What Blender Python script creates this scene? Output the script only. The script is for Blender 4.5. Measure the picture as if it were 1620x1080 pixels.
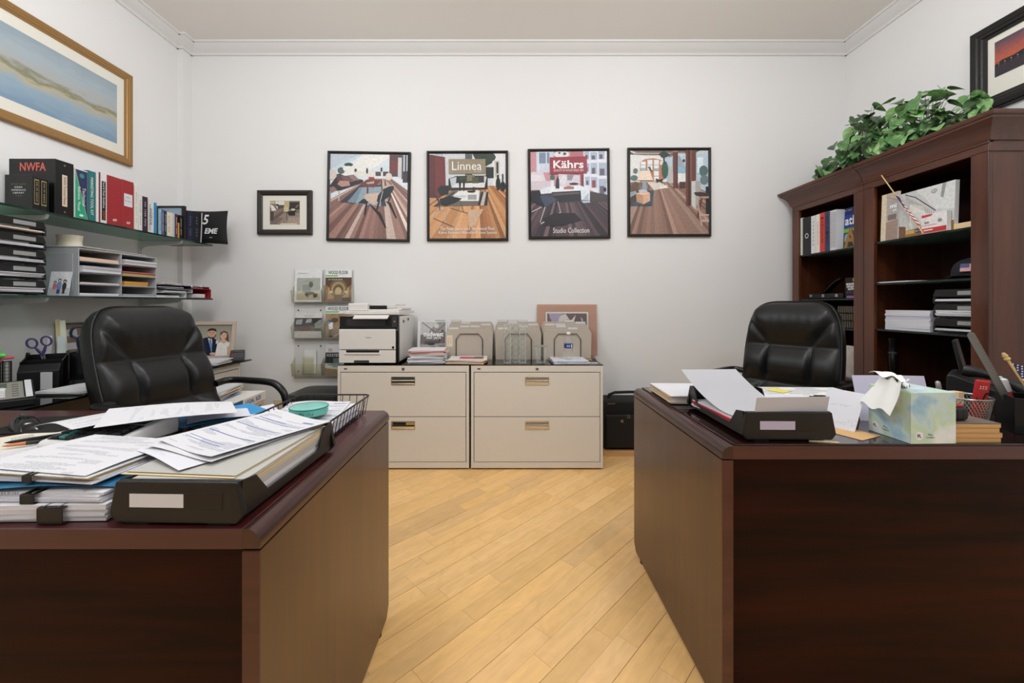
import bpy, bmesh, math, random
from mathutils import Vector, Matrix, Euler
for o in list(bpy.data.objects): bpy.data.objects.remove(o)
SC = bpy.context.scene
COL = SC.collection
# ---------------------------------------------------------------- camera
CZ = 1.156
cd = bpy.data.cameras.new('camera'); cam = bpy.data.objects.new('camera', cd); COL.objects.link(cam)
cd.sensor_width = 36.0; cd.lens = 14.0; cd.shift_x = 10/1620; cd.shift_y = -60/1620
cd.clip_start = 0.05
cam.location = (0, 0, CZ); cam.rotation_euler = (math.pi/2, 0, 0)
SC.camera = cam
# ---------------------------------------------------------------- world, lights, exposure
w = bpy.data.worlds.new('world'); SC.world = w; w.use_nodes = True
bg = w.node_tree.nodes['Background']; bg.inputs[0].default_value = (0.97, 0.985, 1.0, 1); bg.inputs[1].default_value = 0.22
def area(name, loc, sx, sy, power, col, rot=(0,0,0)):
    l = bpy.data.lights.new(name, 'AREA'); l.shape = 'RECTANGLE'; l.size = sx; l.size_y = sy
    l.energy = power; l.color = col
    o = bpy.data.objects.new(name, l); COL.objects.link(o); o.location = loc; o.rotation_euler = rot
    return o
# unseen point lights added below the ceiling to brighten it; no lamp bodies
for lx, ly, pw in ((-1.15, 1.35, 34), (1.15, 1.35, 34), (-1.15, -0.7, 25), (1.15, -0.7, 25)):
    l = bpy.data.lights.new('added_room_light', 'POINT'); l.energy = pw; l.color = (0.89, 0.945, 1.0); l.shadow_soft_size = 0.22
    o = bpy.data.objects.new('added_room_light', l); COL.objects.link(o); o.location = (lx, ly, 2.88)
vs = SC.view_settings
vs.view_transform = 'Standard'; vs.look = 'None'; vs.gamma = 1.0; vs.use_curve_mapping = False
vs.exposure = 0.42
# ---------------------------------------------------------------- helpers
R = math.radians
rnd = random.Random(7)
def lin(c):
    out = []
    for v in c[:3]:
        v = v/255.0
        out.append(v/12.92 if v <= 0.04045 else ((v+0.055)/1.055)**2.4)
    return tuple(out) + (1.0,)
def on(x, y, z):
    "point of the horizontal plane z seen at a photo pixel"
    Y = 630*(CZ-z)/(y-480.0); return Vector(((x-800)*Y/630, Y, z))
def at(x, y, Y):
    return Vector(((x-800)*Y/630, Y, CZ-(y-480)*Y/630))
def YX(x, X): return X*630/(x-800.0)          # depth where a lengthwise plane X shows at column x
FACE = {'-y': ((1,0,0),(0,0,1),(0,-1,0)), '+y': ((-1,0,0),(0,0,1),(0,1,0)), '+x': ((0,1,0),(0,0,1),(1,0,0)),
        '-x': ((0,-1,0),(0,0,1),(-1,0,0)), 'z': ((1,0,0),(0,1,0),(0,0,1))}
class MB:
    def __init__(s): s.v=[]; s.f=[]; s.m=[]; s.c=[]
    def add(s, vs_, fs, mi=0, col=None):
        b=len(s.v); s.v += [tuple(p) for p in vs_]
        for f in fs: s.f.append([b+i for i in f]); s.m.append(mi); s.c.append(col)
        return s
    def box(s, x0,x1,y0,y1,z0,z1, mi=0, col=None, mat=None):
        v=[(x0,y0,z0),(x1,y0,z0),(x1,y1,z0),(x0,y1,z0),(x0,y0,z1),(x1,y0,z1),(x1,y1,z1),(x0,y1,z1)]
        if mat is not None: v=[mat@Vector(p) for p in v]
        return s.add(v, [(3,2,1,0),(4,5,6,7),(0,1,5,4),(1,2,6,5),(2,3,7,6),(3,0,4,7)], mi, col)
    def cbox(s, c, size, rz=0, rx=0, ry=0, mi=0, col=None):
        m = Matrix.Translation(c)@Euler((rx,ry,rz)).to_matrix().to_4x4()
        a,b,d = size[0]/2,size[1]/2,size[2]/2
        return s.box(-a,a,-b,b,-d,d,mi,col,m)
    def prism(s, poly, axis, a, b, mi=0, col=None):
        n=len(poly)
        def P(p,t): return {'x':(t,p[0],p[1]),'y':(p[0],t,p[1]),'z':(p[0],p[1],t)}[axis]
        ar=sum(poly[i][0]*poly[(i+1)%n][1]-poly[(i+1)%n][0]*poly[i][1] for i in range(n))
        if axis=='y': ar=-ar
        if ar<0: poly=poly[::-1]
        v=[P(p,a) for p in poly]+[P(p,b) for p in poly]
        f=[tuple(range(n-1,-1,-1)), tuple(range(n,2*n))]+[(i,(i+1)%n,n+(i+1)%n,n+i) for i in range(n)]
        if b<a: f=[t[::-1] for t in f]
        return s.add(v,f,mi,col)
    def tube(s, pts, r, n=8, closed=False, mi=0, col=None, cap=True):
        pts=[Vector(p) for p in pts]; N=len(pts)
        rs = r if isinstance(r,(list,tuple)) else [r]*N
        rings=[]; prev=None
        for i,p in enumerate(pts):
            if closed: t=(pts[(i+1)%N]-pts[i-1])
            else: t=(pts[min(i+1,N-1)]-pts[max(i-1,0)])
            t=t.normalized() if t.length>1e-9 else Vector((0,0,1))
            if prev is None:
                up=Vector((0,0,1)) if abs(t.z)<.9 else Vector((1,0,0)); u=t.cross(up).normalized()
            else:
                u=prev-t*prev.dot(t); u=u.normalized() if u.length>1e-6 else t.orthogonal().normalized()
            prev=u; w_=t.cross(u)
            rings.append([p+u*math.cos(2*math.pi*k/n)*rs[i]+w_*math.sin(2*math.pi*k/n)*rs[i] for k in range(n)])
        v=[q for ring in rings for q in ring]; f=[]
        for i in range(N if closed else N-1):
            j=(i+1)%N
            for k in range(n):
                f.append((i*n+k, i*n+(k+1)%n, j*n+(k+1)%n, j*n+k))
        if not closed and cap:
            f.append(tuple(range(n-1,-1,-1))); f.append(tuple(range((N-1)*n,N*n)))
        return s.add(v,f,mi,col)
    def lathe(s, prof, n=24, c=(0,0,0), mi=0, col=None, sx=1, sy=1):
        v=[]; f=[]; m=len(prof)
        for k in range(n):
            a=2*math.pi*k/n
            for (r,z) in prof: v.append((c[0]+r*math.cos(a)*sx, c[1]+r*math.sin(a)*sy, c[2]+z))
        for k in range(n):
            j=(k+1)%n
            for i in range(m-1): f.append((k*m+i, j*m+i, j*m+i+1, k*m+i+1))
        shut=math.hypot(prof[0][0]-prof[-1][0],prof[0][1]-prof[-1][1])<1e-7
        if prof[0][0]>1e-6 and not shut: f.append(tuple(k*m for k in range(n-1,-1,-1)))
        if prof[-1][0]>1e-6 and not shut: f.append(tuple(k*m+m-1 for k in range(n)))
        return s.add(v,f,mi,col)
    def cyl(s, c, r, h, n=20, mi=0, col=None, r2=None):
        return s.lathe([(r,0),(r if r2 is None else r2,h)], n, c, mi, col)
    def slab(s, fn, nu, nv, th, mi=0, col=None):
        "thin curved sheet: fn(u,v)->Vector, u,v in 0..1"
        g=[[Vector(fn(i/nu,j/nv)) for j in range(nv+1)] for i in range(nu+1)]
        top=[]; bot=[]
        for i in range(nu+1):
            for j in range(nv+1):
                du=g[min(i+1,nu)][j]-g[max(i-1,0)][j]; dv=g[i][min(j+1,nv)]-g[i][max(j-1,0)]
                n=du.cross(dv); n=n.normalized() if n.length>1e-12 else Vector((0,0,1))
                top.append(g[i][j]+n*th*.5); bot.append(g[i][j]-n*th*.5)
        K=len(top); I=lambda i,j:i*(nv+1)+j; f=[]
        for i in range(nu):
            for j in range(nv):
                q=(I(i,j),I(i+1,j),I(i+1,j+1),I(i,j+1)); f.append(q); f.append(tuple(K+t for t in q[::-1]))
        e=[I(i,0) for i in range(nu+1)]+[I(nu,j) for j in range(1,nv+1)]+[I(i,nv) for i in range(nu-1,-1,-1)]+[I(0,j) for j in range(nv-1,0,-1)]
        for a,b in zip(e,e[1:]+e[:1]): f.append((b,a,K+a,K+b))
        return s.add(top+bot,f,mi,col)
    def mesh(s, name, mats, smooth=False, bevel=0, seg=2, weld=False):
        me=bpy.data.meshes.new(name); me.from_pydata(s.v,[],s.f)
        if not isinstance(mats,(list,tuple)): mats=[mats]
        for m in mats: me.materials.append(m)
        me.polygons.foreach_set('material_index', s.m)
        if any(c is not None for c in s.c):
            ca=me.color_attributes.new('Col','FLOAT_COLOR','CORNER'); data=[]
            for f,c in zip(s.f,s.c):
                if c is None: c=(.5,.5,.5,1)
                if isinstance(c[0],(tuple,list)):
                    for q in c: data += q
                else: data += list(c)*len(f)
            ca.data.foreach_set('color',data)
        if bevel or weld:
            bm=bmesh.new(); bm.from_mesh(me)
            if weld: bmesh.ops.remove_doubles(bm,verts=bm.verts,dist=1e-5)
            if bevel:
                ed=[e for e in bm.edges if len(e.link_faces)==2 and e.calc_face_angle(0)>R(35)]
                bmesh.ops.bevel(bm,geom=ed,offset=bevel,segments=seg,profile=.5,affect='EDGES',clamp_overlap=True)
            bm.to_mesh(me); bm.free()
        if smooth:
            me.polygons.foreach_set('use_smooth',[True]*len(me.polygons))
            try: me.set_sharp_from_angle(angle=R(38 if smooth is True else smooth))
            except Exception: pass
        me.update(); return me
    def obj(s, name, mats, parent=None, loc=(0,0,0), rot=(0,0,0), **k):
        return link(name, s.mesh(name,mats,**k), parent, loc, rot)
def link(name, me, parent=None, loc=(0,0,0), rot=(0,0,0)):
    o=bpy.data.objects.new(name,me); COL.objects.link(o); o.location=loc
    o.rotation_euler=rot if isinstance(rot,(tuple,list,Euler)) else (0,0,rot)
    if parent is not None: o.parent=parent
    return o
def tag(o, label, cat=None, group=None):
    o['label']=label
    if cat: o['category']=cat
    if group: o['group']=group
    return o
def thing(name, label, cat, loc=(0,0,0), rot=(0,0,0), group=None):
    return tag(link(name,None,None,loc,rot),label,cat,group)
def struct(o): o['kind']='structure'; return o
def fmat(face, origin, rot=0):
    r,u,n=[Vector(a) for a in (FACE[face] if isinstance(face,str) else face)]
    m=Matrix(((r.x,u.x,n.x),(r.y,u.y,n.y),(r.z,u.z,n.z))).to_4x4()
    return Matrix.Translation(origin)@m@Matrix.Rotation(rot,4,'Z')
_txt={}
def text(s, w_, h_, mat, parent, origin, face='-y', rot=0, bold=0.0, name='lettering', shear=0.0, d=0.0006, label=None):
    "flat lettering fitted in a w_ x h_ box centred at origin, lying on a surface that faces `face`"
    if s.startswith('~'):        # writing too small to read: rows of uneven strokes
        q=random.Random(s); rows=s[1:].split('/'); T=fmat(face,origin,rot); m=MB(); rh=h_/len(rows)
        for i,row in enumerate(rows):
            k=max(2,len(row)); x=-w_/2; yc=h_/2-rh*(i+.5); cw=w_/k
            for ch in row:
                if ch!=' ':
                    hh=rh*(.34 if ch.islower() else .42)*q.uniform(.75,1.1); ww=cw*q.uniform(.55,.85)
                    m.add([T@Vector(p) for p in ((x,yc-hh,d),(x+ww*.35,yc-hh,d),(x+ww*.35,yc+hh,d),(x,yc+hh,d))],[(0,1,2,3)])
                    y2=yc+q.choice((-hh*.6,0,hh*.6)); m.add([T@Vector(p) for p in ((x+ww*.35,y2-hh*.18,d),(x+ww,y2-hh*.18,d),(x+ww,y2+hh*.18,d),(x+ww*.35,y2+hh*.18,d))],[(0,1,2,3)])
                x+=cw
        o=m.obj(name,mat,parent); o['kind']='stuff'; return o
    cu=bpy.data.curves.new('lettering','FONT'); cu.body=s; cu.align_x='CENTER'; cu.align_y='CENTER'
    cu.resolution_u=2; cu.offset=bold; cu.shear=shear; cu.space_line=.9
    ob=bpy.data.objects.new('tmp',cu); COL.objects.link(ob)
    me=bpy.data.meshes.new_from_object(ob); bpy.data.objects.remove(ob); bpy.data.curves.remove(cu)
    xs=[v.co.x for v in me.vertices]; ys=[v.co.y for v in me.vertices]
    if not xs: return None
    cx,cy=(min(xs)+max(xs))/2,(min(ys)+max(ys))/2; W=max(xs)-min(xs); H=max(ys)-min(ys)
    T=fmat(face,origin,rot)
    for v in me.vertices:
        v.co=T@Vector(((v.co.x-cx)*w_/W,(v.co.y-cy)*h_/H,d))
    me.materials.clear(); me.materials.append(mat); me.name=name
    o=link(name,me,parent)
    if label: o['label']=label
    return o
def ell(cx,cy,rx,ry,n=14,a0=0,rot=0):
    c,s_=math.cos(rot),math.sin(rot); out=[]
    for k in range(n):
        a=a0+2*math.pi*k/n; x=rx*math.cos(a); y=ry*math.sin(a); out.append((cx+x*c-y*s_, cy+x*s_+y*c))
    return out
def rc(x0,y0,x1,y1): return [(x0,y0),(x1,y0),(x1,y1),(x0,y1)]
def line(x0,y0,x1,y1,t):
    dx,dy=x1-x0,y1-y0; L=math.hypot(dx,dy) or 1; nx,ny=-dy/L*t/2,dx/L*t/2
    return [(x0+nx,y0+ny),(x1+nx,y1+ny),(x1-nx,y1-ny),(x0-nx,y0-ny)]
def clip2(poly,x0,y0,x1,y1):
    def cl(p,inside,inter):
        out=[]
        for i in range(len(p)):
            a,b=p[i-1],p[i]
            if inside(b):
                if not inside(a): out.append(inter(a,b))
                out.append(b)
            elif inside(a): out.append(inter(a,b))
        return out
    def ix(X): return lambda a,b:(X,a[1]+(b[1]-a[1])*(X-a[0])/(b[0]-a[0]))
    def iy(Y): return lambda a,b:(a[0]+(b[0]-a[0])*(Y-a[1])/(b[1]-a[1]),Y)
    for ins,it in ((lambda q:q[0]>=x0-1e-9,ix(x0)),(lambda q:q[0]<=x1+1e-9,ix(x1)),(lambda q:q[1]>=y0-1e-9,iy(y0)),(lambda q:q[1]<=y1+1e-9,iy(y1))):
        if len(poly)<3: return []
        poly=cl(poly,ins,it)
    return poly
def picture(shapes, bounds, w_, h_, parent, origin, face='-y', name='print', step=0.00007, mat=None, rot=0, label=None):
    """a flat printed picture: coloured shapes given in drawing units (y down) inside bounds, w_ x h_ metres,
    centred at origin on a surface facing `face`"""
    x0,y0,x1,y1=bounds; T=fmat(face,origin,rot); m=MB(); k=0
    for col,poly in shapes:
        g=None
        if isinstance(col[0],(tuple,list)): g=col
        n0=len(poly); poly=clip2(poly,x0,y0,x1,y1)
        if len(poly)<3: continue
        pts=[]
        for (x,y) in poly: pts.append(T@Vector(((x-x0)/(x1-x0)*w_-w_/2, h_/2-(y-y0)/(y1-y0)*h_, k*step)))
        if g is not None:      # vertical blend g[0] (top) -> g[1] (bottom)
            ya=min(p[1] for p in poly); yb=max(p[1] for p in poly); c0,c1=lin(g[0]),lin(g[1])
            cc=[tuple(c0[i]+(c1[i]-c0[i])*((p[1]-ya)/(yb-ya+1e-9)) for i in range(4)) for p in poly]
        else: cc=lin(col)
        m.add(pts[::-1],[tuple(range(len(pts)))],0,cc[::-1] if g is not None else cc); k+=1
    o=m.obj(name,mat or PRINT,parent)
    if label: o['label']=label
    return o
# ---------------------------------------------------------------- materials (all procedural)
MATS={}
def newmat(name):
    m=bpy.data.materials.new(name); m.use_nodes=True
    nt=m.node_tree; b=nt.nodes['Principled BSDF']; return m,nt,b
def mat(name, rgb, rough=.5, metal=0., spec=.5, coat=0., noise=0., nscale=8., bump=0., bscale=200., trans=0., alpha=1., ior=1.45, sheen=0.):
    if name in MATS: return MATS[name]
    m,nt,b=newmat(name); c=lin(rgb)
    b.inputs['Base Color'].default_value=c; b.inputs['Roughness'].default_value=rough; b.inputs['Metallic'].default_value=metal
    b.inputs['Specular IOR Level'].default_value=spec; b.inputs['Coat Weight'].default_value=coat; b.inputs['Coat Roughness'].default_value=.08
    b.inputs['Transmission Weight'].default_value=trans; b.inputs['IOR'].default_value=ior; b.inputs['Alpha'].default_value=alpha
    tc=nt.nodes.new('ShaderNodeTexCoord')
    if noise:
        n=nt.nodes.new('ShaderNodeTexNoise'); n.inputs['Scale'].default_value=nscale; n.inputs['Detail'].default_value=4
        nt.links.new(tc.outputs['Object'],n.inputs['Vector'])
        r=nt.nodes.new('ShaderNodeMapRange'); r.inputs['To Min'].default_value=1-noise; r.inputs['To Max'].default_value=1+noise
        nt.links.new(n.outputs['Fac'],r.inputs['Value'])
        h=nt.nodes.new('ShaderNodeVectorMath'); h.operation='SCALE'; h.inputs[0].default_value=c[:3]
        nt.links.new(r.outputs['Result'],h.inputs['Scale']); nt.links.new(h.outputs['Vector'],b.inputs['Base Color'])
    if bump:
        n=nt.nodes.new('ShaderNodeTexNoise'); n.inputs['Scale'].default_value=bscale; n.inputs['Detail'].default_value=3
        nt.links.new(tc.outputs['Object'],n.inputs['Vector'])
        bp=nt.nodes.new('ShaderNodeBump'); bp.inputs['Strength'].default_value=bump; bp.inputs['Distance'].default_value=.002
        nt.links.new(n.outputs['Fac'],bp.inputs['Height']); nt.links.new(bp.outputs['Normal'],b.inputs['Normal'])
    MATS[name]=m; return m
def clear(name, rgb=(255,255,255), alpha=.12, rough=.05, spec=.5):
    "thin clear plastic: mostly see-through with reflections"
    if name in MATS: return MATS[name]
    m,nt,b=newmat(name)
    out=nt.nodes['Material Output']; t=nt.nodes.new('ShaderNodeBsdfTransparent'); t.inputs[0].default_value=lin(rgb)
    b.inputs['Base Color'].default_value=lin(rgb); b.inputs['Roughness'].default_value=rough
    fr=nt.nodes.new('ShaderNodeLayerWeight'); fr.inputs['Blend'].default_value=.2
    mr=nt.nodes.new('ShaderNodeMapRange'); mr.inputs['To Min'].default_value=alpha; mr.inputs['To Max'].default_value=min(1,alpha+.6)
    nt.links.new(fr.outputs['Fresnel'],mr.inputs['Value'])
    mx=nt.nodes.new('ShaderNodeMixShader'); nt.links.new(mr.outputs['Result'],mx.inputs[0]); nt.links.new(t.outputs[0],mx.inputs[1]); nt.links.new(b.outputs[0],mx.inputs[2])
    nt.links.new(mx.outputs[0],out.inputs['Surface']); MATS[name]=m; return m
def wood(name, dark, light, axis='x', rough=.3, coat=.25, scale=1.0, spec=.5):
    if name in MATS: return MATS[name]
    m,nt,b=newmat(name); N=nt.nodes; L=nt.links
    tc=N.new('ShaderNodeTexCoord'); mp=N.new('ShaderNodeMapping')
    s=[26*scale]*3; s['xyz'.index(axis)]=1.6*scale; mp.inputs['Scale'].default_value=s
    L.new(tc.outputs['Object'],mp.inputs['Vector'])
    n1=N.new('ShaderNodeTexNoise'); n1.inputs['Scale'].default_value=1.0; n1.inputs['Detail'].default_value=6; n1.inputs['Roughness'].default_value=.6; n1.inputs['Distortion'].default_value=.5
    L.new(mp.outputs['Vector'],n1.inputs['Vector'])
    mp2=N.new('ShaderNodeMapping'); s2=[5*scale]*3; s2['xyz'.index(axis)]=.7*scale; mp2.inputs['Scale'].default_value=s2
    L.new(tc.outputs['Object'],mp2.inputs['Vector'])
    n2=N.new('ShaderNodeTexNoise'); n2.inputs['Scale'].default_value=1.0; n2.inputs['Detail'].default_value=3; n2.inputs['Distortion'].default_value=1.2
    L.new(mp2.outputs['Vector'],n2.inputs['Vector'])
    ad=N.new('ShaderNodeMath'); ad.operation='ADD'; mu=N.new('ShaderNodeMath'); mu.operation='MULTIPLY'; mu.inputs[1].default_value=.5
    L.new(n1.outputs['Fac'],ad.inputs[0]); L.new(n2.outputs['Fac'],ad.inputs[1]); L.new(ad.outputs[0],mu.inputs[0])
    cr=N.new('ShaderNodeValToRGB'); cr.color_ramp.elements[0].position=.36; cr.color_ramp.elements[1].position=.64
    cr.color_ramp.elements[0].color=lin(dark); cr.color_ramp.elements[1].color=lin(light)
    L.new(mu.outputs[0],cr.inputs['Fac']); L.new(cr.outputs['Color'],b.inputs['Base Color'])
    b.inputs['Roughness'].default_value=rough; b.inputs['Coat Weight'].default_value=coat; b.inputs['Coat Roughness'].default_value=.12; b.inputs['Specular IOR Level'].default_value=spec
    bp=N.new('ShaderNodeBump'); bp.inputs['Strength'].default_value=.08; bp.inputs['Distance'].default_value=.001
    L.new(n1.outputs['Fac'],bp.inputs['Height']); L.new(bp.outputs['Normal'],b.inputs['Normal'])
    MATS[name]=m; return m
def printmat(name, rough=.45, amount=.06, coat=0.):
    m,nt,b=newmat(name); N=nt.nodes; L=nt.links
    a=N.new('ShaderNodeAttribute'); a.attribute_name='Col'
    tc=N.new('ShaderNodeTexCoord'); n=N.new('ShaderNodeTexNoise'); n.inputs['Scale'].default_value=60; n.inputs['Detail'].default_value=6
    L.new(tc.outputs['Object'],n.inputs['Vector'])
    r=N.new('ShaderNodeMapRange'); r.inputs['To Min'].default_value=1-amount*3; r.inputs['To Max'].default_value=1+amount*3; L.new(n.outputs['Fac'],r.inputs['Value'])
    v=N.new('ShaderNodeVectorMath'); v.operation='SCALE'; L.new(a.outputs['Color'],v.inputs[0]); L.new(r.outputs['Result'],v.inputs['Scale'])
    L.new(v.outputs['Vector'],b.inputs['Base Color']); b.inputs['Roughness'].default_value=rough; b.inputs['Coat Weight'].default_value=coat; b.inputs['Coat Roughness'].default_value=.05
    return m
PRINT=printmat('printed_picture',.5,.09,0.)
GLOSSPRINT=printmat('glossy_printed_picture',.4,.06,.08)
TONE=printmat('coloured_parts',.5,.0)
def page(name, base=(217,216,219), ink=(146,148,158), rows=90, w_=.19, h_=.25, dens=.54, seed=0., bars=()):
    "paper printed with lines of small type, in the sheet's own coordinates"
    if name in MATS: return MATS[name]
    m,nt,b=newmat(name); N=nt.nodes; L=nt.links
    def mth(op,a,b_=None,c=None):
        n=N.new('ShaderNodeMath'); n.operation=op
        for i,q in enumerate((a,b_,c)):
            if q is None: continue
            if isinstance(q,(int,float)): n.inputs[i].default_value=q
            else: L.new(q,n.inputs[i])
        return n.outputs[0]
    tc=N.new('ShaderNodeTexCoord'); sp=N.new('ShaderNodeSeparateXYZ'); L.new(tc.outputs['Object'],sp.inputs[0])
    x,y=sp.outputs[0],sp.outputs[1]
    row=mth('MULTIPLY',y,rows/h_); fr=mth('FRACT',row); fl=mth('FLOOR',row)
    ln=mth('LESS_THAN',fr,.45)
    cx=N.new('ShaderNodeCombineXYZ'); L.new(mth('MULTIPLY',x,420.),cx.inputs[0]); L.new(fl,cx.inputs[1]); cx.inputs[2].default_value=seed
    n1=N.new('ShaderNodeTexNoise'); n1.inputs['Scale'].default_value=1.; n1.inputs['Detail'].default_value=1; L.new(cx.outputs[0],n1.inputs['Vector'])
    word=mth('GREATER_THAN',n1.outputs['Fac'],dens-.06)
    c2=N.new('ShaderNodeCombineXYZ'); L.new(mth('MULTIPLY',x,9.),c2.inputs[0]); L.new(mth('MULTIPLY',fl,.21),c2.inputs[1]); c2.inputs[2].default_value=seed+3.7
    n2=N.new('ShaderNodeTexNoise'); n2.inputs['Scale'].default_value=1.; n2.inputs['Detail'].default_value=0; L.new(c2.outputs[0],n2.inputs['Vector'])
    para=mth('GREATER_THAN',n2.outputs['Fac'],dens)
    inx=mth('LESS_THAN',mth('ABSOLUTE',x),w_/2); iny=mth('LESS_THAN',mth('ABSOLUTE',y),h_/2)
    k=mth('MULTIPLY',mth('MULTIPLY',mth('MULTIPLY',ln,word),mth('MULTIPLY',inx,iny)),para)
    mx=N.new('ShaderNodeMix'); mx.data_type='RGBA'; L.new(k,mx.inputs[0]); mx.inputs[6].default_value=lin(base); mx.inputs[7].default_value=lin(ink)
    last=mx.outputs[2]
    for (ya,yb,xa,xb) in bars:
        kk=mth('MULTIPLY',mth('MULTIPLY',mth('GREATER_THAN',y,ya),mth('LESS_THAN',y,yb)),mth('MULTIPLY',mth('GREATER_THAN',x,xa),mth('LESS_THAN',x,xb)))
        m2=N.new('ShaderNodeMix'); m2.data_type='RGBA'; L.new(kk,m2.inputs[0]); L.new(last,m2.inputs[6]); m2.inputs[7].default_value=lin((70,96,160)); last=m2.outputs[2]
    L.new(last,b.inputs['Base Color']); b.inputs['Roughness'].default_value=.75; b.inputs['Specular IOR Level'].default_value=.25
    MATS[name]=m; return m
WALL=mat('wall_paint',(236,234,232),.85,spec=.2,bump=.12,bscale=160)
CEIL=mat('ceiling_paint',(238,234,229),.9,spec=.15,bump=.15,bscale=90)
TRIM=mat('trim_paint',(228,226,224),.45)
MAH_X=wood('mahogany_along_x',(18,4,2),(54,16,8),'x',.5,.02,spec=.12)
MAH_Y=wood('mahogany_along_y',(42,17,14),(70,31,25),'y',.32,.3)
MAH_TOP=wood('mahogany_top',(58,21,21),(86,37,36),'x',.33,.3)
MAH_BAND=wood('mahogany_edge_band',(60,22,20),(82,36,34),'x',.35,.2)
MAH_Z=wood('mahogany_upright',(54,29,18),(80,45,28),'z',.34,.3)
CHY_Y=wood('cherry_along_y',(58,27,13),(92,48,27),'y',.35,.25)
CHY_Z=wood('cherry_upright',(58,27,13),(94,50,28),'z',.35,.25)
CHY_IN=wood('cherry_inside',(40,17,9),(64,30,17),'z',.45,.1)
BLACKG=mat('black_glass',(7,12,11),.04,spec=.6)
GLASS_EDGE=mat('green_glass_edge',(14,48,40),.08,spec=.6)
CREAM=mat('cream_enamel',(224,217,206),.42,spec=.45,noise=.02,nscale=40)
CREAM_D=mat('cream_enamel_gap',(52,48,43),.6)
CHROME=mat('chrome',(215,210,200),.16,1.)
STEEL=mat('brushed_steel',(168,168,166),.32,1.)
BLACKP=mat('black_plastic',(19,19,20),.38,bump=.25,bscale=700)
BLACKS=mat('black_satin',(16,16,17),.3)
BLACKM=mat('black_matte',(14,14,15),.7)
DKGREY=mat('dark_grey_plastic',(52,52,54),.45)
LEATHER=mat('black_leather',(20,20,20),.36,spec=.5,bump=.32,bscale=330)
WHITE=mat('white_paper',(217,216,219),.75,spec=.25)
WHITEP=mat('white_plastic',(222,221,219),.35)
PAPERS=[page('typed_page_a',seed=1.),page('typed_page_b',dens=.57,seed=9.),page('typed_page_c',base=(220,220,226),dens=.6,seed=4.,rows=60),mat('plain_sheet',(219,218,222),.75,spec=.25)]
def thin(m,k=.4):
    "thin sheets let some light through"
    nt=m.node_tree; out=nt.nodes['Material Output']; b=nt.nodes['Principled BSDF']; t=nt.nodes.new('ShaderNodeBsdfTranslucent')
    if b.inputs['Base Color'].is_linked: nt.links.new(b.inputs['Base Color'].links[0].from_socket,t.inputs[0])
    else: t.inputs[0].default_value=b.inputs['Base Color'].default_value
    mx=nt.nodes.new('ShaderNodeMixShader'); mx.inputs[0].default_value=k
    nt.links.new(b.outputs[0],mx.inputs[1]); nt.links.new(t.outputs[0],mx.inputs[2]); nt.links.new(mx.outputs[0],out.inputs['Surface']); return m
thin(PAPERS[3])
GREYPAPER=mat('grey_lilac_paper',(214,212,222),.75)
MANILA=mat('manila_card',(219,196,152),.7)
KRAFT=mat('kraft_paper',(205,164,112),.75)
TAUPE=mat('taupe_folder_card',(190,178,163),.75,noise=.03,nscale=60)
GREYFOLD=mat('grey_folder_card',(184,182,176),.6)
RED=mat('red_plastic',(176,34,38),.35)
REDB=mat('red_binder_vinyl',(158,40,46),.42,noise=.05,nscale=12)
NAVY=mat('navy_cloth',(28,34,62),.6)
INKW=mat('white_ink',(240,240,238),.5)
INKK=mat('black_ink',(24,24,26),.5)
INKG=mat('grey_ink',(120,120,124),.6)
INKR=mat('salmon_ink',(216,104,92),.5)
INKB=mat('blue_ink',(52,84,150),.5)
GOLD=mat('gold_frame',(158,120,72),.42,.35,noise=.12,nscale=60)
BRASS=mat('brass',(190,150,80),.3,.9)
MATB=mat('mat_board',(232,228,216),.8)
DKFRAME=mat('espresso_frame',(44,36,31),.4)
BLKFRAME=mat('black_frame',(30,28,25),.42)
CLEAR=clear('clear_acrylic',(253,253,252),.05)
CLEARY=clear('aged_acrylic',(250,249,240),.10)
CGLASS=clear('clear_glass',(253,254,253),.03,.02)
SHELFGLASS=clear('shelf_glass',(196,222,212),.16,.03)
# ---------------------------------------------------------------- the room
D=3.30; XL=-2.644; XR=2.82; HC=3.29; YF=-2.6
def room_box(name,m_,*a):
    return struct(MB().box(*a).obj(name,m_))
room_box('wall_back',WALL,XL-.1,XR+.1,D,D+.1,0,HC+.1)
room_box('wall_left',WALL,XL-.1,XL,YF,D,0,HC+.1)
room_box('wall_right',WALL,XR,XR+.1,YF,D,0,HC+.1)
room_box('ceiling',CEIL,XL,XR,YF,D,HC,HC+.1)
# corner pilaster at the back left
col_=struct(MB().box(XL,-2.603,3.21,D,0,3.215).obj('trim_1',WALL))
prof=[(0,-.085),(.014,-.085),(.016,-.068),(.022,-.062),(.03,-.058),(.052,-.034),(.066,-.022),(.07,-.016),(.082,-.016),(.085,-.01),(.085,0),(0,0)]
def crown(name,axis,a,b,wall,sgn):
    poly=[(wall+sgn*d,HC+z) for d,z in prof]
    m=MB().prism(poly,'x' if axis=='x' else 'y',a,b)
    return struct(m.obj(name,TRIM,smooth=30))
crown('trim_2','x',XL,XR,D,-1)
crown('trim_3','y',YF,D,XL,1)
crown('trim_4','y',YF,D,XR,-1)
m=MB(); 
n=len(prof); rr=[[(XL,3.21-d,HC+z) for d,z in prof],[(XL+.041+d,3.21-d,HC+z) for d,z in prof],[(XL+.041+d,D,HC+z) for d,z in prof]]
m.add(rr[0]+rr[1]+rr[2],[(k*n+i,k*n+(i+1)%n,(k+1)*n+(i+1)%n,(k+1)*n+i) for k in range(2) for i in range(n)]+[tuple(range(n-1,-1,-1)),tuple(range(2*n,3*n))])
struct(m.obj('trim_5',TRIM,smooth=30))
BASEW=wood('maple_base',(196,150,98),(222,180,128),'x',.4,.2)
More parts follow.
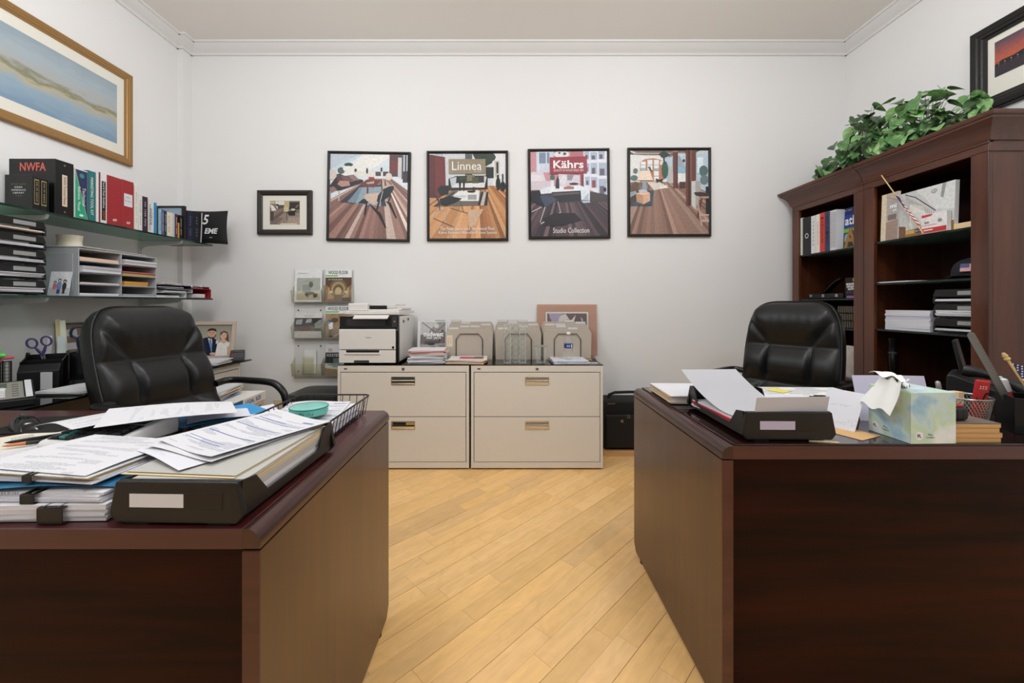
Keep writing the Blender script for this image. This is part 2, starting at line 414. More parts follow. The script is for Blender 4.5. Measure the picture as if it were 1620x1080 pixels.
for nm,a in (('baseboard_back',(XL,XR,D-.014,D,0,.085)),('baseboard_left',(XL,XL+.014,YF,3.21,0,.085)),('baseboard_right',(XR-.014,XR,YF,D-.014,0,.085))):
    room_box(nm,TRIM,*a)
# maple strip floor, laid diagonally, board by board
def floormat():
    m,nt,b=newmat('maple_boards'); N=nt.nodes; L=nt.links
    a=N.new('ShaderNodeAttribute'); a.attribute_name='Col'
    tc=N.new('ShaderNodeTexCoord'); mp=N.new('ShaderNodeMapping'); mp.inputs['Rotation'].default_value=(0,0,-math.pi/4)
    L.new(tc.outputs['Object'],mp.inputs['Vector'])
    sc=N.new('ShaderNodeVectorMath'); sc.operation='MULTIPLY'; sc.inputs[1].default_value=(2.6,46,1); L.new(mp.outputs['Vector'],sc.inputs[0])
    of=N.new('ShaderNodeVectorMath'); of.operation='MULTIPLY_ADD'; L.new(a.outputs['Color'],of.inputs[0]); of.inputs[1].default_value=(90,170,300); L.new(sc.outputs['Vector'],of.inputs[2])
    n=N.new('ShaderNodeTexNoise'); n.inputs['Scale'].default_value=1.; n.inputs['Detail'].default_value=6; n.inputs['Distortion'].default_value=.9; n.inputs['Roughness'].default_value=.58; L.new(of.outputs['Vector'],n.inputs['Vector'])
    s2=N.new('ShaderNodeVectorMath'); s2.operation='MULTIPLY_ADD'; s2.inputs[1].default_value=(7,18,1); L.new(mp.outputs['Vector'],s2.inputs[0]); L.new(a.outputs['Color'],s2.inputs[2])
    n2=N.new('ShaderNodeTexNoise'); n2.inputs['Scale'].default_value=1.; n2.inputs['Detail'].default_value=3; n2.inputs['Distortion'].default_value=1.6; L.new(s2.outputs['Vector'],n2.inputs['Vector'])
    av=N.new('ShaderNodeMath'); av.operation='ADD'; L.new(n.outputs['Fac'],av.inputs[0]); L.new(n2.outputs['Fac'],av.inputs[1])
    r=N.new('ShaderNodeMapRange'); r.inputs['From Min'].default_value=.7; r.inputs['From Max'].default_value=1.3; r.inputs['To Min'].default_value=.91; r.inputs['To Max'].default_value=1.08; L.new(av.outputs[0],r.inputs['Value'])
    v=N.new('ShaderNodeVectorMath'); v.operation='SCALE'; L.new(a.outputs['Color'],v.inputs[0]); L.new(r.outputs['Result'],v.inputs['Scale'])
    L.new(v.outputs['Vector'],b.inputs['Base Color']); b.inputs['Roughness'].default_value=.36; b.inputs['Specular IOR Level'].default_value=.35; b.inputs['Coat Weight'].default_value=.12; b.inputs['Coat Roughness'].default_value=.22
    return m
MAPLE=floormat()
fl=struct(MB().box(XL,XR,YF,D,-.05,-.006).obj('floor',mat('floor_gap',(84,54,30),.8)))
W=.0785; r2=random.Random(21); far=MB(); S2=math.sqrt(.5)
def clip_room(p): return clip2(p,XL+.002,YF+.002,XR-.002,D-.002)
cnt=0
for i in range(-75,78):
    q0=-.629+i*W                       # q=(X-Y)/sqrt2 across the strips, t=(X+Y)/sqrt2 along
    g0=.0009 if i%2==0 else .0003; g1=.0009 if (i+1)%2==0 else .0003
    t=-4.4-r2.random()*.7
    while t<4.6:
        Ln=r2.uniform(.28,.95); a,b=t+.0004,t+Ln-.0004; t+=Ln
        P=[((q+tt)*S2,(tt-q)*S2) for q,tt in ((q0+g0,a),(q0+g0,b),(q0+W-g1,b),(q0+W-g1,a))]
        P=clip_room(P)
        if len(P)<3: continue
        base=Vector(lin((244,197,132))[:3]); k=r2.gauss(1,.05); hue=r2.gauss(0,.03)
        c=(base.x*k*(1+hue*.3),base.y*k,base.z*k*(1-hue*1.6),1)
        cx=sum(p[0] for p in P)/len(P); cy=sum(p[1] for p in P)/len(P)
        if -.95<cx<1.25 and .85<cy<3.3 and cnt<295:
            MB().prism(P,'z',-.006,0,0,c).obj('floor_board',MAPLE,fl); cnt+=1
        else: far.prism(P,'z',-.006,0,0,c)
fo=far.obj('floor_boards',MAPLE,fl); fo['kind']='stuff'
# electrical outlet on the back wall
t=thing('wall_outlet','ivory duplex outlet low on the back wall beyond the left chair arm','outlet',(-1.885,D,.30))
IVORY=mat('ivory_plastic',(226,212,176),.4)
MB().box(-.037,.037,-.006,0,-.058,.058).obj('cover_plate',IVORY,t,bevel=.002)
for z in (-.021,.021):
    s_=MB().prism(ell(0,z,.017,.0145,14),'y',-.0085,-.006).obj('socket',IVORY,t)
    MB().box(-.0075,-.0055,-.0089,-.0085,z-.003,z+.006).box(.0055,.0075,-.0089,-.0085,z-.003,z+.006).obj('slots',BLACKM,s_)

# ---------------------------------------------------------------- desks
def desk(label,x0,x1,y0,y1,h,inner,glass=False):
    "inner: side (-1 left / +1 right) whose end is in view"
    t=thing('executive_desk',label,'desk',((x0+x1)/2,(y0+y1)/2,0))
    hw=(x1-x0)/2; hd=(y1-y0)/2; th=.036
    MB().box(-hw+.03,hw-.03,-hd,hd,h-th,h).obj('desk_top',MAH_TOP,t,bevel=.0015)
    for s in (-1,1):
        arc=[(s*(hw-.03),h-th+.001),(s*hw,h-th+.001),(s*hw,h-.026)]
        arc+=[(s*(hw-.026+.026*math.cos(R(a))),h-.026+.026*math.sin(R(a))) for a in range(10,91,10)]+[(s*(hw-.03),h)]
        MB().prism(arc,'y',-hd,hd).obj('edge_moulding',MAH_Y,t,smooth=30)
        pl=[(-hd,.012),(hd-.03,.012),(hd-.005,.045),(hd-.005,h-th-.003),(-hd,h-th-.003)]
        MB().prism(pl,'x',s*(hw-.031),s*hw).obj('end_panel',MAH_Z,t,bevel=.0012); xa,xb=sorted((s*(hw-.0305),s*(hw-.0005))); MB().box(xa,xb,-hd-.0012,-hd+.0004,.013,h-th-.004).obj('edge_band',MAH_BAND,t)
        for yy in (hd-.09,-hd+.06): MB().cyl((s*(hw-.018),yy,0),.018,.0125,12).obj('glide',BLACKM,t)
        # pedestal with drawers on the sitter's side
        px0,px1=sorted((s*(hw-.035),s*(hw-.44)))
        MB().box(px0,px1,-hd+.08,hd-.035,.03,h-th-.004).obj('pedestal',MAH_Z,t)
        for z0,z1 in ((.045,.33),(.338,.52),(.528,h-th-.02)):
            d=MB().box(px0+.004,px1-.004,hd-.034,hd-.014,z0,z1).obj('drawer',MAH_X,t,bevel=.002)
            zc=(z0+z1)/2; xc=(px0+px1)/2
            MB().tube([(xc-.05,hd-.015,zc),(xc-.05,hd+.008,zc),(xc+.05,hd+.008,zc),(xc+.05,hd-.015,zc)],.004,8).obj('handle',BRASS,d,smooth=True)
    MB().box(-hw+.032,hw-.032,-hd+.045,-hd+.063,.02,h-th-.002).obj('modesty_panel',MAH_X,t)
    return t
LD=desk('cluttered mahogany executive desk in the left foreground, bare wood top',-1.90,-.432,.70,1.476,.76,1)
RD=desk('mahogany executive desk on the right with glass over its top',.60,2.13,1.104,1.866,.76,-1)
g=MB().box(-.73,.735,-.378,.372,0,.006).obj('desk_glass',mat('desk_glass_sheet',(30,12,10),.03,spec=.6,coat=.3),None,(1.365,1.485,.7602),bevel=.0012)
tag(g,'polished glass sheet covering the right mahogany desk top','glass top')
ZR=.7666; ZL=.7604

# ---------------------------------------------------------------- lateral file cabinets under a glass top
def lateral(label,w_,d,h,loc,rz,brackets=(0,0)):
    t=thing('lateral_file_cabinet',label,'file cabinet',loc,(0,0,rz),'cream lateral file cabinets'); hw=w_/2
    MB().box(-hw,hw,.018,d,.012,h).obj('body',CREAM,t,bevel=.003)
    m=MB(); m.box(-hw,-hw+.019,0,.02,.012,h).box(hw-.019,hw,0,.02,.012,h).box(-hw+.019,hw-.019,0,.02,h-.044,h).box(-hw+.019,hw-.019,0,.02,.012,.052)
    m.obj('front_frame',CREAM,t,bevel=.0015)
    MB().box(-hw+.015,hw-.015,.012,.02,.05,h-.042).obj('drawer_gap',CREAM_D,t)
    for k,(z0,z1) in enumerate(((.056,.366),(.371,h-.049))):
        dr=MB().box(-hw+.023,hw-.023,-.001,.016,z0,z1).obj('drawer',CREAM,t,bevel=.0015)
        zc=z1-.055; 
        hd=MB().box(-.083,.083,-.006,-.001,zc-.029,zc-.0225).box(-.083,.083,-.006,-.001,zc+.0225,zc+.029).box(-.083,-.078,-.006,-.001,zc-.023,zc+.023).box(.078,.083,-.006,-.001,zc-.023,zc+.023).obj('pull_rim',CHROME,dr,bevel=.001)
        arc=[(-.0015,zc-.0225),(-.0045,zc-.012),(-.003,zc+.001),(-.0015,zc+.004)]
        MB().box(-.078,.078,-.0014,-.001,zc-.0225,zc+.0225).obj('pull_recess',STEEL,dr)
        MB().prism(arc,'x',-.078,.078).obj('pull_lip',CHROME,dr,smooth=True)
        if brackets[k]:
            MB().box(-.072,.02,-.0028,-.0016,zc+.002,zc+.02).obj('label_slot',BLACKM,dr); MB().box(.02,.076,-.003,-.0016,zc+.001,zc+.021).obj('label_card',mat('aged_label',(168,146,92),.5),dr)
    MB().lathe([(.0105,0),(.0105,.003),(.0085,.004),(0,.004)],16).obj('lock',STEEL,t,(0,0,h-.022),(R(90),0,0),smooth=True)
    MB().box(-.0014,.0014,-.0052,-.004,h-.027,h-.017).obj('keyhole',BLACKM,t)
    MB().box(-hw+.045,-hw+.066,-.0015,0,h-.026,h-.018).obj('maker_badge',DKGREY,t)
    for sx in (-1,1):
        for sy in (.05,d-.05): MB().cyl((sx*(hw-.08),sy,0),.018,.014,12).obj('glide',STEEL,t)
    return t
lateral('cream two-drawer file cabinet standing under the printer',.914,.50,.724,(-.7125,2.77,0),0,(1,0))
lateral('cream two-drawer file cabinet standing under the water bottle',.918,.50,.724,(.218,2.77,0),0)
lateral('cream file cabinet along the left wall behind the left office chair',1.02,.60,.72,(-1.985,2.47,0),math.pi/2)
lateral('cream file cabinet by the left wall hidden beyond the left desk end',.76,.60,.72,(-1.985,.72,0),math.pi/2)
g=MB().box(-.925,.925,-.25,.255,0,.006).obj('cabinet_glass',BLACKG,None,(-.246,3.02,.7242),bevel=.001)
tag(g,'dark glass sheet on top of the two back-wall file cabinets','glass top')
g=MB().box(-.34,.345,-1.36,1.35,0,.010).obj('credenza_glass',BLACKG,None,(-2.29,1.70,.7205),bevel=.0015)
tag(g,'long dark glass worktop running along the left wall over the file cabinets','glass top')
ZG=.7304; ZK=.7307

# ---------------------------------------------------------------- glass wall shelves, left wall
def wall_shelf(label,z):
    t=thing('glass_shelf',label,'shelf',(XL,2.13,z),group='glass wall shelves')
    y0,y1=1.05-2.13,3.136-2.13
    s_=MB().box(.012,.334,y0,y1,0,.010).obj('shelf_plate',SHELFGLASS,t)
    MB().box(.334,.336,y0,y1+.002,-.0004,.0104).box(.012,.336,y1,y1+.002,-.0004,.0104).obj('polished_edge',GLASS_EDGE,s_)
    for y in (1.19,2.033,2.877):
        yy=y-2.13
        pr=[(.0,-.062),(.02,-.062),(.05,-.040),(.285,-.024),(.30,-.018),(.308,-.004),(.308,.004),(.300,.004),(.299,-.0006),(.0,-.0006)]
        MB().prism([(a,b) for a,b in pr],'y',yy-.006,yy+.006).obj('bracket',WHITEP,t,bevel=.0015)
    return t
ZS1=1.608; ZS2=1.186
wall_shelf('upper glass shelf on the left wall holding the row of books',ZS1)
wall_shelf('lower glass shelf on the left wall holding trays and the paper sorter',ZS2)
ZU=ZS1+.0104; ZW=ZS2+.0104
for i,(y,lb) in enumerate(((1.19,'slotted steel shelf standard near the front of the left wall'),(2.033,'slotted steel shelf standard behind the black letter trays'),(2.877,'slotted steel shelf standard on the left wall right of the paper sorter'))):
    t=thing('shelf_standard',lb,'shelf rail',(XL,y,.92),group='shelf standards')
    MB().box(0,.008,-.012,.012,0,.78).obj('rail',WHITEP,t,bevel=.0015)
    m=MB()
    for k in range(28): m.box(.0079,.0083,-.0022,.0022,.02+k*.027,.036+k*.027)
    m.obj('slots',DKGREY,t)['kind']='stuff'

# ---------------------------------------------------------------- bookcases on the right wall
BX=2.32; 
def bookcase(label,y0,y1,shelves,near_end):
    t=thing('bookcase',label,'bookcase',(BX,(y0+y1)/2,0),group='cherry bookcases'); L=(y1-y0)/2; dp=.485; H0=1.93
    MB().box(.012,dp,-L,-L+.02,0,1.945).obj('side_panel',CHY_Z,t,bevel=.001)
    MB().box(.012,dp,L-.02,L,0,H0).obj('side_panel',CHY_Z,t,bevel=.001)
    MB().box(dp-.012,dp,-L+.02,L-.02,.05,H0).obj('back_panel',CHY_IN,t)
    for a,b in ((-L,-L+.074),(L-.07,L)):
        MB().box(-.006,.016,a,b,.09,1.892).obj('post',CHY_Z,t,bevel=.002)
    MB().box(-.006,.016,-L,L,1.886,1.935).obj('frieze',CHY_Y,t,bevel=.0015)
    MB().box(.016,dp,-L,L,1.915,1.935).obj('top_board',CHY_Y,t)
    MB().box(-.012,.014,-L-(.006 if near_end else 0),L,1.925,1.938).obj('bead_moulding',CHY_Y,t,bevel=.003)
    cp=[(0,1.936),(-.014,1.936),(-.016,1.95),(-.022,1.97),(-.036,1.995),(-.056,2.015),(-.066,2.022),(-.066,2.03),(-.074,2.034),(-.078,2.042),(-.078,2.053),(0,2.056)]
    a=-L-(0.078 if near_end else 0); b=L+(0 if near_end else .07)
    m=MB(); n=len(cp)
    # front crown run with a mitred return at the free end
    def ring(yfun): return [(x,yfun(x),z) for x,z in cp]
    r0=ring((lambda x:-L+x) if near_end else (lambda x:-L+.001)); r1=ring((lambda x:L-.001) if near_end else (lambda x:L-x*.9))
    v=r0+r1; m.add(v,[(i,(i+1)%n,n+(i+1)%n,n+i) for i in range(n)]+[tuple(range(n-1,-1,-1)),tuple(range(n,2*n))])
    if near_end:
        r2_=[(dp,-L+x,z) for x,z in cp]; m.add(r0+r2_,[(i,n+i,n+(i+1)%n,(i+1)%n) for i in range(n)]+[tuple(range(n)),tuple(range(2*n-1,n-1,-1))])
    m.box(0,dp,-L,L,2.036,2.052)
    m.obj('crown_moulding',CHY_Y,t,smooth=30)
    if near_end: MB().box(-.006,dp,-L-.006,-L,1.886,1.938).obj('side_frieze',CHY_Y,t,bevel=.0015)
    MB().box(0,dp-.01,-L,L,0,.09).obj('plinth',CHY_Y,t)
    MB().box(.004,dp-.012,-L+.02,L-.02,.62,.645).obj('counter_shelf',CHY_Y,t)
    for s in (-1,1):
        ya,yb=(-L+.074,-.001) if s<0 else (.001,L-.07)
        d=MB().box(-.004,.014,ya,yb,.1,.615).obj('door',CHY_Z,t,bevel=.002)
        MB().box(-.008,-.004,ya+.05,yb-.05,.15,.565).obj('door_field',CHY_Z,d,bevel=.003)
        MB().lathe([(.006,0),(.006,.012),(.014,.02),(.012,.028),(0,.03)],14).obj('knob',BRASS,d,(-.004,(yb if s<0 else ya)-s*-.025*1,.5),(0,R(-90),0),smooth=True)
    for z in shelves:
        g_=MB().box(.006,dp-.014,-L+.021,L-.021,z-.010,z).obj('glass_shelf',clear('bookcase_glass',(120,150,138),.35,.03),t)
        MB().box(.004,.006,-L+.021,L-.021,z-.0104,z+.0004).obj('glass_edge',mat('dark_glass_edge',(20,28,25),.1),g_)
    m=MB()
    for k in range(30):
        for yy in (-L+.0203,L-.0203): m.cbox((.09,yy,.72+k*.035),(.005,.0006,.005))
    m.obj('shelf_pin_holes',BLACKM,t)['kind']='stuff'
    return t
bookcase('cherry bookcase in the back right corner holding upright books',2.575,3.215,(1.535,1.19,.985),False)
bookcase('cherry bookcase nearer the camera on the right holding trays and a cap',1.908,2.573,(1.54,1.283,.997),True)
# ---------------------------------------------------------------- executive chairs
def seg_dist(u,v,s):
    ax,ay,bx,by=s; dx,dy=bx-ax,by-ay; L=dx*dx+dy*dy
    t=max(0,min(1,((u-ax)*dx+(v-ay)*dy)/L)); return math.hypot(u-ax-t*dx,v-ay-t*dy)
def chair_back():
    "tufted leather back, local: x across, z up, -y towards the sitter; built upright"
    Wd=.245; Hh=.70
    seams=[(-1,.62,1,.62),(-1,.30,1,.30),(-.46,.30,-.46,.62),(.46,.30,.46,.62),(-.46,.62,-.99,.86),(.46,.62,.99,.86),(-.46,.30,-.99,.07),(.46,.30,.99,.07)]
    strength=[1,1,.8,.8,.75,.75,.75,.75]; reach=[.11,.11,.055,.055,.085,.085,.085,.085]
    nu,nv=64,72
    def width(v): 
        w_=1-.10*max(0,(v-.45)/.55)**1.6-.10*max(0,(.3-v)/.3)**2
        return w_
    def edge(u,v):
        # superellipse outline
        uu=u; vv=v
        return uu,vv
    m=MB(); V=[]; F=[]
    def outline(u,v):
        cu=2*v-1
        # squarish rounded outline: map square to superellipse
        p=4.6
        a=max(abs(u),abs(cu)); 
        if a<1e-6: k=1
        else:
            q=(abs(u/a)**p+abs(cu/a)**p)**(1/p); k=1/q
            k=1+(k-1)*a**3
        return u*k, (cu*k+1)/2
    def front(u,v):
        uo,vo=outline(u,v); x=uo*Wd*width(vo); z=vo*Hh
        e=max(abs(u),abs(2*v-1)); rim=max(0,1-e**10)**.5
        groove=0; dip=0
        for s,k,rr_ in zip(seams,strength,reach):
            d=seg_dist(u,v*1.3,(s[0],s[1]*1.3,s[2],s[3]*1.3)); groove+=k*math.exp(-(d/.022)**2); dip=dip+(1-dip)*k*math.exp(-(d/rr_)**2)
        puff=.030*(1-dip)
        lum=.018*math.exp(-((v-.46)/.2)**2)*(1-u*u); head=.03*math.exp(-((v-.84)/.13)**2)*(1-.5*u*u); low=.02*math.exp(-((v-.12)/.14)**2)
        wr=.0014*math.sin(u*38+4*math.sin(v*9))*math.exp(-((v-.12)/.10)**2)+.0006*math.sin(u*30+v*14)*math.exp(-((v-.78)/.1)**2)
        curve=.05*(u*u)*.6
        y=-(.026*rim+ (puff+lum+head+low+wr)*rim -.009*min(1,groove)*rim)-curve
        return (x,y,z)
    I=lambda i,j:i*(nv+1)+j
    for i in range(nu+1):
        for j in range(nv+1): V.append(front(-1+2*i/nu,j/nv))
    for i in range(nu):
        for j in range(nv): F.append((I(i,j),I(i+1,j),I(i+1,j+1),I(i,j+1)))
    m.add(V,F)
    e=[I(i,0) for i in range(nu+1)]+[I(nu,j) for j in range(1,nv+1)]+[I(i,nv) for i in range(nu-1,-1,-1)]+[I(0,j) for j in range(nv-1,0,-1)]
    rimpts=[Vector(V[k]) for k in e]
    # boxing (side band) and back shell
    b=MB(); n=len(rimpts); cen=Vector((0,0,Hh/2))
    rings=[]
    for off,sc in ((0,1.0),(.012,1.018),(.045,1.022),(.080,1.0),(.100,.93)):
        rings.append([Vector((p.x*sc, p.y+off, cen.z+(p.z-cen.z)*sc)) for p in rimpts])
    vv=[q for r_ in rings for q in r_]; ff=[]
    for a in range(len(rings)-1):
        for k in range(n): ff.append((a*n+k,(a+1)*n+k,(a+1)*n+(k+1)%n,a*n+(k+1)%n))
    ff.append(tuple((len(rings)-1)*n+k for k in range(n)))
    b.add(vv,ff)
    pip=MB().tube([p*1.0+Vector((p.x*.012,.003,(p.z-cen.z)*.012)) for p in rimpts],.0042,6,closed=True)
    sew=MB()
    return m,b,pip
CB=None
def office_chair(label,loc,rz,recline):
    global CB
    t=thing('office_chair',label,'chair',loc,(0,0,rz),'black leather executive chairs')
    if CB is None:
        f,b,p=chair_back(); CB=(f.mesh('backrest_cushion',LEATHER,smooth=60),b.mesh('backrest_shell',LEATHER,smooth=50),p.mesh('piping',LEATHER,smooth=True))
    z0=.475; y0=.215
    bk=link('backrest_cushion',CB[0],t,(0,y0,z0),(R(-recline),0,0)); link('backrest_shell',CB[1],bk); link('piping',CB[2],bk)
    # seat
    def seatf(sgn):
        def fn(u,v):
            x=(u-.5)*.54; y=(v-.5)*.52-.06
            e=max(abs(2*u-1),abs(2*v-1)); rim=max(0,1-e**6)**.5
            return (x*(1-.06*(1-v)),y,.42+sgn*(.045*rim)+(.02*math.sin(v*math.pi) if sgn>0 else 0))
        return fn
    m=MB(); nu=nv=20
    for sg in (1,-1):
        V=[seatf(sg)(i/nu,j/nv) for i in range(nu+1) for j in range(nv+1)]
        F=[(i*(nv+1)+j,(i+1)*(nv+1)+j,(i+1)*(nv+1)+j+1,i*(nv+1)+j+1) for i in range(nu) for j in range(nv)]
        m.add(V,F if sg>0 else [q[::-1] for q in F])
    m.obj('seat',LEATHER,t,smooth=50,weld=True)
    for s in (-1,1):
        # loop armrest: up from the seat side, forward pad curving down at the front
        x=s*.315; U=.065
        pts=[(s*.235,.245,.66),(x-.03*s,.235,.668),(x,.20,.668),(x,.10,.668),(x,.0,.666),(x,-.06,.655),(x,-.11,.615),(x,-.135,.55),(x,-.145,.48),(x-.005*s,-.14,.43),(s*.27,-.12,.395)]
        sm=[]
        for i in range(len(pts)-1):
            p0=Vector(pts[max(i-1,0)]);p1=Vector(pts[i]);p2=Vector(pts[i+1]);p3=Vector(pts[min(i+2,len(pts)-1)])
            for k in range(4):
                q=k/4; sm.append(.5*((2*p1)+(-p0+p2)*q+(2*p0-5*p1+4*p2-p3)*q*q+(-p0+3*p1-3*p2+p3)*q**3))
        sm.append(Vector(pts[-1])); sm=[Vector((q.x,q.y,q.z+U*min(1,max(0,(q.z-.40)/.2)))) for q in sm]
        a=MB().tube(sm,.0185,12).obj('armrest',BLACKS,t,smooth=True)
    MB().cyl((0,-.03,.12),.026,.26,16).cyl((0,-.03,.30),.045,.08,16).obj('gas_column',BLACKS,t,smooth=True)
    MB().cbox((0,.10,.375),(.09,.30,.035)).obj('tilt_bar',BLACKS,t,bevel=.004)
    MB().tube([(0,.20,.38),(0,.27,.42),(0,.335,.56),(0,.36,.66)],[.03,.028,.026,.02],10).obj('back_support',BLACKS,t,smooth=True)
    for k in range(5):
        a=2*math.pi*k/5+.3; c,s_=math.cos(a),math.sin(a)
        MB().tube([(0.02*c,-.03+.02*s_,.135),(.14*c,-.03+.14*s_,.115),(.29*c,-.03+.29*s_,.075)],[.03,.024,.018],10).obj('base_leg',BLACKS,t,smooth=True)
        w_=MB().tube([(.29*c-.022*s_,-.03+.29*s_+.022*c,.028),(.29*c+.022*s_,-.03+.29*s_-.022*c,.028)],.028,14).obj('caster',BLACKM,t,smooth=True)
    return t
office_chair('black leather office chair behind the left desk, turned to the right',(-1.375,1.86,0),R(77),19)
office_chair('black leather office chair behind the right desk in front of the bookcase',(1.455,2.205,0),R(-57),10)

# ---------------------------------------------------------------- framed pictures
def wall_frame(label,w_,h_,bw,dp,loc,rot,mt,face='-y',name='picture_frame',matw=0,backcol=None):
    """frame built in local x(right) z(up), facing -y, origin at the picture centre on the wall"""
    rz={'-y':0,'+x':math.pi/2,'-x':-math.pi/2}[face]
    t=thing(name,label,'picture',loc,(0,0,rz))
    if rot: t.rotation_euler=(Matrix.Rotation(rz,3,'Z')@Matrix.Rotation(rot,3,'Y')).to_euler()
    a,b=w_/2,h_/2
    bv=min(.006,bw*.3)
    for k,(p,q) in enumerate((((-a,b),(a,b)),((a,b),(a,-b)),((a,-b),(-a,-b)),((-a,-b),(-a,b)))):
        # mitred rail with a stepped section
        d=(Vector(q)-Vector(p)).normalized(); inn=Vector((d.y,-d.x))
        sec=[(0,0),(0,dp*.8),(bv,dp),(bw*.45,dp),(bw*.55,dp*.9),(bw*.72,dp*.86),(bw*.8,dp*.72),(bw,dp*.6),(bw,0)]
        m=MB(); V=[]
        for end,sg in ((p,1),(q,-1)):
            for (o_,e) in sec:
                pt=Vector(end)+inn*o_+d*o_*sg
                V.append((pt.x,-e,pt.y))
        n=len(sec); m.add(V,[(i,n+i,n+(i+1)%n,(i+1)%n) for i in range(n)]+[tuple(range(n)),tuple(range(2*n-1,n-1,-1))])
        m.obj('frame_rail',mt,t)
    if backcol is not None:
        MB().box(-a+bw*.6,a-bw*.6,-dp*.45,-dp*.2,-b+bw*.6,b-bw*.6).obj('mat_board',backcol,t)
    return t
rp=random.Random(3)
def fan(vx,vy,y0,x0,x1,yb,n,cols,seed):
    "floor boards of a printed room, running to a vanishing point"
    q=random.Random(seed); out=[]; xs=[x0+(x1-x0)*i/n for i in range(n+1)]
    for a,b in zip(xs[:-1],xs[1:]):
        k=(y0-vy)/(yb-vy); c=q.choice(cols); f=q.uniform(.9,1.1); c=tuple(min(255,v*f) for v in c)
        out.append((c,[(vx+(a-vx)*k,y0),(vx+(b-vx)*k,y0),(b+1,yb),(a,yb)]))
    return out
def poster(label,cx,cy,w_,h_,rot,shapes,bounds,texts=()):
    t=wall_frame(label,w_,h_,.021,.03,(cx,D,cy),rot,BLKFRAME)
    iw,ih=w_-.042+.004,h_-.042+.004
    MB().box(-iw/2,iw/2,-.014,-.004,-ih/2,ih/2).obj('backing',BLACKM,t)
    picture(shapes,bounds,iw,ih,t,(0,-.0142,0),'-y'); yt=-.0142-len(shapes)*.00007-.0002
    x0,y0,x1,y1=bounds
    for (s,bx0,by0,bx1,by1,mt,bold) in texts:
        ox=((bx0+bx1)/2-x0)/(x1-x0)*iw-iw/2; oz=ih/2-((by0+by1)/2-y0)/(y1-y0)*ih
        text(s,(bx1-bx0)/(x1-x0)*iw,(by1-by0)/(y1-y0)*ih,mt,t,(ox,yt,oz),'-y',bold=bold)
    return t
def bx(x0,y0,x1,y1): return ((x0+x1)/2-800)/190.9, CZ+(480-(y0+y1)/2)/190.9, (x1-x0)/190.9, (y1-y0)/190.9
# poster 1: attic living room with lounge chair (drawing units follow the picture)
S=[((226,232,236),rc(65,55,935,1008)),((196,206,216),[(65,55),(400,55),(65,235)]),((206,220,228),[(65,235),(400,55),(440,55),(65,300)]),
 ((238,236,230),[(430,55),(780,55),(430,290),(200,290)]),((218,226,232),[(780,55),(780,250),(470,270)]),((92,62,66),rc(725,60,860,305)),((120,52,48),rc(740,130,820,240)),
 ((70,80,96),rc(860,60,935,330)),((206,206,208),rc(880,60,895,250)),((216,214,212),rc(915,60,925,240)),((58,48,52),rc(875,245,935,370)),((208,203,200),rc(820,90,862,310)),
 ((40,84,78),ell(272,178,50,22,10)),((84,100,92),ell(190,245,42,38,10)),((240,236,226),ell(268,225,60,34,10)),((230,226,218),rc(330,250,560,310)),((84,74,72),rc(572,252,632,300)),((76,68,68),rc(655,250,720,300)),((60,70,76),ell(350,240,14,20)),((60,70,76),ell(478,245,12,34)),((58,56,60),rc(628,205,648,250))]
S+=fan(640,250,330,-700,1700,1008,46,[(150,114,104),(170,134,122),(128,96,88),(206,184,172),(140,106,98),(222,206,196),(160,122,112)],4)
S+=[((62,66,76),[(180,600),(390,420),(640,400),(700,640)]),((124,144,158),[(265,600),(400,430),(500,430),(380,610)]),((150,168,180),[(430,430),(640,420),(640,640),(360,615)]),((46,46,54),[(380,610),(440,560),(520,560),(480,620)]),
 ((216,204,198),rc(65,240,132,350)),((58,50,56),[(65,420),(160,290),(440,350),(430,380),(180,470),(65,470)]),((96,70,74),[(140,290),(180,280),(330,360),(150,370)]),((120,92,92),[(190,310),(300,300),(340,370),(230,380)]),((150,124,118),[(270,300),(330,290),(400,350),(330,360)]),((188,144,132),[(150,400),(180,360),(280,365),(295,415),(200,430)]),((150,116,112),[(65,440),(110,425),(150,460),(80,500)]),((190,186,182),line(172,470,172,590,14)),((150,130,124),line(72,500,76,670,12)),
 ((120,66,60),[(385,415),(480,345),(640,345),(560,432)]),((96,50,46),rc(480,430,498,500)),((180,176,176),[(470,380),(560,360),(560,385),(490,395)]),((160,60,56),rc(500,315,560,345)),
 ((226,212,200),ell(722,308,38,44,12)),((50,44,44),line(640,345,640,400,6)),((50,44,44),line(690,340,680,410,6)),((50,44,44),line(700,350,755,390,6)),
 ((212,186,166),[(445,535),(480,505),(620,490),(600,610),(560,625),(480,580)]),((204,184,160),[(620,490),(690,410),(780,400),(690,440),(610,560)]),((34,38,46),[(592,590),(606,520),(660,450),(740,412),(782,415),(776,450),(730,530),(650,590)]),((28,30,34),line(485,585,458,742,16)),((30,32,36),[(500,610),(530,625),(640,720),(705,880),(690,885),(610,740)]),((28,30,34),line(625,560,595,680,18)),((28,30,34),[(690,580),(750,600),(820,770),(805,775),(725,620)]),((28,30,34),line(745,520,715,610,14)),((176,176,178),line(660,470,630,590,10))]
cx,cy,w_,h_=bx(519,241,649.5,382); poster('black-framed poster of an attic lounge with a curved beige chair',cx,cy,w_,h_,R(.9),S,(65,55,935,1008))
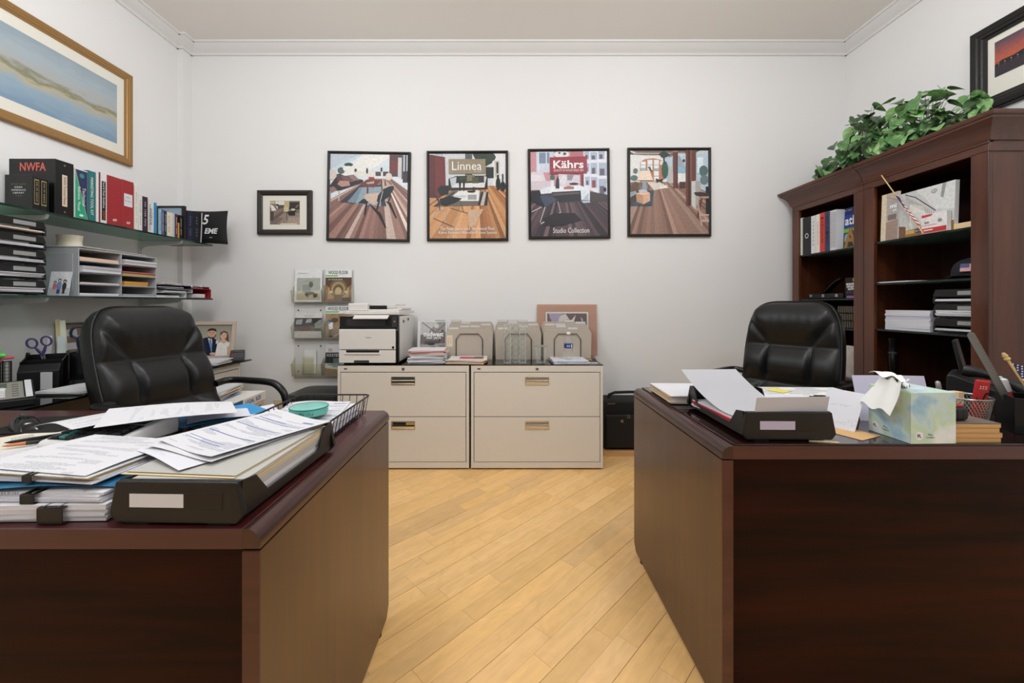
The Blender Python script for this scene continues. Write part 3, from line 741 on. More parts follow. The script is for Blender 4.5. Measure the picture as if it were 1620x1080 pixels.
# poster 2: sofa, low table and dark chair on oak floor
S=[((214,216,220),rc(70,66,943,1020)),((182,190,200),rc(140,66,230,110)),((210,212,216),rc(250,66,480,440)),((90,96,100),rc(480,66,560,440)),((50,66,58),[(560,66),(820,66),(830,150),(720,210),(600,140)]),((228,228,228),rc(790,66,943,440)),((196,192,184),rc(815,150,872,330)),((52,52,52),rc(835,165,858,290)),((60,72,60),ell(770,110,60,50,9)),((44,48,48),rc(715,220,805,345))]
S+=fan(620,250,430,-700,1900,1020,46,[(196,140,92),(214,158,108),(178,122,78),(206,150,100),(160,106,68),(222,170,120)],8)
S+=[((112,44,40),[(70,80),(250,108),(258,440),(190,560),(70,560)]),((92,34,32),[(70,80),(140,88),(140,560),(70,560)]),((34,34,38),[(290,350),(380,320),(735,315),(735,470),(290,480)]),((196,202,208),[(305,350),(382,330),(370,440),(325,450)]),((226,224,222),[(330,450),(380,400),(700,395),(700,450)]),((58,64,44),rc(415,330,515,400)),((124,118,92),rc(500,310,590,380)),((78,84,54),rc(560,330,635,402)),((206,206,206),[(690,320),(725,330),(700,450)]),((60,56,56),rc(640,320,695,390)),
 ((110,100,92),[(120,660),(330,480),(740,500),(735,650)]),((40,38,40),[(620,648),(665,500),(690,500),(650,650)]),((196,186,172),[(650,650),(690,500),(720,500),(690,650)]),((36,34,38),[(700,650),(725,500),(745,500),(725,650)]),((40,34,34),[(115,660),(350,500),(365,505),(160,655)]),
 ((230,230,228),[(340,540),(410,485),(645,485),(635,600),(430,600)]),((160,160,156),rc(510,530,610,585)),((206,204,200),rc(345,535,490,560)),((30,30,32),[(405,365),(437,365),(425,490),(415,490)]),((30,30,32),[(450,358),(482,358),(470,490),(460,490)]),((38,38,40),ell(550,495,50,14,10)),((40,40,42),rc(565,445,590,490)),((24,24,26),[(160,470),(200,430),(290,425),(290,520),(200,540)]),
 ((26,24,28),[(190,575),(310,545),(445,572),(370,620),(260,660),(200,640)]),((60,54,56),[(112,505),(130,505),(205,620),(190,640)]),((186,182,180),line(150,700,118,790,7)),((186,182,180),line(150,700,250,700,7)),((190,186,184),line(250,710,250,845,8)),((40,36,38),line(185,620,190,700,8)),((90,80,76),line(425,600,462,722,7)),((70,52,44),line(118,792,350,890,5)),((80,58,46),line(305,675,640,780,5)),((30,30,32),ell(855,410,26,75,12)),((30,30,32),ell(908,440,32,56,12)),((30,30,32),rc(900,300,915,400)),((30,30,32),rc(842,310,862,350)),
 ((206,172,142),[(510,700),(690,690),(640,780),(600,880),(520,900)]),((150,136,110),rc(294,132,713,296))]  # first shape is a glare patch painted into the print's floor
cx,cy,w_,h_=bx(676,240,804,381.5)
poster('black-framed poster of a dark chair and sofa on oak with tan logo',cx,cy,w_,h_,R(-.2),S,(70,66,943,1020),[('Linnea',332,160,668,256,INKW,.0),('BY KÄHRS',585,264,668,276,INKW,0),('The Next Generation Hardwood Floor',195,888,820,928,INKW,0),('Kährs Patented Woodloc® Joint System',178,935,836,978,INKW,0)])
# poster 3: white bookshelf room with maroon logo
S=[((206,150,158),rc(60,66,940,1020)),((186,116,126),rc(520,66,670,470)),((210,216,230),rc(130,66,330,300)),((130,146,170),rc(155,80,280,200)),((240,240,244),rc(150,66,160,300)),((240,240,244),rc(240,66,250,210)),((230,228,230),ell(420,100,90,40,12)),((90,84,90),ell(455,95,20,16,8)),((96,90,96),ell(395,85,14,12,8)),((120,60,66),rc(640,330,680,480)),
 ((230,232,240),[(670,66),(940,66),(940,590),(670,470)])]
for (a,b,c,d) in ((680,70,735,160),(750,80,825,165),(840,62,910,160),(680,205,735,300),(750,200,825,325),(842,200,935,345),(686,355,738,450),(752,360,825,480),(840,380,930,560)): S+=[((176,186,206),rc(a,b,c,d)),((104,96,112),rc(a+12,b+(d-b)*.45,a+(c-a)*.7,d-4))]
S+=[((150,70,76),rc(765,395,805,470)),((30,34,44),ell(910,500,18,26))]
S+=fan(420,330,560,-900,1900,1020,56,[(74,60,66),(60,50,56),(92,74,80),(84,66,72),(52,44,50),(110,90,94)],12)
S+=[((70,60,66),[(180,540),(640,500),(940,560),(940,640),(400,640),(180,620)]),((222,212,218),[(65,300),(200,290),(240,400),(65,405)]),((232,224,230),rc(65,330,190,400)),((212,202,210),[(65,400),(290,400),(290,500),(65,500)]),((216,208,216),[(380,320),(625,340),(625,470),(380,470)]),((150,146,158),[(480,320),(560,330),(530,395),(480,395)]),((226,222,228),[(380,420),(440,330),(480,360),(460,450)]),
 ((226,232,238),[(165,500),(250,465),(640,455),(740,510),(640,505),(180,545)]),((236,240,244),[(250,470),(620,455),(735,505),(300,525)]),((40,38,44),[(300,525),(630,510),(630,625),(380,635),(330,600)]),((96,84,90),[(310,540),(610,525),(620,545),(320,565)]),((220,228,236),[(630,505),(738,505),(735,620),(640,620)]),((180,190,204),[(640,620),(720,540),(722,618)]),((190,204,220),[(640,628),(735,625),(740,645),(660,650)]),((232,232,236),rc(290,390,330,470)),((76,104,96),ell(312,360,26,34,9)),((52,50,60),[(345,485),(355,390),(372,340),(388,390),(390,485)]),((178,120,116),[(440,470),(500,455),(560,470),(550,495),(440,495)]),((56,48,54),ell(555,435,55,14,10)),
 ((30,32,40),[(65,510),(165,505),(215,690),(200,690),(65,620)]),((64,78,100),[(165,565),(230,560),(365,600),(290,660),(225,690)]),((206,200,202),line(225,690,165,860,8)),((214,208,210),line(172,878,402,752,10)),((190,184,188),line(370,630,400,752,7)),((206,200,202),line(70,742,185,690,8)),((38,32,36),[(200,820),(330,760),(560,760),(640,840),(420,900),(230,900)]),
 ((156,52,66),[(284,136),(706,128),(706,316),(284,324)])]
cx,cy,w_,h_=bx(835.5,236.5,964,378)
poster('black-framed poster of a white bookshelf room with maroon logo',cx,cy,w_,h_,R(-.6),S,(60,66,940,1020),[('Kährs',322,172,668,262,INKW,.025),('QUALITY IN WOOD SINCE 1857',325,272,668,300,INKW,0),('Studio Collection',312,925,726,982,INKW,0)])
# poster 4: beamed loft with lamp
S=[((206,212,216),rc(75,66,948,1015)),((120,100,96),[(75,66),(860,66),(800,100),(150,90)]),((104,84,78),[(75,80),(160,125),(155,150),(75,110)]),((170,150,140),rc(130,92,700,104)),((150,130,122),[(500,140),(560,70),(620,66),(560,120),(520,155)]),((120,98,92),rc(130,108,560,122)),((232,230,226),[(75,115),(440,130),(560,440),(75,440)]),((190,208,220),[(480,150),(948,100),(948,560),(480,440)]),
 ((196,130,104),[(185,420),(188,200),(240,168),(330,155),(410,170),(440,195),(440,420)])]
for (a,b,c,d) in ((195,195,252,230),(270,175,326,230),(342,175,398,230),(195,236,252,290),(270,236,326,290),(342,236,396,290),(342,300,396,355),(342,362,396,410),(410,190,436,230)): S.append(((232,238,236),rc(a,b,c,d)))
S+=[((140,200,206),rc(195,265,252,290)),((140,200,206),rc(342,268,396,290)),((84,96,104),[(272,255),(300,250),(330,320),(300,300)])]
S+=fan(330,250,425,-1200,1900,1015,60,[(152,120,106),(134,104,92),(168,136,120),(120,92,82),(146,114,100),(178,148,132)],17)
S+=[((224,214,204),[(265,430),(420,430),(500,490),(340,520)]),((240,234,222),[(400,480),(480,460),(495,495),(410,500)]),((60,98,84),ell(462,290,36,100,12)),((50,74,66),[(395,110),(450,70),(520,120),(470,150),(430,150)]),((56,70,64),line(450,120,455,220,16)),((64,58,56),[(360,385),(400,400),(460,380),(430,415),(440,450),(400,420),(370,440)]),
 ((236,234,232),rc(510,330,690,440)),((190,190,188),rc(500,250,550,440)),((110,70,62),rc(552,90,605,498)),((84,52,46),rc(590,90,605,498)),((150,186,204),rc(605,250,690,330)),((160,170,180),[(605,130),(625,130),(680,250),(605,250)]),((60,60,66),ell(672,185,14,16)),((80,60,52),rc(622,425,690,500)),((108,68,60),rc(695,66,806,695)),((74,46,42),rc(720,66,740,695)),((134,92,80),rc(740,66,760,420)),((226,240,246),rc(820,150,888,330)),((88,112,112),ell(890,300,50,60,9)),((110,130,132),ell(900,400,46,56,9)),((206,208,206),[(755,420),(800,415),(800,740),(755,690)]),((176,170,166),[(800,410),(850,420),(860,560),(800,740)]),((40,38,46),rc(915,480,948,800)),((62,54,54),[(780,545),(850,540),(948,552),(948,590),(860,595),(800,580)]),((190,150,136),rc(860,590,948,612)),((96,62,56),line(870,610,820,835,20)),((200,168,156),line(820,620,870,925,16)),((206,176,164),rc(850,792,948,808)),((200,170,158),rc(870,850,948,880)),
 ((60,84,98),[(75,695),(260,520),(338,525),(318,695)]),((70,64,62),[(75,480),(150,470),(170,560),(140,650),(75,680)]),((104,80,66),[(75,470),(130,420),(175,440),(160,520),(75,530)]),((150,160,162),[(75,540),(140,525),(150,560),(75,600)]),((96,116,112),ell(120,380,40,30)),((100,120,116),ell(135,300,26,28)),((222,176,146),[(140,555),(270,535),(296,555),(296,640),(220,678),(146,650)]),((196,148,118),[(140,555),(220,575),(220,678),(146,650)]),((236,200,170),[(140,555),(240,530),(298,552),(220,576)]),((150,164,176),rc(210,415,258,545)),((190,200,206),ell(215,530,50,18)),((244,222,202),[(188,300),(292,298),(330,408),(152,408)])]
cx,cy,w_,h_=bx(992,235,1123,374.5); poster('black-framed poster of a beamed loft with a white table lamp',cx,cy,w_,h_,R(-.1),S,(75,66,948,1015))
# small framed sofa photo
cx,cy,w_,h_=bx(409.5,302,495,371.5)
t=wall_frame('small dark-framed photo of a brown sofa left of the posters',w_,h_,.042,.032,(cx,D,cy),0,DKFRAME,backcol=MATB)
S=[((120,108,96),rc(310,270,980,800)),((202,180,130),rc(310,280,420,340)),((226,222,214),rc(430,275,630,360)),((190,176,130),[(630,275),(745,275),(745,410),(630,420)]),((40,46,42),rc(745,300,970,460)),((150,132,120),[(330,800),(620,540),(980,540),(980,800)]),((120,104,94),[(330,780),(500,640),(620,660),(450,800)]),((168,148,134),[(700,800),(720,640),(980,640),(980,800)]),((104,88,80),[(310,420),(500,380),(620,420),(610,540),(390,720),(310,720)]),((74,62,60),[(310,500),(390,510),(390,700),(310,720)]),((134,114,104),[(390,500),(600,430),(600,490),(400,620)]),((84,66,66),[(420,340),(500,340),(520,380),(620,370),(610,420),(500,430)]),((232,226,220),[(315,350),(390,380),(460,480),(350,500)]),((220,212,200),[(430,370),(490,400),(480,460)]),((206,190,150),rc(620,410,730,510)),((36,34,34),[(690,510),(900,480),(890,600),(740,600)]),((210,200,180),ell(830,465,50,25)),((70,60,58),line(690,530,690,700,16)),((150,136,128),line(885,520,885,690,14)),((180,120,80),line(890,420,950,360,22)),((226,216,210),rc(550,770,925,802))]
picture(S,(310,270,980,802),.246,.196,t,(0,-.0145,-.002))
text('~LIVING ROOM FURNIT',.13,.006,INKR,t,(.045,-.0172,-.0945))

# ---------------------------------------------------------------- gold framed print on the left wall (generic water scene stand-in)
t=wall_frame('large gold-framed blue and grey water print on the left wall',1.0,.636,.055,.028,(XL,2.30,2.434),0,GOLD,'+x',backcol=MATB)
def seascape():
    m,nt,b=newmat('soft_water_print'); N=nt.nodes; L=nt.links
    tc=N.new('ShaderNodeTexCoord'); sp=N.new('ShaderNodeSeparateXYZ'); L.new(tc.outputs['Object'],sp.inputs[0])
    mp=N.new('ShaderNodeMapping'); mp.inputs['Scale'].default_value=(7,1,26); L.new(tc.outputs['Object'],mp.inputs['Vector'])
    n=N.new('ShaderNodeTexNoise'); n.inputs['Scale'].default_value=1.; n.inputs['Detail'].default_value=5; L.new(mp.outputs[0],n.inputs['Vector'])
    ad=N.new('ShaderNodeMath'); ad.operation='MULTIPLY_ADD'; ad.inputs[1].default_value=.16; L.new(n.outputs['Fac'],ad.inputs[0]); L.new(sp.outputs[2],ad.inputs[2])
    r=N.new('ShaderNodeMapRange'); r.inputs['From Min'].default_value=-.12; r.inputs['From Max'].default_value=.28; L.new(ad.outputs[0],r.inputs['Value'])
    cr=N.new('ShaderNodeValToRGB'); e=cr.color_ramp.elements
    e[0].position=0; e[0].color=lin((124,152,176)); e[1].position=1; e[1].color=lin((150,166,176))
    for p,c in ((.28,(150,172,188)),(.40,(186,176,150)),(.47,(134,134,104)),(.55,(176,178,176)),(.75,(168,182,190))):
        k=e.new(p); k.color=lin(c)
    L.new(r.outputs['Result'],cr.inputs['Fac']); L.new(cr.outputs['Color'],b.inputs['Base Color']); b.inputs['Roughness'].default_value=.5
    return m
MB().box(-.395,.395,-.0135,-.0128,-.197,.197).obj('print',seascape(),t)
# ---------------------------------------------------------------- black framed night view on the right wall
# right wall: left (far) edge at x=1543
t=wall_frame('black-framed sunset photograph high on the right wall above the bookcase',0.64,.49,.077,.04,(XR,2.071,2.515),0,mat('ebony_frame',(22,20,19),.35,bump=.5,bscale=120),'-x',backcol=MATB)
S=[(((74,70,88),(200,96,66)),rc(0,0,100,62)),(((196,92,64),(70,52,56)),rc(0,55,100,70)),((52,44,52),rc(0,66,100,100)),((34,28,32),[(0,66),(8,58),(20,60),(30,56),(44,60),(60,55),(80,59),(100,54),(100,68),(0,70)])]
for k in range(14): S.append(((226,206,160),rc(4+k*6.7,64,5+k*6.7,66))); S.append(((110,88,80),rc(4.2+k*6.7,66,4.8+k*6.7,74)))
picture(S,(0,0,100,100),.42,.20,t,(0,-.019,.033))
# ---------------------------------------------------------------- shared small builders
def sheet(label,w_,l_,loc,rz,mt,curl=None,name='paper_sheet',cat='paper',group=None,parent=None,th=.0006,nu=8,nv=10,tilt=(0,0)):
    "one sheet; curl(u,v)->lift in metres, u across 0..1, v along 0..1"
    f=curl or (lambda u,v:0)
    m=MB().slab(lambda u,v:((u-.5)*w_,(v-.5)*l_,th/2+f(u,v)),nu if curl else 1,nv if curl else 1,th)
    o=m.obj(name,mt,parent,loc,(tilt[0],tilt[1],rz),smooth=60 if curl else False)
    if parent is None: tag(o,label,cat,group)
    return o
def stack(label,w_,l_,h_,n,loc,rz,mats,seed=0,jit=.006,jr=2.0,name='paper_stack',cat='papers',parent=None,part_='sheet',group=None):
    q=random.Random(seed)
    t=thing(name,label,cat,loc,(0,0,rz),group) if parent is None else link(name,None,parent,loc,(0,0,rz))
    z=0; hs=[q.uniform(.6,1.4) for _ in range(n)]; k=h_/sum(hs)
    for i in range(n):
        hh=hs[i]*k; mt=mats[i%len(mats)] if not callable(mats) else mats(i)
        MB().box(-w_/2,w_/2,-l_/2,l_/2,0,hh-.0002).obj(part_,mt,t,(q.uniform(-jit,jit),q.uniform(-jit,jit),z),(0,0,R(q.uniform(-jr,jr)))); z+=hh
    return t
def book(label,th,h_,dp,loc,face,cover,pages=None,title=None,ink=None,lean=0,name='book',cat='book',group=None,tw=.55,tpos=.5,rot=None,soft=False,spine_h=.7):
    """upright book; origin at the base centre; spine towards +x (face '+x') or -x; thickness along y"""
    t=thing(name,label,cat,loc,(lean,0,0),group); s=1 if face=='+x' else -1
    c=.0022 if not soft else .0008; ins=.004 if not soft else .0
    x0,x1=-dp/2,dp/2
    m=MB()
    m.box(x0,x1,-th/2,-th/2+c,0,h_).box(x0,x1,th/2-c,th/2,0,h_)
    if s>0: m.box(x1-c,x1,-th/2+c,th/2-c,0,h_)
    else: m.box(x0,x0+c,-th/2+c,th/2-c,0,h_)
    m.obj('cover',cover,t)
    pa,pb=(x0+ins,x1-c) if s>0 else (x0+c,x1-ins)
    MB().box(pa,pb,-th/2+c,th/2-c,ins,h_-ins).obj('pages',pages or WHITE,t)
    if title:
        r_=-math.pi/2 if rot is None else rot
        text(title,h_*spine_h,th*tw,ink or INKW,t,(s*dp/2,0,h_*tpos),face,rot=r_)
    return t
def binder(label,th,h_,dp,loc,face,cover,lean=0,group=None):
    t=thing('ring_binder',label,'binder',loc,(lean,0,0),group); s=1 if face=='+x' else -1
    m=MB(); c=.003; X=s*dp/2
    xa,xb=sorted((X,X-s*.004)); m.box(xa,xb,-th/2,th/2,0,h_)
    xa,xb=sorted((X-s*.004,-X)); m.box(xa,xb,-th/2,-th/2+c,0,h_).box(xa,xb,th/2-c,th/2,0,h_)
    m.obj('cover',cover,t,bevel=.0012,seg=1)
    xa,xb=sorted((X-s*.03,-X+s*.012)); MB().box(xa,xb,-th/2+.006,th/2-.006,.006,h_-.02).obj('pages',WHITE,t)
    return t
def tray_mesh(w_,l_,h_):
    "front/back walls and floor of a stackable black letter tray; front towards -y, base z=0"
    parts={}
    def wall(y0,y1):
        pl=[(-w_/2+.012,0),(w_/2-.012,0),(w_/2,.016),(w_/2-.012,h_),(-w_/2+.012,h_),(-w_/2,.016)]
        return MB().prism(pl,'y',y0,y1)
    f=wall(0,.014); b=wall(l_-.012,l_)
    b.box(-w_/2+.012,w_/2-.012,.012,l_-.012,.006,.010)
    for s in (-1,1):
        x=s*(w_/2-.012)
        pl=[(.012,.006),(l_-.01,.006),(l_-.01,h_),(l_-.045,h_),(l_-.075,.026),(.085,.026),(.05,h_-.006),(.012,h_)]
        b.prism(pl,'x',min(x,x+s*.004),max(x,x+s*.004))
    return f,b
def letter_tray(label,loc,rz,w_=.262,l_=.37,h_=.072,group=None,paper=True,window=True,raised=False):
    t=thing('letter_tray',label,'letter tray',loc,(0,0,rz),group)
    f,b=tray_mesh(w_,l_,h_)
    if raised:
        f=MB().prism([(-w_/2+.012,h_),(-w_/2,h_*.55),(-w_/2+.006,h_*.46),(w_/2-.006,h_*.46),(w_/2,h_*.55),(w_/2-.012,h_)],'y',0,.012)
        f.box(-w_/2,-w_/2+.012,.0,.012,0,h_*.46).box(w_/2-.012,w_/2,.0,.012,0,h_*.46).box(-w_/2,w_/2,.0,.014,-.001,.0035)
    f.obj('tray_front',BLACKP,t,bevel=.0025); b.obj('tray_body',BLACKP,t,bevel=.001,seg=1)
    if raised:
        MB().box(-.005,.085,-.0008,.0002,h_*.58,h_*.86).obj('label_window',mat('label_grey',(150,152,150),.3),t)
    elif window:
        fr=MB().box(-.083,.085,-.0008,0,.026,.056).obj('label_recess',BLACKS,t,bevel=.0006,seg=1)
        MB().box(-.083,.015,-.0012,-.0006,.029,.053).obj('label_window',paper if not isinstance(paper,bool) else WHITE,t)
    for s in (-1,1):
        MB().box(s*.075-.02,s*.075+.02,.004,.02,-.004,0).obj('tray_foot',BLACKS,t)
    return t
LW=lambda x,X=2.33: X*630/(800.0-x)      # depth of a point seen at column x on a plane X metres left of the lens

# ---------------------------------------------------------------- upper glass shelf: row of books
def ubook(label,x0,x1,top,dp,cover,**k):
    ya,yb=LW(x0)+.0008,LW(x1)-.0008
    zt=CZ+(480-top)*ya/630; f=k.pop('front',0)
    return book(label,yb-ya,zt-ZU,dp,(-2.33-dp/2-f,(ya+yb)/2,ZU),'+x',cover,**k)
# slipcased reference set at the near end
y0=1.957; t=thing('slipcase_set','black boxed set of small reference books in front of the big black binder','book set',(-2.39,y0+.038,ZU))
MB().box(-.075,.06,-.036,-.030,0,.172).box(-.075,.06,.032,.036,0,.172).box(-.075,-.071,-.036,.036,0,.172).obj('slipcase',BLACKS,t,bevel=.0015)
for k,(ya,yb) in enumerate(((-.029,-.001),(.001,.031))):
    v=MB().box(-.07,.058,ya,yb,.002,.165).obj('volume',BLACKM,t,bevel=.002)
    MB().box(.058,.0588,ya+.004,yb-.004,.03,.155).obj('spine_panel',mat('dull_gold',(150,134,92),.5),v)
    MB().box(.0588,.0592,ya+.006,yb-.006,.036,.149).obj('spine_field',BLACKM,v)
    text('~Desk Ref Wordbook',.10,.009,mat('gold_ink',(190,170,120),.5),v,(.0592,(ya+yb)/2,.092),'+x',rot=-math.pi/2)
for i,(s_,w_,z) in enumerate((('~The New Yorker',.075,.125),('DESK',.04,.110),('REFERENCE',.07,.096),('LIBRARY',.055,.082),('* * *',.03,.068))):
    text(s_,w_,.0075,MATS['dull_gold'] if i in(0,4) else INKW,t,(-.005,-.0362,z),'-y')
# the big black technical binder
ya,yb=2.06,2.148
t=thing('ring_binder','thick black binder with salmon four-letter cover title, the tallest on the upper shelf','binder',(-2.44,(ya+yb)/2,ZU))
MB().box(-.13,.106,-.044,-.041,0,.287).box(-.13,.106,.041,.044,0,.287).box(.106,.11,-.044,.044,0,.287).obj('cover',BLACKS,t,bevel=.001,seg=1)
MB().box(-.11,.09,-.039,.039,.006,.27).obj('pages',WHITE,t)
text('NWFA',.135,.044,INKR,t,(-.005,-.0442,.245),'-y',bold=.02)
MB().box(.11,.1106,-.012,.012,.05,.215).obj('spine_label',mat('cream_label',(222,200,180),.6),t)
text('NWFA Technical Manual',.145,.012,INKK,t,(.1107,0,.132),'+x',rot=-math.pi/2)
for z in (.265,.02): MB().cyl((0,0,0),.004,.001,10).obj('rivet',STEEL,t,(.1102,0,z),(0,R(90),0))
# white view binder with diagonal green and navy spine
t=binder('white view binder with a diagonal green and navy spine',LW(139)-LW(118)-.002,.272,.24,(-2.45,(LW(118)+LW(139))/2,ZU),'+x',WHITEP)
th=LW(139)-LW(118)-.006
picture([((34,44,88),rc(0,0,10,40)),((24,158,118),[(0,0),(10,40),(0,40)]),((206,190,120),line(0,0,10,40,.3)),((60,130,130),ell(5.5,4.4,2,2)),((210,240,230),ell(5,37.5,1.8,1))],(0,0,10,40),th,.262,t,(.1202,0,.136),'+x',name='spine_print')
text('Technical',.10,.016,INKW,t,(.1212,th*.2,.125),'+x',rot=-math.pi/2); text('Reference  Manual',.13,.014,INKW,t,(.1212,-th*.2,.11),'+x',rot=-math.pi/2)
TEAL=mat('teal_card',(38,112,112),.5)
ubook('teal marketing book with white spine text beside the green-navy binder',139.3,151.5,269,.22,TEAL,title='MARKETING TOOL KIT',spine_h=.75,tw=.35)
ubook('plain white paperback between teal book and black-spined guide',151.8,156.3,271,.21,WHITEP,soft=True)
ubook('thin maroon-lined white booklet left of the black-spined guide',156.5,158.8,272,.21,mat('maroon_line',(130,40,50),.6),soft=True)
t=ubook('white binder with a black spine label reading guidelines',159,169,272,.23,WHITEP)
th=LW(168)-LW(159)-.01
MB().box(.115,.1155,-th/2,th/2,.02,.245).obj('spine_label',BLACKM,t); text('Sand & Finish Guidelines',.15,.011,INKW,t,(.1156,0,.165),'+x',rot=-math.pi/2); text('NWFA',.05,.013,mat('orange_ink',(206,100,50),.5),t,(.1156,0,.05),'+x',rot=-math.pi/2)
for i,(a,b,tp) in enumerate(((169.5,192.5,276),(193,212,283))):
    ya,yb=LW(a),LW(b); zt=CZ+(480-tp)*ya/630-ZU
    t=binder(('plain red vinyl binder','red vinyl binder with a white spine label')[i]+' on the upper shelf',yb-ya-.002,zt,.25,(-2.455,(ya+yb)/2,ZU),'+x',REDB,group='red binders on the upper shelf')
    text('ADP',.026,.014,INKW,t,(.1254,0,.035),'+x',shear=.3,bold=.02)
    if i:
        MB().box(.125,.1256,-.026,.028,.135,.212).obj('spine_label',WHITE,t); text('~MISC',.03,.010,INKG,t,(.1257,0,.19),'+x'); text('~DEPT OFFICE',.042,.009,INKG,t,(.1257,0,.168),'+x')
    else: text('~-------------',.055,.002,mat('dark_red_ink',(110,20,26),.6),t,(.1254,0,.21),'+x')
ubook('cream comb-bound manual right of the red binders',212.6,218.4,293,.22,mat('ivory_card',(228,222,210),.7),soft=True,title='~catalog price lis',ink=INKG,tw=.4)
ubook('white softcover with green band on the upper shelf',218.7,225.2,307,.22,WHITEP,soft=True,title='~product guide',ink=mat('green_ink',(70,120,90),.6),tw=.5)
ubook('dark plum hardback on the upper shelf',225.5,233.8,310,.2,mat('plum_cloth',(58,32,52),.6),title='~the elem ents',tw=.35)
t=ubook('white spiral-bound catalogue beside the plum hardback',234.2,243.4,315,.2,WHITEP,soft=True,title='ANDERSON',ink=INKK,tw=.5,spine_h=.5)
for k in range(14): MB().tube([(.1+.005*math.cos(R(a)),-.016,.02+k*.0125) for a in (0,)]+[(.1035+.006*math.cos(a_*.8),-.016+.003*a_,.02+k*.0125+.004*math.sin(a_)) for a_ in (0,1,2,3)],.0012,5).obj('spiral_loop',BLACKM,t)
ubook('bright blue slim paperback on the upper shelf',243.7,247.9,320,.19,mat('bright_blue',(40,140,196),.5),soft=True)
cols=[((70,52,60),'dark brown slim paperback',248.2,251.6,325),((150,190,200),'pale aqua paperback with dark title',252,256.6,330),((92,96,140),'lilac-blue spined paperback',257,260.8,331),((44,46,60),'dark slate paperback',261.2,265,333),((228,220,204),'cream paperback with a dark swoosh',265.4,271.2,335),((236,214,190),'peach-white paperback',271.6,274.6,336),((170,206,220),'sky-blue slim paperback',275,277.6,337),((104,34,46),'maroon slim paperback',278,282.2,338),((206,150,60),'short amber paperback',282.6,285,352),((22,20,20),'short black paperback',285.3,289.6,340)]
for c,l,a,b,tp in cols:
    ubook(l+' in the row inside the upper shelf',a,b,tp,.15,mat('cover_%d_%d_%d'%c,c,.5),soft=True,title='~collect guide' if (b-a)>3.5 else None,ink=INKW if sum(c)<400 else INKK,tw=.45,front=.005)
# black framed picture standing behind the small books, facing the camera end of the room
t=thing('standing_frame','black-edged blue-grey picture frame standing behind the short paperbacks on the upper shelf','picture frame',(-2.428,2.893,ZU))
W2=.205; H2=.245
for a in ((-W2/2,-W2/2+.016,-.012,.008,0,H2),(W2/2-.02,W2/2,-.012,.008,0,H2),(-W2/2+.016,W2/2-.02,-.012,.008,0,.016),(-W2/2+.016,W2/2-.02,-.012,.008,H2-.012,H2)):
    MB().box(*a).obj('frame_rail',BLKFRAME,t,bevel=.001)
MB().box(-W2/2+.014,W2/2-.018,-.004,.004,.014,H2-.010).obj('backing',mat('blue_grey_mat',(150,168,184),.8,noise=.15,nscale=50),t)
ubook('navy hardback with silver spine bands, left of its twin',296.4,305.6,334,.17,NAVY,title='~HAND BOO',ink=INKG,tw=.3)
ubook('black-navy hardback with silver crest bands at the row end',306,316.4,335,.17,mat('ink_navy',(26,28,40),.6),title='~DIR ECT',ink=INKG,tw=.3)
# leaning magazines
for k,(c,l) in enumerate((((30,26,26),'dark glossy magazine leaning at the end of the upper shelf'),((236,232,226),'white-edged magazine leaning against the black pouch'))):
    m=MB().slab(lambda u,v,k=k:(-.17+.17*u, .010*math.sin(v*1.5), v*.235*(1-.02*k)),2,8,.005)
    o=m.obj('magazine',mat('mag_%d'%k,c,.4),None,(-2.335,3.042+.011*k,ZU+.003),(0,0,0),smooth=60); tag(o,l,'magazine',group='magazines on the upper shelf')
# black pouch with white lettering at the shelf end
def pouch(u,v,sg):
    x=(u-.5)*.33; z=(v-.5)*.265; e=max(abs(2*u-1),abs(2*v-1)); pin=1-.05*(1-(2*u-1)**2)*0
    d=.034*max(0,(1-abs(2*u-1)**2.2)*(1-abs(2*v-1)**2.2))**.6
    return (x*(1-.06*(1-(2*v-1)**2)), sg*d, z*(1-.06*(1-(2*u-1)**2))+.1325)
m=MB(); n=16
for sg in (1,-1):
    V=[pouch(i/n,j/n,sg) for i in range(n+1) for j in range(n+1)]; F=[(i*(n+1)+j,(i+1)*(n+1)+j,(i+1)*(n+1)+j+1,i*(n+1)+j+1) for i in range(n) for j in range(n)]
    m.add(V,F if sg<0 else [q[::-1] for q in F])
t=thing('zip_pouch','black zip pouch with white lettering at the far end of the upper shelf','pouch',(-2.34,3.112,ZU),(0,0,R(3)))
m.obj('pouch_body',mat('black_canvas',(22,22,23),.75,bump=.4,bscale=900),t,smooth=60,weld=True)
text('5',.05,.075,INKW,t,(.022,-.0375,.185),'-y',shear=.25,bold=.02); text('EME',.10,.042,INKW,t,(.062,-.0372,.098),'-y',shear=.25,bold=.03); text('~LINE',.025,.009,INKW,t,(.06,-.036,.048),'-y')

# ---------------------------------------------------------------- lower glass shelf
for k in range(5):
    lb=('lowest','second lowest','middle','second highest','topmost')[k]
    t=letter_tray(lb+' black letter tray in the five-high stack on the lower shelf',(-2.315,1.877,ZW+.0045+k*.0735),math.pi/2,h_=.069,l_=.30,group='black letter trays on the lower shelf',raised=True)
    q=random.Random(k+40); hh=(.021,.019,.014,.012,.010)[k]; n=(5,5,4,3,3)[k]
    mts=[PAPERS[3],PAPERS[1],WHITE]
    if k==4: mts=[mat('peach_paper',(232,196,170),.75),WHITE]
    stack('papers lying in the '+lb+' shelf letter tray',.22,.215,hh,n,(-2.412,1.875,ZW+.0045+k*.0735+.0104),0,mts,seed=k,jit=.005,jr=1.6,group='papers in the shelf trays')
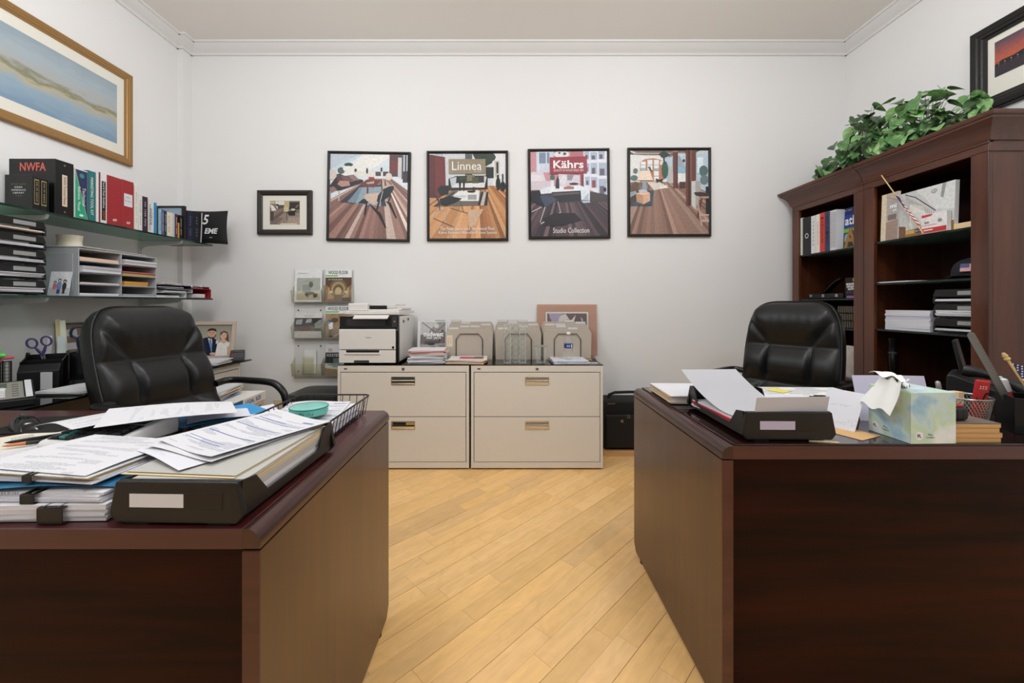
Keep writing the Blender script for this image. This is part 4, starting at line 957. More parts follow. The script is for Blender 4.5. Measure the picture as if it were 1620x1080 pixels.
# grey literature sorter with two columns of four slots
SG=mat('sorter_grey',(172,174,176),.5,noise=.02)
y0,y1=2.153,2.634; t=thing('paper_sorter','grey desktop literature sorter with eight paper slots on the lower shelf','sorter',(-2.31,y0,ZW)); Wd=y1-y0; Hs=.262
MB().box(-.30,0,0,.005,0,Hs).obj('side_panel',SG,t,bevel=.001)
pl=MB()
for a in ((-.25,-.03,-.001,0,.03,.032),(-.25,-.03,-.001,0,Hs-.032,Hs-.03),(-.032,-.03,-.001,0,.03,Hs-.03)): pl.box(*a)
pl.obj('embossed_line',mat('pale_grey',(206,207,208),.5),t)['kind']='stuff'
MB().box(-.30,0,Wd-.005,Wd,0,Hs).obj('side_panel',SG,t,bevel=.001)
MB().box(-.30,0,Wd/2-.0025,Wd/2+.0025,.004,Hs-.006).obj('divider',SG,t)
MB().box(-.30,-.296,.005,Wd-.005,0,Hs).obj('back_panel',SG,t)
for k in range(5):
    z=k*(Hs-.006)/4
    MB().box(-.296,0,.005,Wd-.005,z,z+(.005 if k<4 else .006)).obj('slot_shelf',SG,t)
PK=mat('pink_paper',(226,110,116),.7); AM=mat('amber_paper',(208,150,66),.7); PE=MATS['peach_paper']
cont={(0,3):([PE,PE],.018,'peach paper ream'),(0,2):([WHITE,PAPERS[3]],.034,'thick white paper bundle'),(0,1):([PE,WHITE],.008,'thin cream papers'),(0,0):([WHITE,GREYPAPER],.012,'white sheets'),
      (1,3):([WHITE,PAPERS[3],WHITE],.03,'overhanging white paper bundle'),(1,2):([AM,AM,mat('green_paper',(70,110,84),.7),PK],.022,'pink and amber envelopes'),(1,1):([AM],.026,'amber envelope bundle'),(1,0):([WHITE,mat('navy_edge',(50,52,90),.7),WHITE],.012,'white booklets with a navy edge')}
for (c,r_),(mts,hh,lb) in cont.items():
    y=y0+Wd*(.25+.5*c)+(.002 if c else 0); z=ZW+r_*(Hs-.006)/4+.0055
    stack(lb+' in the '+('top','third','second','bottom')[3-r_]+' slot of the '+('near','far')[c]+' sorter column',.26,Wd/2-.022-(.06 if (c,r_)==(1,1) else 0),hh,max(2,len(mts)),(-2.31-.13+(.012 if (c,r_) in((0,2),(1,3)) else -.004),y-(.02 if (c,r_)==(1,1) else 0),z),0,mts,seed=c*9+r_,jit=.002,jr=.5,group='papers in the sorter slots')
stack('loose grey folders and papers lying on top of the paper sorter',.24,.40,.012,4,(-2.44,y0+.22,ZW+Hs+.0004),R(3),[GREYFOLD,MANILA,GREYFOLD,GREYPAPER],seed=5,jit=.01,jr=3)
t=thing('paper_roll','short cream roll of curled card on top of the paper sorter','paper roll',(-2.45,y0+.085,ZW+Hs+.0130))
m=MB(); prof=[(.062,0),(.056,.02),(.055,.04),(.060,.066),(.0575,.066),(.0525,.04),(.0535,.02),(.0595,0),(.062,0)]
m.lathe(prof,32,sy=.8); m.obj('roll',mat('cream_card',(226,216,192),.75),t,smooth=True)
t=sheet('small family snapshot propped against the paper sorter',.10,.13,(-2.37,2.118,ZW+.0665),0,WHITE,name='snapshot',cat='photo',tilt=(R(82),0))
t.rotation_euler=(R(80),0,R(8))
picture([((226,228,230),rc(0,0,10,13)),((196,196,200),rc(0,9,10,13)),((222,120,130),ell(2.6,8.2,1.0,2.0)),((120,150,196),ell(4.8,7.8,1.3,2.6)),((60,52,56),ell(7.4,8.2,1.1,2.4)),((70,50,44),ell(2.6,5.8,.8,.8)),((80,58,46),ell(4.8,4.6,.9,.9)),((64,48,44),ell(7.4,5.2,.9,1)),((232,200,180),ell(2.6,6,.5,.5)),((232,200,180),ell(4.8,4.9,.55,.6)),((232,200,180),ell(7.4,5.5,.5,.55)),((70,80,120),rc(4,10,5.6,12.4)),((52,48,54),rc(6.8,10,8,12.4))],(0,0,10,13),.094,.122,t,(0,0,.0008),'z',name='print')
# binders lying at the end of the lower shelf
def flat_binder(label,loc,rz,mt,w_=.26,l_=.29,h_=.035,open_=.0,roll=0):
    t=thing('ring_binder',label,'binder',loc,(0,roll,rz),'binders lying on the lower shelf')
    MB().box(-w_/2,w_/2,-l_/2,l_/2,0,.003).obj('back_cover',mt,t,bevel=.001,seg=1)
    tp=MB().box(-w_/2,w_/2,-l_/2,l_/2,0,.003).obj('front_cover',mt,t,(0,0,h_-.003),(open_,0,0),bevel=.001,seg=1)
    MB().box(-w_/2,w_/2,l_/2-.003,l_/2,.003,h_-.003).obj('spine',mt,t)
    MB().box(-w_/2+.012,w_/2-.012,-l_/2+.006,l_/2-.05,.004,h_*.45).obj('pages',WHITE,t)
    for x in (-.07,0,.07):
        MB().tube([(x,l_/2-.02+.013*math.cos(a*.5),.0165+.012*math.sin(a*.5)) for a in range(0,13)],.0015,5,closed=True).obj('ring',CHROME,t)
    return t
flat_binder('white ring binder lying lowest on the lower shelf beside the sorter',(-2.445,2.775,ZW+.0002),R(0),WHITEP,.24,.25,.036)
flat_binder('pale grey ring binder leaning over the white one on the lower shelf',(-2.44,2.83,ZW+.0372),R(4),mat('light_grey_vinyl',(206,206,206),.45),.24,.25,.026)
flat_binder('navy ring binder slumped across the grey binder on the lower shelf',(-2.44,2.81,ZW+.0662),R(-3),NAVY,.24,.25,.022)
t=flat_binder('red ring binder lying open at the far end of the lower shelf',(-2.42,3.035,ZW+.0002),R(3),REDB,.24,.145,.07)
stack('fan of loose white papers on the navy shelf binder',.2,.2,.014,4,(-2.44,2.78,ZW+.0886),R(10),[WHITE,GREYPAPER,MANILA,WHITE],seed=3,jit=.008,jr=6)
flat_binder('slim red folder resting on top of the open red binder',(-2.42,3.032,ZW+.0706),R(2),mat('bright_red_vinyl',(150,34,40),.4),.22,.145,.016)

# ---------------------------------------------------------------- things on the long dark glass along the left wall
Z=ZK
# desk telephone
t=thing('desk_phone','silver-grey desk telephone with rows of buttons on the left glass worktop','telephone',(-2.145,1.655,Z),(0,0,R(52)))
pr=[(-.115,0),(.115,0),(.115,.075),(.10,.082),(-.115,.03)]
MB().prism(pr,'x',-.12,.12).obj('base',BLACKP,t,bevel=.004)
ang=math.atan2(.052,.215); Mx=Matrix.Translation((0,-.115,.03))@Matrix.Rotation(ang,4,'X')
def onface(mb,x0,x1,y0,y1,h0,h1): return mb.box(x0,x1,y0,y1,h0,h1,mat=Mx)
onface(MB(),-.045,.112,.012,.2,.0005,.004).obj('face_plate',mat('phone_silver',(150,147,138),.4),t,bevel=.001)
for r_ in range(4):
    for c in range(3): onface(MB(),-.03+c*.026,-.012+c*.026,.025+r_*.022,.040+r_*.022,.0042,.0075).obj('key',WHITEP,t,bevel=.001,seg=1)
for r_ in range(6): onface(MB(),.058,.076,.03+r_*.026,.037+r_*.026,.0042,.0065).obj('line_key',mat('key_grey',(120,118,112),.5),t)
onface(MB(),-.03,.045,.135,.185,.0042,.006).obj('display',mat('lcd_grey',(96,104,96),.25),t)
o=MB().lathe([(.013,0),(.013,.004),(.009,.006),(0,.006)],18).obj('navigation_key',WHITEP,t,smooth=True); o.matrix_local=Mx@Matrix.Translation((.03,.115,.0042))
onface(MB(),.094,.113,.008,.205,.0042,.006).obj('index_strip',WHITE,t)
for k in range(15): onface(MB(),.0895,.0935,.014+k*.0127,.0205+k*.0127,.0042,.0068).obj('index_tab',BLACKM,t)
hs=[Mx@Vector((-.083,.012+.19*i/12,.022+.016*math.sin(i/12*math.pi))) for i in range(13)]
MB().tube(hs,[.024,.026,.022,.016,.014,.014,.014,.014,.014,.016,.022,.026,.024],12).obj('handset',BLACKP,t,smooth=True)
# black wire-front file holder behind the phone, highlighters on it
t=thing('mesh_file_holder','black mesh file holder standing behind the telephone','file holder',(-2.42,1.83,Z),(0,0,R(90)))
MB().box(-.09,.09,-.04,.04,0,.004).obj('floor_plate',BLACKM,t)
for y in (-.04,.0,.036):
    for a in ((-.09,-.085,y,y+.004,.004,.15),(.085,.09,y,y+.004,.004,.15),(-.085,.085,y,y+.004,.145,.15)): MB().box(*a).obj('frame_bar',BLACKM,t)
    m=MB()
    for k in range(11): m.box(-.085+.0165*k-.0008,-.085+.0165*k+.0008,y+.001,y+.003,.004,.146)
    for k in range(8): m.box(-.085,.085,y+.001,y+.003,.02+k*.0165,.0216+k*.0165)
    m.obj('mesh_panel',BLACKM,t)['kind']='stuff'
GRN=mat('neon_green',(90,226,90),.4)
def capsule(name,label,p0,p1,r,mt,cat,cap=None,group=None):
    p0,p1=Vector(p0),Vector(p1); d=(p1-p0); t=thing(name,label,cat,p0,group=group)
    z=Vector((0,0,0)); MB().tube([z,d*.04,d*.1,d*.62],[r*.6,r*.95,r,r],12).obj('barrel',mt,t,smooth=True)
    MB().tube([d*.62,d*.64,d*.94,d],[r*.9,r*1.12,r*1.1,r*.6],12).obj('cap',cap or mt,t,smooth=True)
    return t
PINK=mat('pink_gel',(206,92,104),.4)
t=thing('stapler','small pink stapler resting across the file holder behind the telephone','stapler',(-2.36,1.83,Z+.1525),(0,0,R(70)))
MB().cbox((0,0,.006),(.05,.03,.012)).obj('base',PINK,t,bevel=.004); MB().cbox((0,0,.018),(.13,.03,.014)).obj('arm',PINK,t,bevel=.006,seg=3)
capsule('highlighter','lower neon green highlighter lying on the pink stapler',(-2.42,1.79,Z+.1855),(-2.31,1.84,Z+.1855),.0085,GRN,'highlighter',group='green highlighters')
capsule('highlighter','upper neon green highlighter lying on the other highlighter',(-2.42,1.795,Z+.2065),(-2.315,1.825,Z+.2065),.0085,GRN,'highlighter',group='green highlighters')
o=MB().box(-.03,.03,-.002,.002,0,.085).obj('note_block',WHITE,None,(-2.285,1.975,Z),(0,0,R(10))); tag(o,'small upright block of white notes beside the telephone','notes')
# black desk organiser
t=thing('desk_organizer','black plastic desk organizer holding scissors and rulers on the left worktop','organizer',(-2.36,2.115,Z),(0,0,R(38)))
MB().prism([(-.11,0),(.03,0),(.03,.17),(-.01,.175),(-.03,.15),(-.11,.135)],'x',-.12,-.115).prism([(-.11,0),(.03,0),(.03,.17),(-.01,.175),(-.03,.15),(-.11,.135)],'x',.02,.025).box(-.115,.02,.026,.03,0,.16).box(-.115,.02,-.11,-.106,0,.12).box(-.115,.02,-.106,.026,0,.004).box(-.115,.02,-.04,-.036,.004,.14).obj('upright_bin',BLACKS,t)
MB().prism([(-.15,0),(-.112,0),(-.112,.125),(-.15,.09)],'x',-.12,.02).obj('sloped_pocket',BLACKP,t,bevel=.003)
MB().lathe([(.042,0),(.042,.165),(.039,.165),(.039,.004),(0,.004)],24,(.075,-.02,0)).obj('pen_cup',BLACKS,t,smooth=True)
MB().lathe([(.052,0),(.052,.035),(.048,.035),(.048,.004),(0,.004)],24,(.085,-.115,0)).obj('clip_bowl',BLACKS,t,smooth=True)
MB().box(.03,.13,.026,.032,0,.15).box(.126,.13,-.06,.026,0,.13).obj('rear_wall',BLACKS,t)
def scissors(label,loc,rz,mt,roll,s=1.0):
    t=thing('scissors',label,'scissors',loc,(0,roll,rz),'scissors in the organizer')
    for sg in (-1,1):
        h=MB().tube([((sg*.03+.021*math.cos(a*math.pi/10))*s,0,(.06+.029*math.sin(a*math.pi/10))*s) for a in range(20)],.0055*s,8,closed=True)
        h.tube([(sg*.024*s,0,.036*s),(sg*.010*s,0,.0),(-sg*.004*s,0,-.03*s)],[.005*s,.008*s,.006*s],8); h.obj('handle',mt,t,smooth=True)
        MB().prism([(-sg*.002*s,-.02*s),(-sg*.010*s,-.02*s),(-sg*.001*s,-.13*s)],'y',sg*.001-.0008,sg*.001+.0008).obj('blade',STEEL,t)
    return t
PURP=mat('purple_plastic',(70,54,108),.4)
scissors('purple-handled scissors standing in the left organizer bin',(-2.40,2.06,Z+.178),R(50),PURP,R(-10),.82)
scissors('dark blue-black scissors standing in the organizer pen cup',(-2.295,2.155,Z+.20),R(50),mat('midnight_plastic',(26,32,48),.35),R(14),1.1)
for k,(x,y,h_,w_,c,l) in enumerate(((-2.41,2.185,.33,.030,(228,226,206),'tall cream ruler standing in the organizer'),(-2.425,2.165,.335,.016,(206,190,146),'tall tan wooden ruler behind the cream one'),(-2.40,2.15,.245,.032,(216,226,222),'short pale ruler with green dots standing in the organizer'),(-2.43,2.11,.25,.016,(224,224,222),'short white ruler at the left of the organizer'))):
    t=thing('ruler',l,'ruler',(x,y,Z+.0045+k*.0003),(R(3),R(2*k-3),R(40)),'rulers in the organizer')
    MB().box(-w_/2,w_/2,-.0015,.0015,0,h_).obj('blade',mat('ruler_%d'%k,c,.45),t)
    m=MB()
    for q in range(int(h_/.008)): m.box(w_/2-.006-(.004 if q%4==0 else 0),w_/2-.001,-.0017,-.0015,.006+q*.008,.0066+q*.008)
    m.obj('graduations',INKG,t)['kind']='stuff'
# stapler-like upright tray and wavy paper pile
t=thing('paper_stack','pile of wavy-edged white papers beside the desk organizer','papers',(-2.17,2.37,Z),(0,0,R(20)))
for k in range(6):
    MB().slab(lambda u,v,k=k:((u-.5)*.20,(v-.5)*.15,.0095+k*.012+.004*math.sin(u*9+k)+.004*math.sin(v*8+k*2)),10,8,.003).obj('sheet',PAPERS[k%4],t,(rp.uniform(-.008,.008),rp.uniform(-.006,.006),.0),(0,0,R(rp.uniform(-4,4))),smooth=60)
stack('flat spread of white papers with a yellow folder on the left worktop',.22,.22,.016,6,(-2.075,1.955,Z),R(2),[MANILA,WHITE,PAPERS[1],WHITE,PAPERS[0],PAPERS[1]],seed=12,jit=.008,jr=3)
# brown cork-backed frame leaning on the wall
t=thing('pin_board','brown framed note board leaning on the left wall behind the organizer','board',(-2.598,2.47,Z),(0,R(-7),0))
MB().box(0,.012,-.13,.13,0,.30).obj('board',mat('taupe_board',(140,124,108),.8),t)
for a in ((-.002,.018,-.14,-.13,0,.31),(-.002,.018,.13,.14,0,.31),(-.002,.018,-.13,.13,.30,.31)): MB().box(*a).obj('frame_rail',mat('walnut_rail',(98,80,66),.5),t)
for y,z in ((-.07,.25),(-.02,.21),(-.08,.17)): MB().box(.012,.013,y-.03,y+.03,z-.02,z+.02).obj('pinned_note',WHITE,t)
# file holder, wedding photo, calculator at the far end
t=thing('magazine_file','pale grey magazine file packed with papers behind the wedding photo','file holder',(-2.51,3.03,Z))
LG=mat('file_grey',(182,188,194),.5)
for a in ((-.12,.09,-.05,-.046,0,.27),(-.12,.09,.046,.05,0,.27),(-.12,-.116,-.046,.046,0,.27),(-.116,.09,-.046,.046,0,.003)): MB().box(*a).obj('panel',LG,t)
for k in range(7): MB().box(-.11,.10+.004*(k%3),-.04+k*.012,-.033+k*.012,.004,.19+.02*((k*7)%4)).obj('filed_paper',[WHITE,MANILA,GREYPAPER,TAUPE][k%4],t)
o=MB().cbox((0,0,.007),(.24,.10,.013)).obj('dark_booklet',mat('olive_dark',(52,54,40),.5),None,(-2.48,3.02,Z+.2705),(0,0,R(86))); tag(o,'dark olive booklet lying across the top of the grey magazine file','booklet')
def standing_frame(label,w_,h_,loc,rz,mt,bw,shapes,bounds,lean=R(-10)):
    t=thing('photo_frame',label,'photo frame',loc,(0,0,rz)); t.rotation_euler=(Matrix.Rotation(rz,3,'Z')@Matrix.Rotation(lean,3,'X')).to_euler()
    for a in ((-w_/2,w_/2,-.018,0,0,bw),(-w_/2,w_/2,-.018,0,h_-bw,h_),(-w_/2,-w_/2+bw,-.018,0,bw,h_-bw),(w_/2-bw,w_/2,-.018,0,bw,h_-bw)): MB().box(*a).obj('frame_rail',mt,t,bevel=.0025)
    MB().box(-w_/2+bw,w_/2-bw,-.008,-.002,bw,h_-bw).obj('backing',BLACKM,t)
    picture(shapes,bounds,w_-2*bw,h_-2*bw,t,(0,-.0082,h_/2),'-y',mat=GLOSSPRINT)
    MB().box(-.03,.03,0,.004,.01,h_*.7).obj('easel_leg',BLACKM,t,(0,.0,0),(R(-12),0,0))
    return t
S=[(((150,146,128),(206,200,186)),rc(0,0,100,100)),((28,36,60),[(2,100),(3,52),(10,47),(27,41),(34,40),(50,42),(58,50),(62,62),(60,100)]),((240,240,244),[(30,42),(44,42),(50,70),(44,72)]),((110,150,196),[(37,48),(43,47),(50,78),(47,92),(42,80)]),((22,28,48),[(27,42),(33,40),(46,88),(40,96)]),((22,28,48),[(46,41),(52,44),(54,88),(48,80)]),
 ((218,172,146),ell(43,28,12,15,16)),((60,42,34),[(30,24),(32,14),(42,10),(54,13),(57,24),(54,21),(44,18),(34,20)]),((74,52,42),[(32,30),(35,38),(43,41),(51,39),(55,29),(56,36),(50,45),(42,46),(35,43)]),((170,110,96),ell(44,37.5,4.5,1.6,10)),((244,240,236),ell(44,37.2,3.2,.7,8)),((50,36,32),ell(38.5,26.5,1.6,1,8)),((50,36,32),ell(48,26.5,1.6,1,8)),((196,150,126),[(42.5,26),(44.5,26),(45.5,32),(41.5,32)]),((56,40,34),line(35.5,24,41,23.4,1)),((56,40,34),line(45.5,23.4,51,24,1)),
 ((104,74,52),[(66,36),(68,24),(78,19),(88,24),(92,38),(94,56),(88,58),(70,50)]),((226,184,160),ell(77,35,9.5,13,16)),((110,80,56),[(67,32),(70,24),(80,20),(88,28),(84,27),(76,25),(69,34)]),((196,90,90),ell(76.5,42,3.6,1.4,10)),((246,242,238),ell(76.5,41.8,2.6,.7,8)),((60,44,40),ell(73.5,33.4,1.4,.9,8)),((60,44,40),ell(81,33.4,1.4,.9,8)),((208,164,140),[(76.4,34),(77.8,34),(78.6,38.5),(75.8,38.5)]),
 ((222,180,156),[(72,47),(82,47),(92,56),(98,66),(100,96),(92,92),(70,60)]),((240,236,230),[(62,62),(70,56),(80,62),(90,56),(98,60),(96,70),(90,72),(92,100),(58,100)]),((222,216,208),line(72,66,76,100,1)),((222,180,158),ell(52,94,9,4.5,12)),((232,228,220),ell(61,56,4,5,9)),((236,206,150),ell(60,60,3,3,8))]
standing_frame('pale wooden frame with a wedding couple photo on the left worktop',.30,.285,(-2.225,3.02,Z+.004),R(8),mat('champagne_wood',(202,182,164),.45),.026,S,(0,0,100,100))
stack('low pile of magazines and papers below the wedding photo',.24,.20,.030,7,(-2.10,2.77,Z),R(6),[GREYPAPER,WHITE,MANILA,WHITE,mat('newsprint',(200,198,194),.8),WHITE,GREYPAPER],seed=22,jit=.02,jr=9)
t=thing('calculator','dark grey tilted calculator beside the wedding photo','calculator',(-2.005,2.975,Z),(0,0,R(30)))
MB().prism([(-.07,0),(.07,0),(.07,.07),(.05,.075),(-.07,.02)],'x',-.045,.045).obj('body',DKGREY,t,bevel=.005)
Mc=Matrix.Translation((0,-.07,.02))@Matrix.Rotation(math.atan2(.055,.12),4,'X')
for r_ in range(4):
    for c in range(4): MB().box(-.036+c*.019,-.022+c*.019,.012+r_*.018,.024+r_*.018,.0005,.005,mat=Mc).obj('key',[mat('key_dark',(90,90,92),.5),RED][1 if (c,r_)==(0,3) else 0],t)
MB().box(-.036,.036,.09,.118,.0005,.003,mat=Mc).obj('display',mat('lcd_dark',(60,66,62),.2),t)
# banker boxes on the floor
BXW=mat('box_white',(228,224,218),.7); BXB=mat('box_blue',(70,96,136),.7)
def banker(label,loc,h_,lid):
    t=thing('storage_box',label,'box',loc,(0,0,R(4)),'legal storage boxes')
    MB().box(-.19,.19,-.19,.19,0,h_).obj('box_body',mat('box_tan',(206,190,172),.75),t,bevel=.002)
    l=MB().box(-.196,.196,-.196,.196,h_-.05,h_+.004).obj('lid',BXW,t,bevel=.002)
    MB().box(.196,.1965,-.19,-.06,h_-.05,h_+.003).obj('blue_band',BXB,l)
    MB().box(-.12,.1,-.15,.1,h_+.004,h_+.0045).obj('lid_label',mat('box_blue_pale',(150,166,186),.7),l)
    text('LEGAL SIZE',.17,.026,INKB,l,(.197,.05,h_-.022),'+x',bold=.01)
    text('Box',.09,.05,mat('navy_ink',(34,48,84),.6),t,(.1905,.11,h_-.085),'+x',bold=.03)
    return t
banker('lower legal storage box on the floor behind the left chair',(-1.75,2.395,0),.29,1)
banker('upper legal storage box stacked behind the left chair with papers on it',(-1.75,2.395,.2945),.29,1)
stack('leaning pile of papers and manila folders on the stacked storage boxes',.26,.32,.06,8,(-1.795,2.37,.5895),R(14),[WHITE,MANILA,GREYPAPER,WHITE,MANILA,MANILA,WHITE,WHITE],seed=31,jit=.02,jr=6)
# ---------------------------------------------------------------- back wall: clear literature rack and its brochures
t0=thing('literature_rack','clear acrylic wall rack with six pockets left of the printer','brochure rack',(-1.50,D,.535))
m=MB().box(-.25,.245,-.004,-.001,0,.90).obj('back_sheet',CLEAR,t0)
cols=((-.245,.0),(.008,.245)); rows=((.63,.885),(.335,.57),(.03,.28))
for ci,(a,b) in enumerate(cols):
    for ri,(z0,z1) in enumerate(rows):
        p=MB().prism([(-.004,z0),(-.05,z0),(-.066,z0+.10),(-.063,z0+.10),(-.048,z0+.003),(-.004,z0+.003)],'x',a,b).obj('pocket',CLEAR if ri<2 else CLEARY,t0)
        for x in (a,b-.003):
            pts=[(-.004,z0),(-.05,z0),(-.066,z0+.10),(-.004,z0+.15)]
            MB().prism(pts,'x',x,x+.003).obj('pocket_side',CLEARY,p)
        MB().tube([(a,-.0655,z0+.10),(a,-.05,z0),(b,-.05,z0),(b,-.0655,z0+.10)],.0016,5).obj('pocket_edge',mat('acrylic_edge',(150,148,132),.2),p)
for x,z in ((-.215,.565),(-.03,.565),(-.215,.27),(-.03,.27),(-.215,.06)):
    MB().cyl((0,0,0),.006,.003,10).obj('screw',DKGREY,t0,(x,-.004,z),(R(90),0,0))
def brochure(label,cx,z,w_,h_,shapes,bounds,texts=(),y=-.030,th=.006):
    t=thing('brochure',label,'brochure',(-1.50+cx,D+y,.535+z),(R(-3.5),0,0),'brochures in the wall rack')
    MB().box(-w_/2,w_/2,-th,0,0,h_).obj('pages',WHITE,t)
    picture(shapes,bounds,w_,h_,t,(0,-th-.0002,h_/2),'-y',mat=GLOSSPRINT,step=.00004)
    for s,x0,y0,x1,y1,mt,bo in texts:
        text(s,(x1-x0)/100*w_,(y1-y0)/130*h_,mt,t,(((x0+x1)/2/100-.5)*w_,-th-.0012,h_*(1-(y0+y1)/2/130)),'-y',bold=bo)
    return t
B=(0,0,100,130)
brochure('white brochure with a dining room photo in the top left pocket',-.122,.634,.225,.265,[((236,236,234),rc(*B)),((206,198,180),rc(8,33,94,122)),((176,180,170),rc(8,33,94,85)),((150,156,150),rc(30,60,60,92)),((196,186,150),[(8,95),(94,95),(94,122),(8,122)]),((120,96,70),[(40,92),(66,88),(80,98),(50,104)]),((34,34,34),[(38,92),(52,100),(50,112),(40,104)]),((34,34,34),[(68,100),(84,96),(84,110),(70,114)]),((110,104,96),ell(60,60,8,12)),((120,116,110),line(30,46,72,46,1.2))],B,[('~COLLECTION',12,12,48,18,INKG,0)])
brochure('magazine with an arched gold hall cover in the top right pocket',.126,.634,.215,.265,[((238,238,236),rc(*B)),((100,190,80),rc(0,22,46,27)),((92,66,44),rc(0,31,100,130)),((150,110,70),[(0,60),(40,90),(60,90),(100,60),(100,130),(0,130)]),((196,160,110),[(10,70),(40,92),(40,115),(10,120)]),((196,160,110),[(90,70),(60,92),(60,115),(90,120)]),((120,100,72),ell(50,75,34,38,20)),((176,150,104),ell(50,80,27,32,20)),((110,92,66),ell(50,84,20,26,20)),((200,176,124),ell(50,90,13,20,16)),((232,206,150),ell(22,90,5,5)),((232,206,150),ell(80,90,5,5)),((130,104,70),rc(34,100,66,130)),((90,60,44),rc(66,112,98,128))],B,[('WOOD FLOOR',10,4,86,18,INKK,.01),('~The Sacred Issue',12,36,66,43,INKW,0)])
brochure('landscape brochure of an attic window in the middle left pocket',-.122,.339,.225,.205,[((226,222,216),rc(*B)),((88,86,84),rc(0,26,100,95)),((160,166,168),[(6,36),(30,32),(26,60),(4,60)]),((170,176,178),[(44,34),(66,28),(60,50),(40,52)]),((140,150,140),[(72,40),(98,36),(98,80),(74,80)]),((120,96,88),[(10,80),(40,62),(70,70),(74,95),(6,95)]),((96,76,72),ell(34,80,28,14)),((60,58,58),[(60,28),(100,26),(70,60)])],B,[('~LUXURY FLOORS',36,12,70,18,INKG,0)])
brochure('magazine showing a man sanding boards in the middle right pocket',.126,.339,.215,.262,[((238,238,236),rc(*B)),((100,190,80),rc(0,22,50,27)),((168,144,112),rc(0,31,100,130))]+[((150+9*(k%3),126+8*(k%3),94+8*(k%3)),[(k*14-40,130),(k*14-28,130),(k*9+34,31),(k*9+27,31)]) for k in range(12)]+[((60,80,110),ell(16,66,9,8)),((236,236,234),[(10,68),(28,66),(30,92),(16,98)]),((96,74,58),ell(36,58,14,10)),((120,150,180),[(8,66),(14,60),(20,70),(10,76)]),((130,110,90),[(14,96),(28,94),(24,124),(16,124)]),((226,222,214),line(34,124,92,86,2.4)),((50,44,42),ell(22,124,8,4))],B,[('WOOD FLOOR',8,4,88,18,INKK,.01)])
brochure('dark kitchen brochure low in the bottom right pocket behind the printer',.126,.034,.215,.25,[((226,226,232),rc(*B)),((40,42,44),rc(0,34,100,80)),((96,110,112),rc(30,58,100,96)),((120,138,140),[(0,84),(50,78),(100,96),(100,112)]),((176,134,80),[(0,100),(60,108),(100,104),(100,130),(0,130)]),((200,190,160),rc(10,16,26,30))],B,[('~HARDWOOD/FLOORING',6,38,60,52,INKW,.01)])
t=thing('card_holder','small empty yellowed acrylic card holder in the bottom left pocket','card holder',(-1.613,D-.012,.575))
MB().box(-.048,.05,-.003,0,0,.20).obj('backing_card',mat('frosted_white',(236,236,236),.5),t); MB().box(-.058,.038,-.022,-.019,.0,.15).box(-.058,.038,-.019,-.003,0,.003).obj('pocket',CLEARY,t)

# ---------------------------------------------------------------- printer
t=thing('laser_printer','white multifunction laser printer on the left file cabinet','printer',(-.9565,2.785,ZG)); hw=.2065; PW=mat('printer_white',(228,224,218),.42); 
MB().box(-hw,hw,.02,.48,.012,.335).obj('body',PW,t,bevel=.008)
MB().box(hw-.004,hw+.0005,-.002,.028,.012,.345).obj('front_trim',BLACKS,t)
MB().box(hw-.016,hw-.0005,-.001,.02,.012,.235).obj('black_edge',BLACKS,t)
MB().box(-hw,hw-.016,-.004,.02,.245,.262).obj('tray_lip',BLACKS,t,bevel=.002)
fp=MB().box(-hw,hw-.018,-.012,.02,.105,.247).obj('front_cover',PW,t,bevel=.006,seg=3)
text('Canon',.042,.009,INKG,fp,(.0,-.0124,.19),'-y',bold=.02)
MB().box(.10,hw-.020,-.0128,-.012,.108,.136).obj('hatch',PW,fp,bevel=.0004); MB().box(.165,.18,-.0134,-.0128,.111,.128).obj('energy_badge',BLACKM,fp)
cs=MB().box(-hw,hw-.018,-.010,.02,.012,.10).obj('paper_cassette',PW,t,bevel=.003)
MB().box(-.155,.075,-.0108,-.0095,.082,.100).obj('feed_slot',BLACKM,cs); MB().box(-.165,.085,-.017,-.0108,.072,.084).obj('feed_flap',PW,cs,bevel=.001); MB().box(-.10,.005,-.011,-.0098,.014,.030).obj('grip_recess',DKGREY,cs)
MB().box(-hw+.002,hw-.002,.0,.018,.262,.336).obj('output_cavity',BLACKM,t); 
MB().box(-hw+.05,hw-.09,-.002,.0,.268,.318).obj('cavity_panel',mat('smoked_plastic',(40,40,44),.15),t); MB().box(hw-.045,hw-.008,-.004,.0,.262,.336).obj('button_strip',DKGREY,t); MB().cyl((0,0,0),.007,.002,12).obj('power_button',STEEL,t,(hw-.026,-.004,.30),(R(90),0,0))
MB().prism([(-.035,.318),(.02,.342),(.02,.352),(-.035,.326)],'x',-.10,.14).obj('control_panel',PW,t,bevel=.002)
MB().box(hw,hw+.0012,.12,.16,.285,.305).box(hw,hw+.0012,.26,.30,.295,.315).obj('side_vents',DKGREY,t)['kind']='stuff'
MB().box(hw,hw+.001,.10,.44,.03,.24).obj('side_door',PW,t)
sc=MB().box(-.165,hw+.005,.0,.46,.350,.372).obj('scanner_bed',PW,t,bevel=.004)
MB().box(-.16,-.02,.03,.40,.372,.428).obj('document_feeder',PW,sc,bevel=.008); MB().box(-.02,.20,.04,.40,.372,.384).obj('scanner_lid',PW,sc,bevel=.003)
MB().box(-.02,.165,.08,.36,.41,.420).obj('feeder_tray',PW,sc,bevel=.002); MB().box(-.02,.10,.07,.09,.384,.41).obj('feeder_slot',BLACKM,sc); MB().box(.09,.205,.10,.38,.384,.392).obj('output_stop',PW,sc)
for x in (-.17,.17):
    for y in (.05,.42): MB().box(x-.018,x+.018,y-.018,y+.018,0,.012).obj('foot',BLACKM,t)

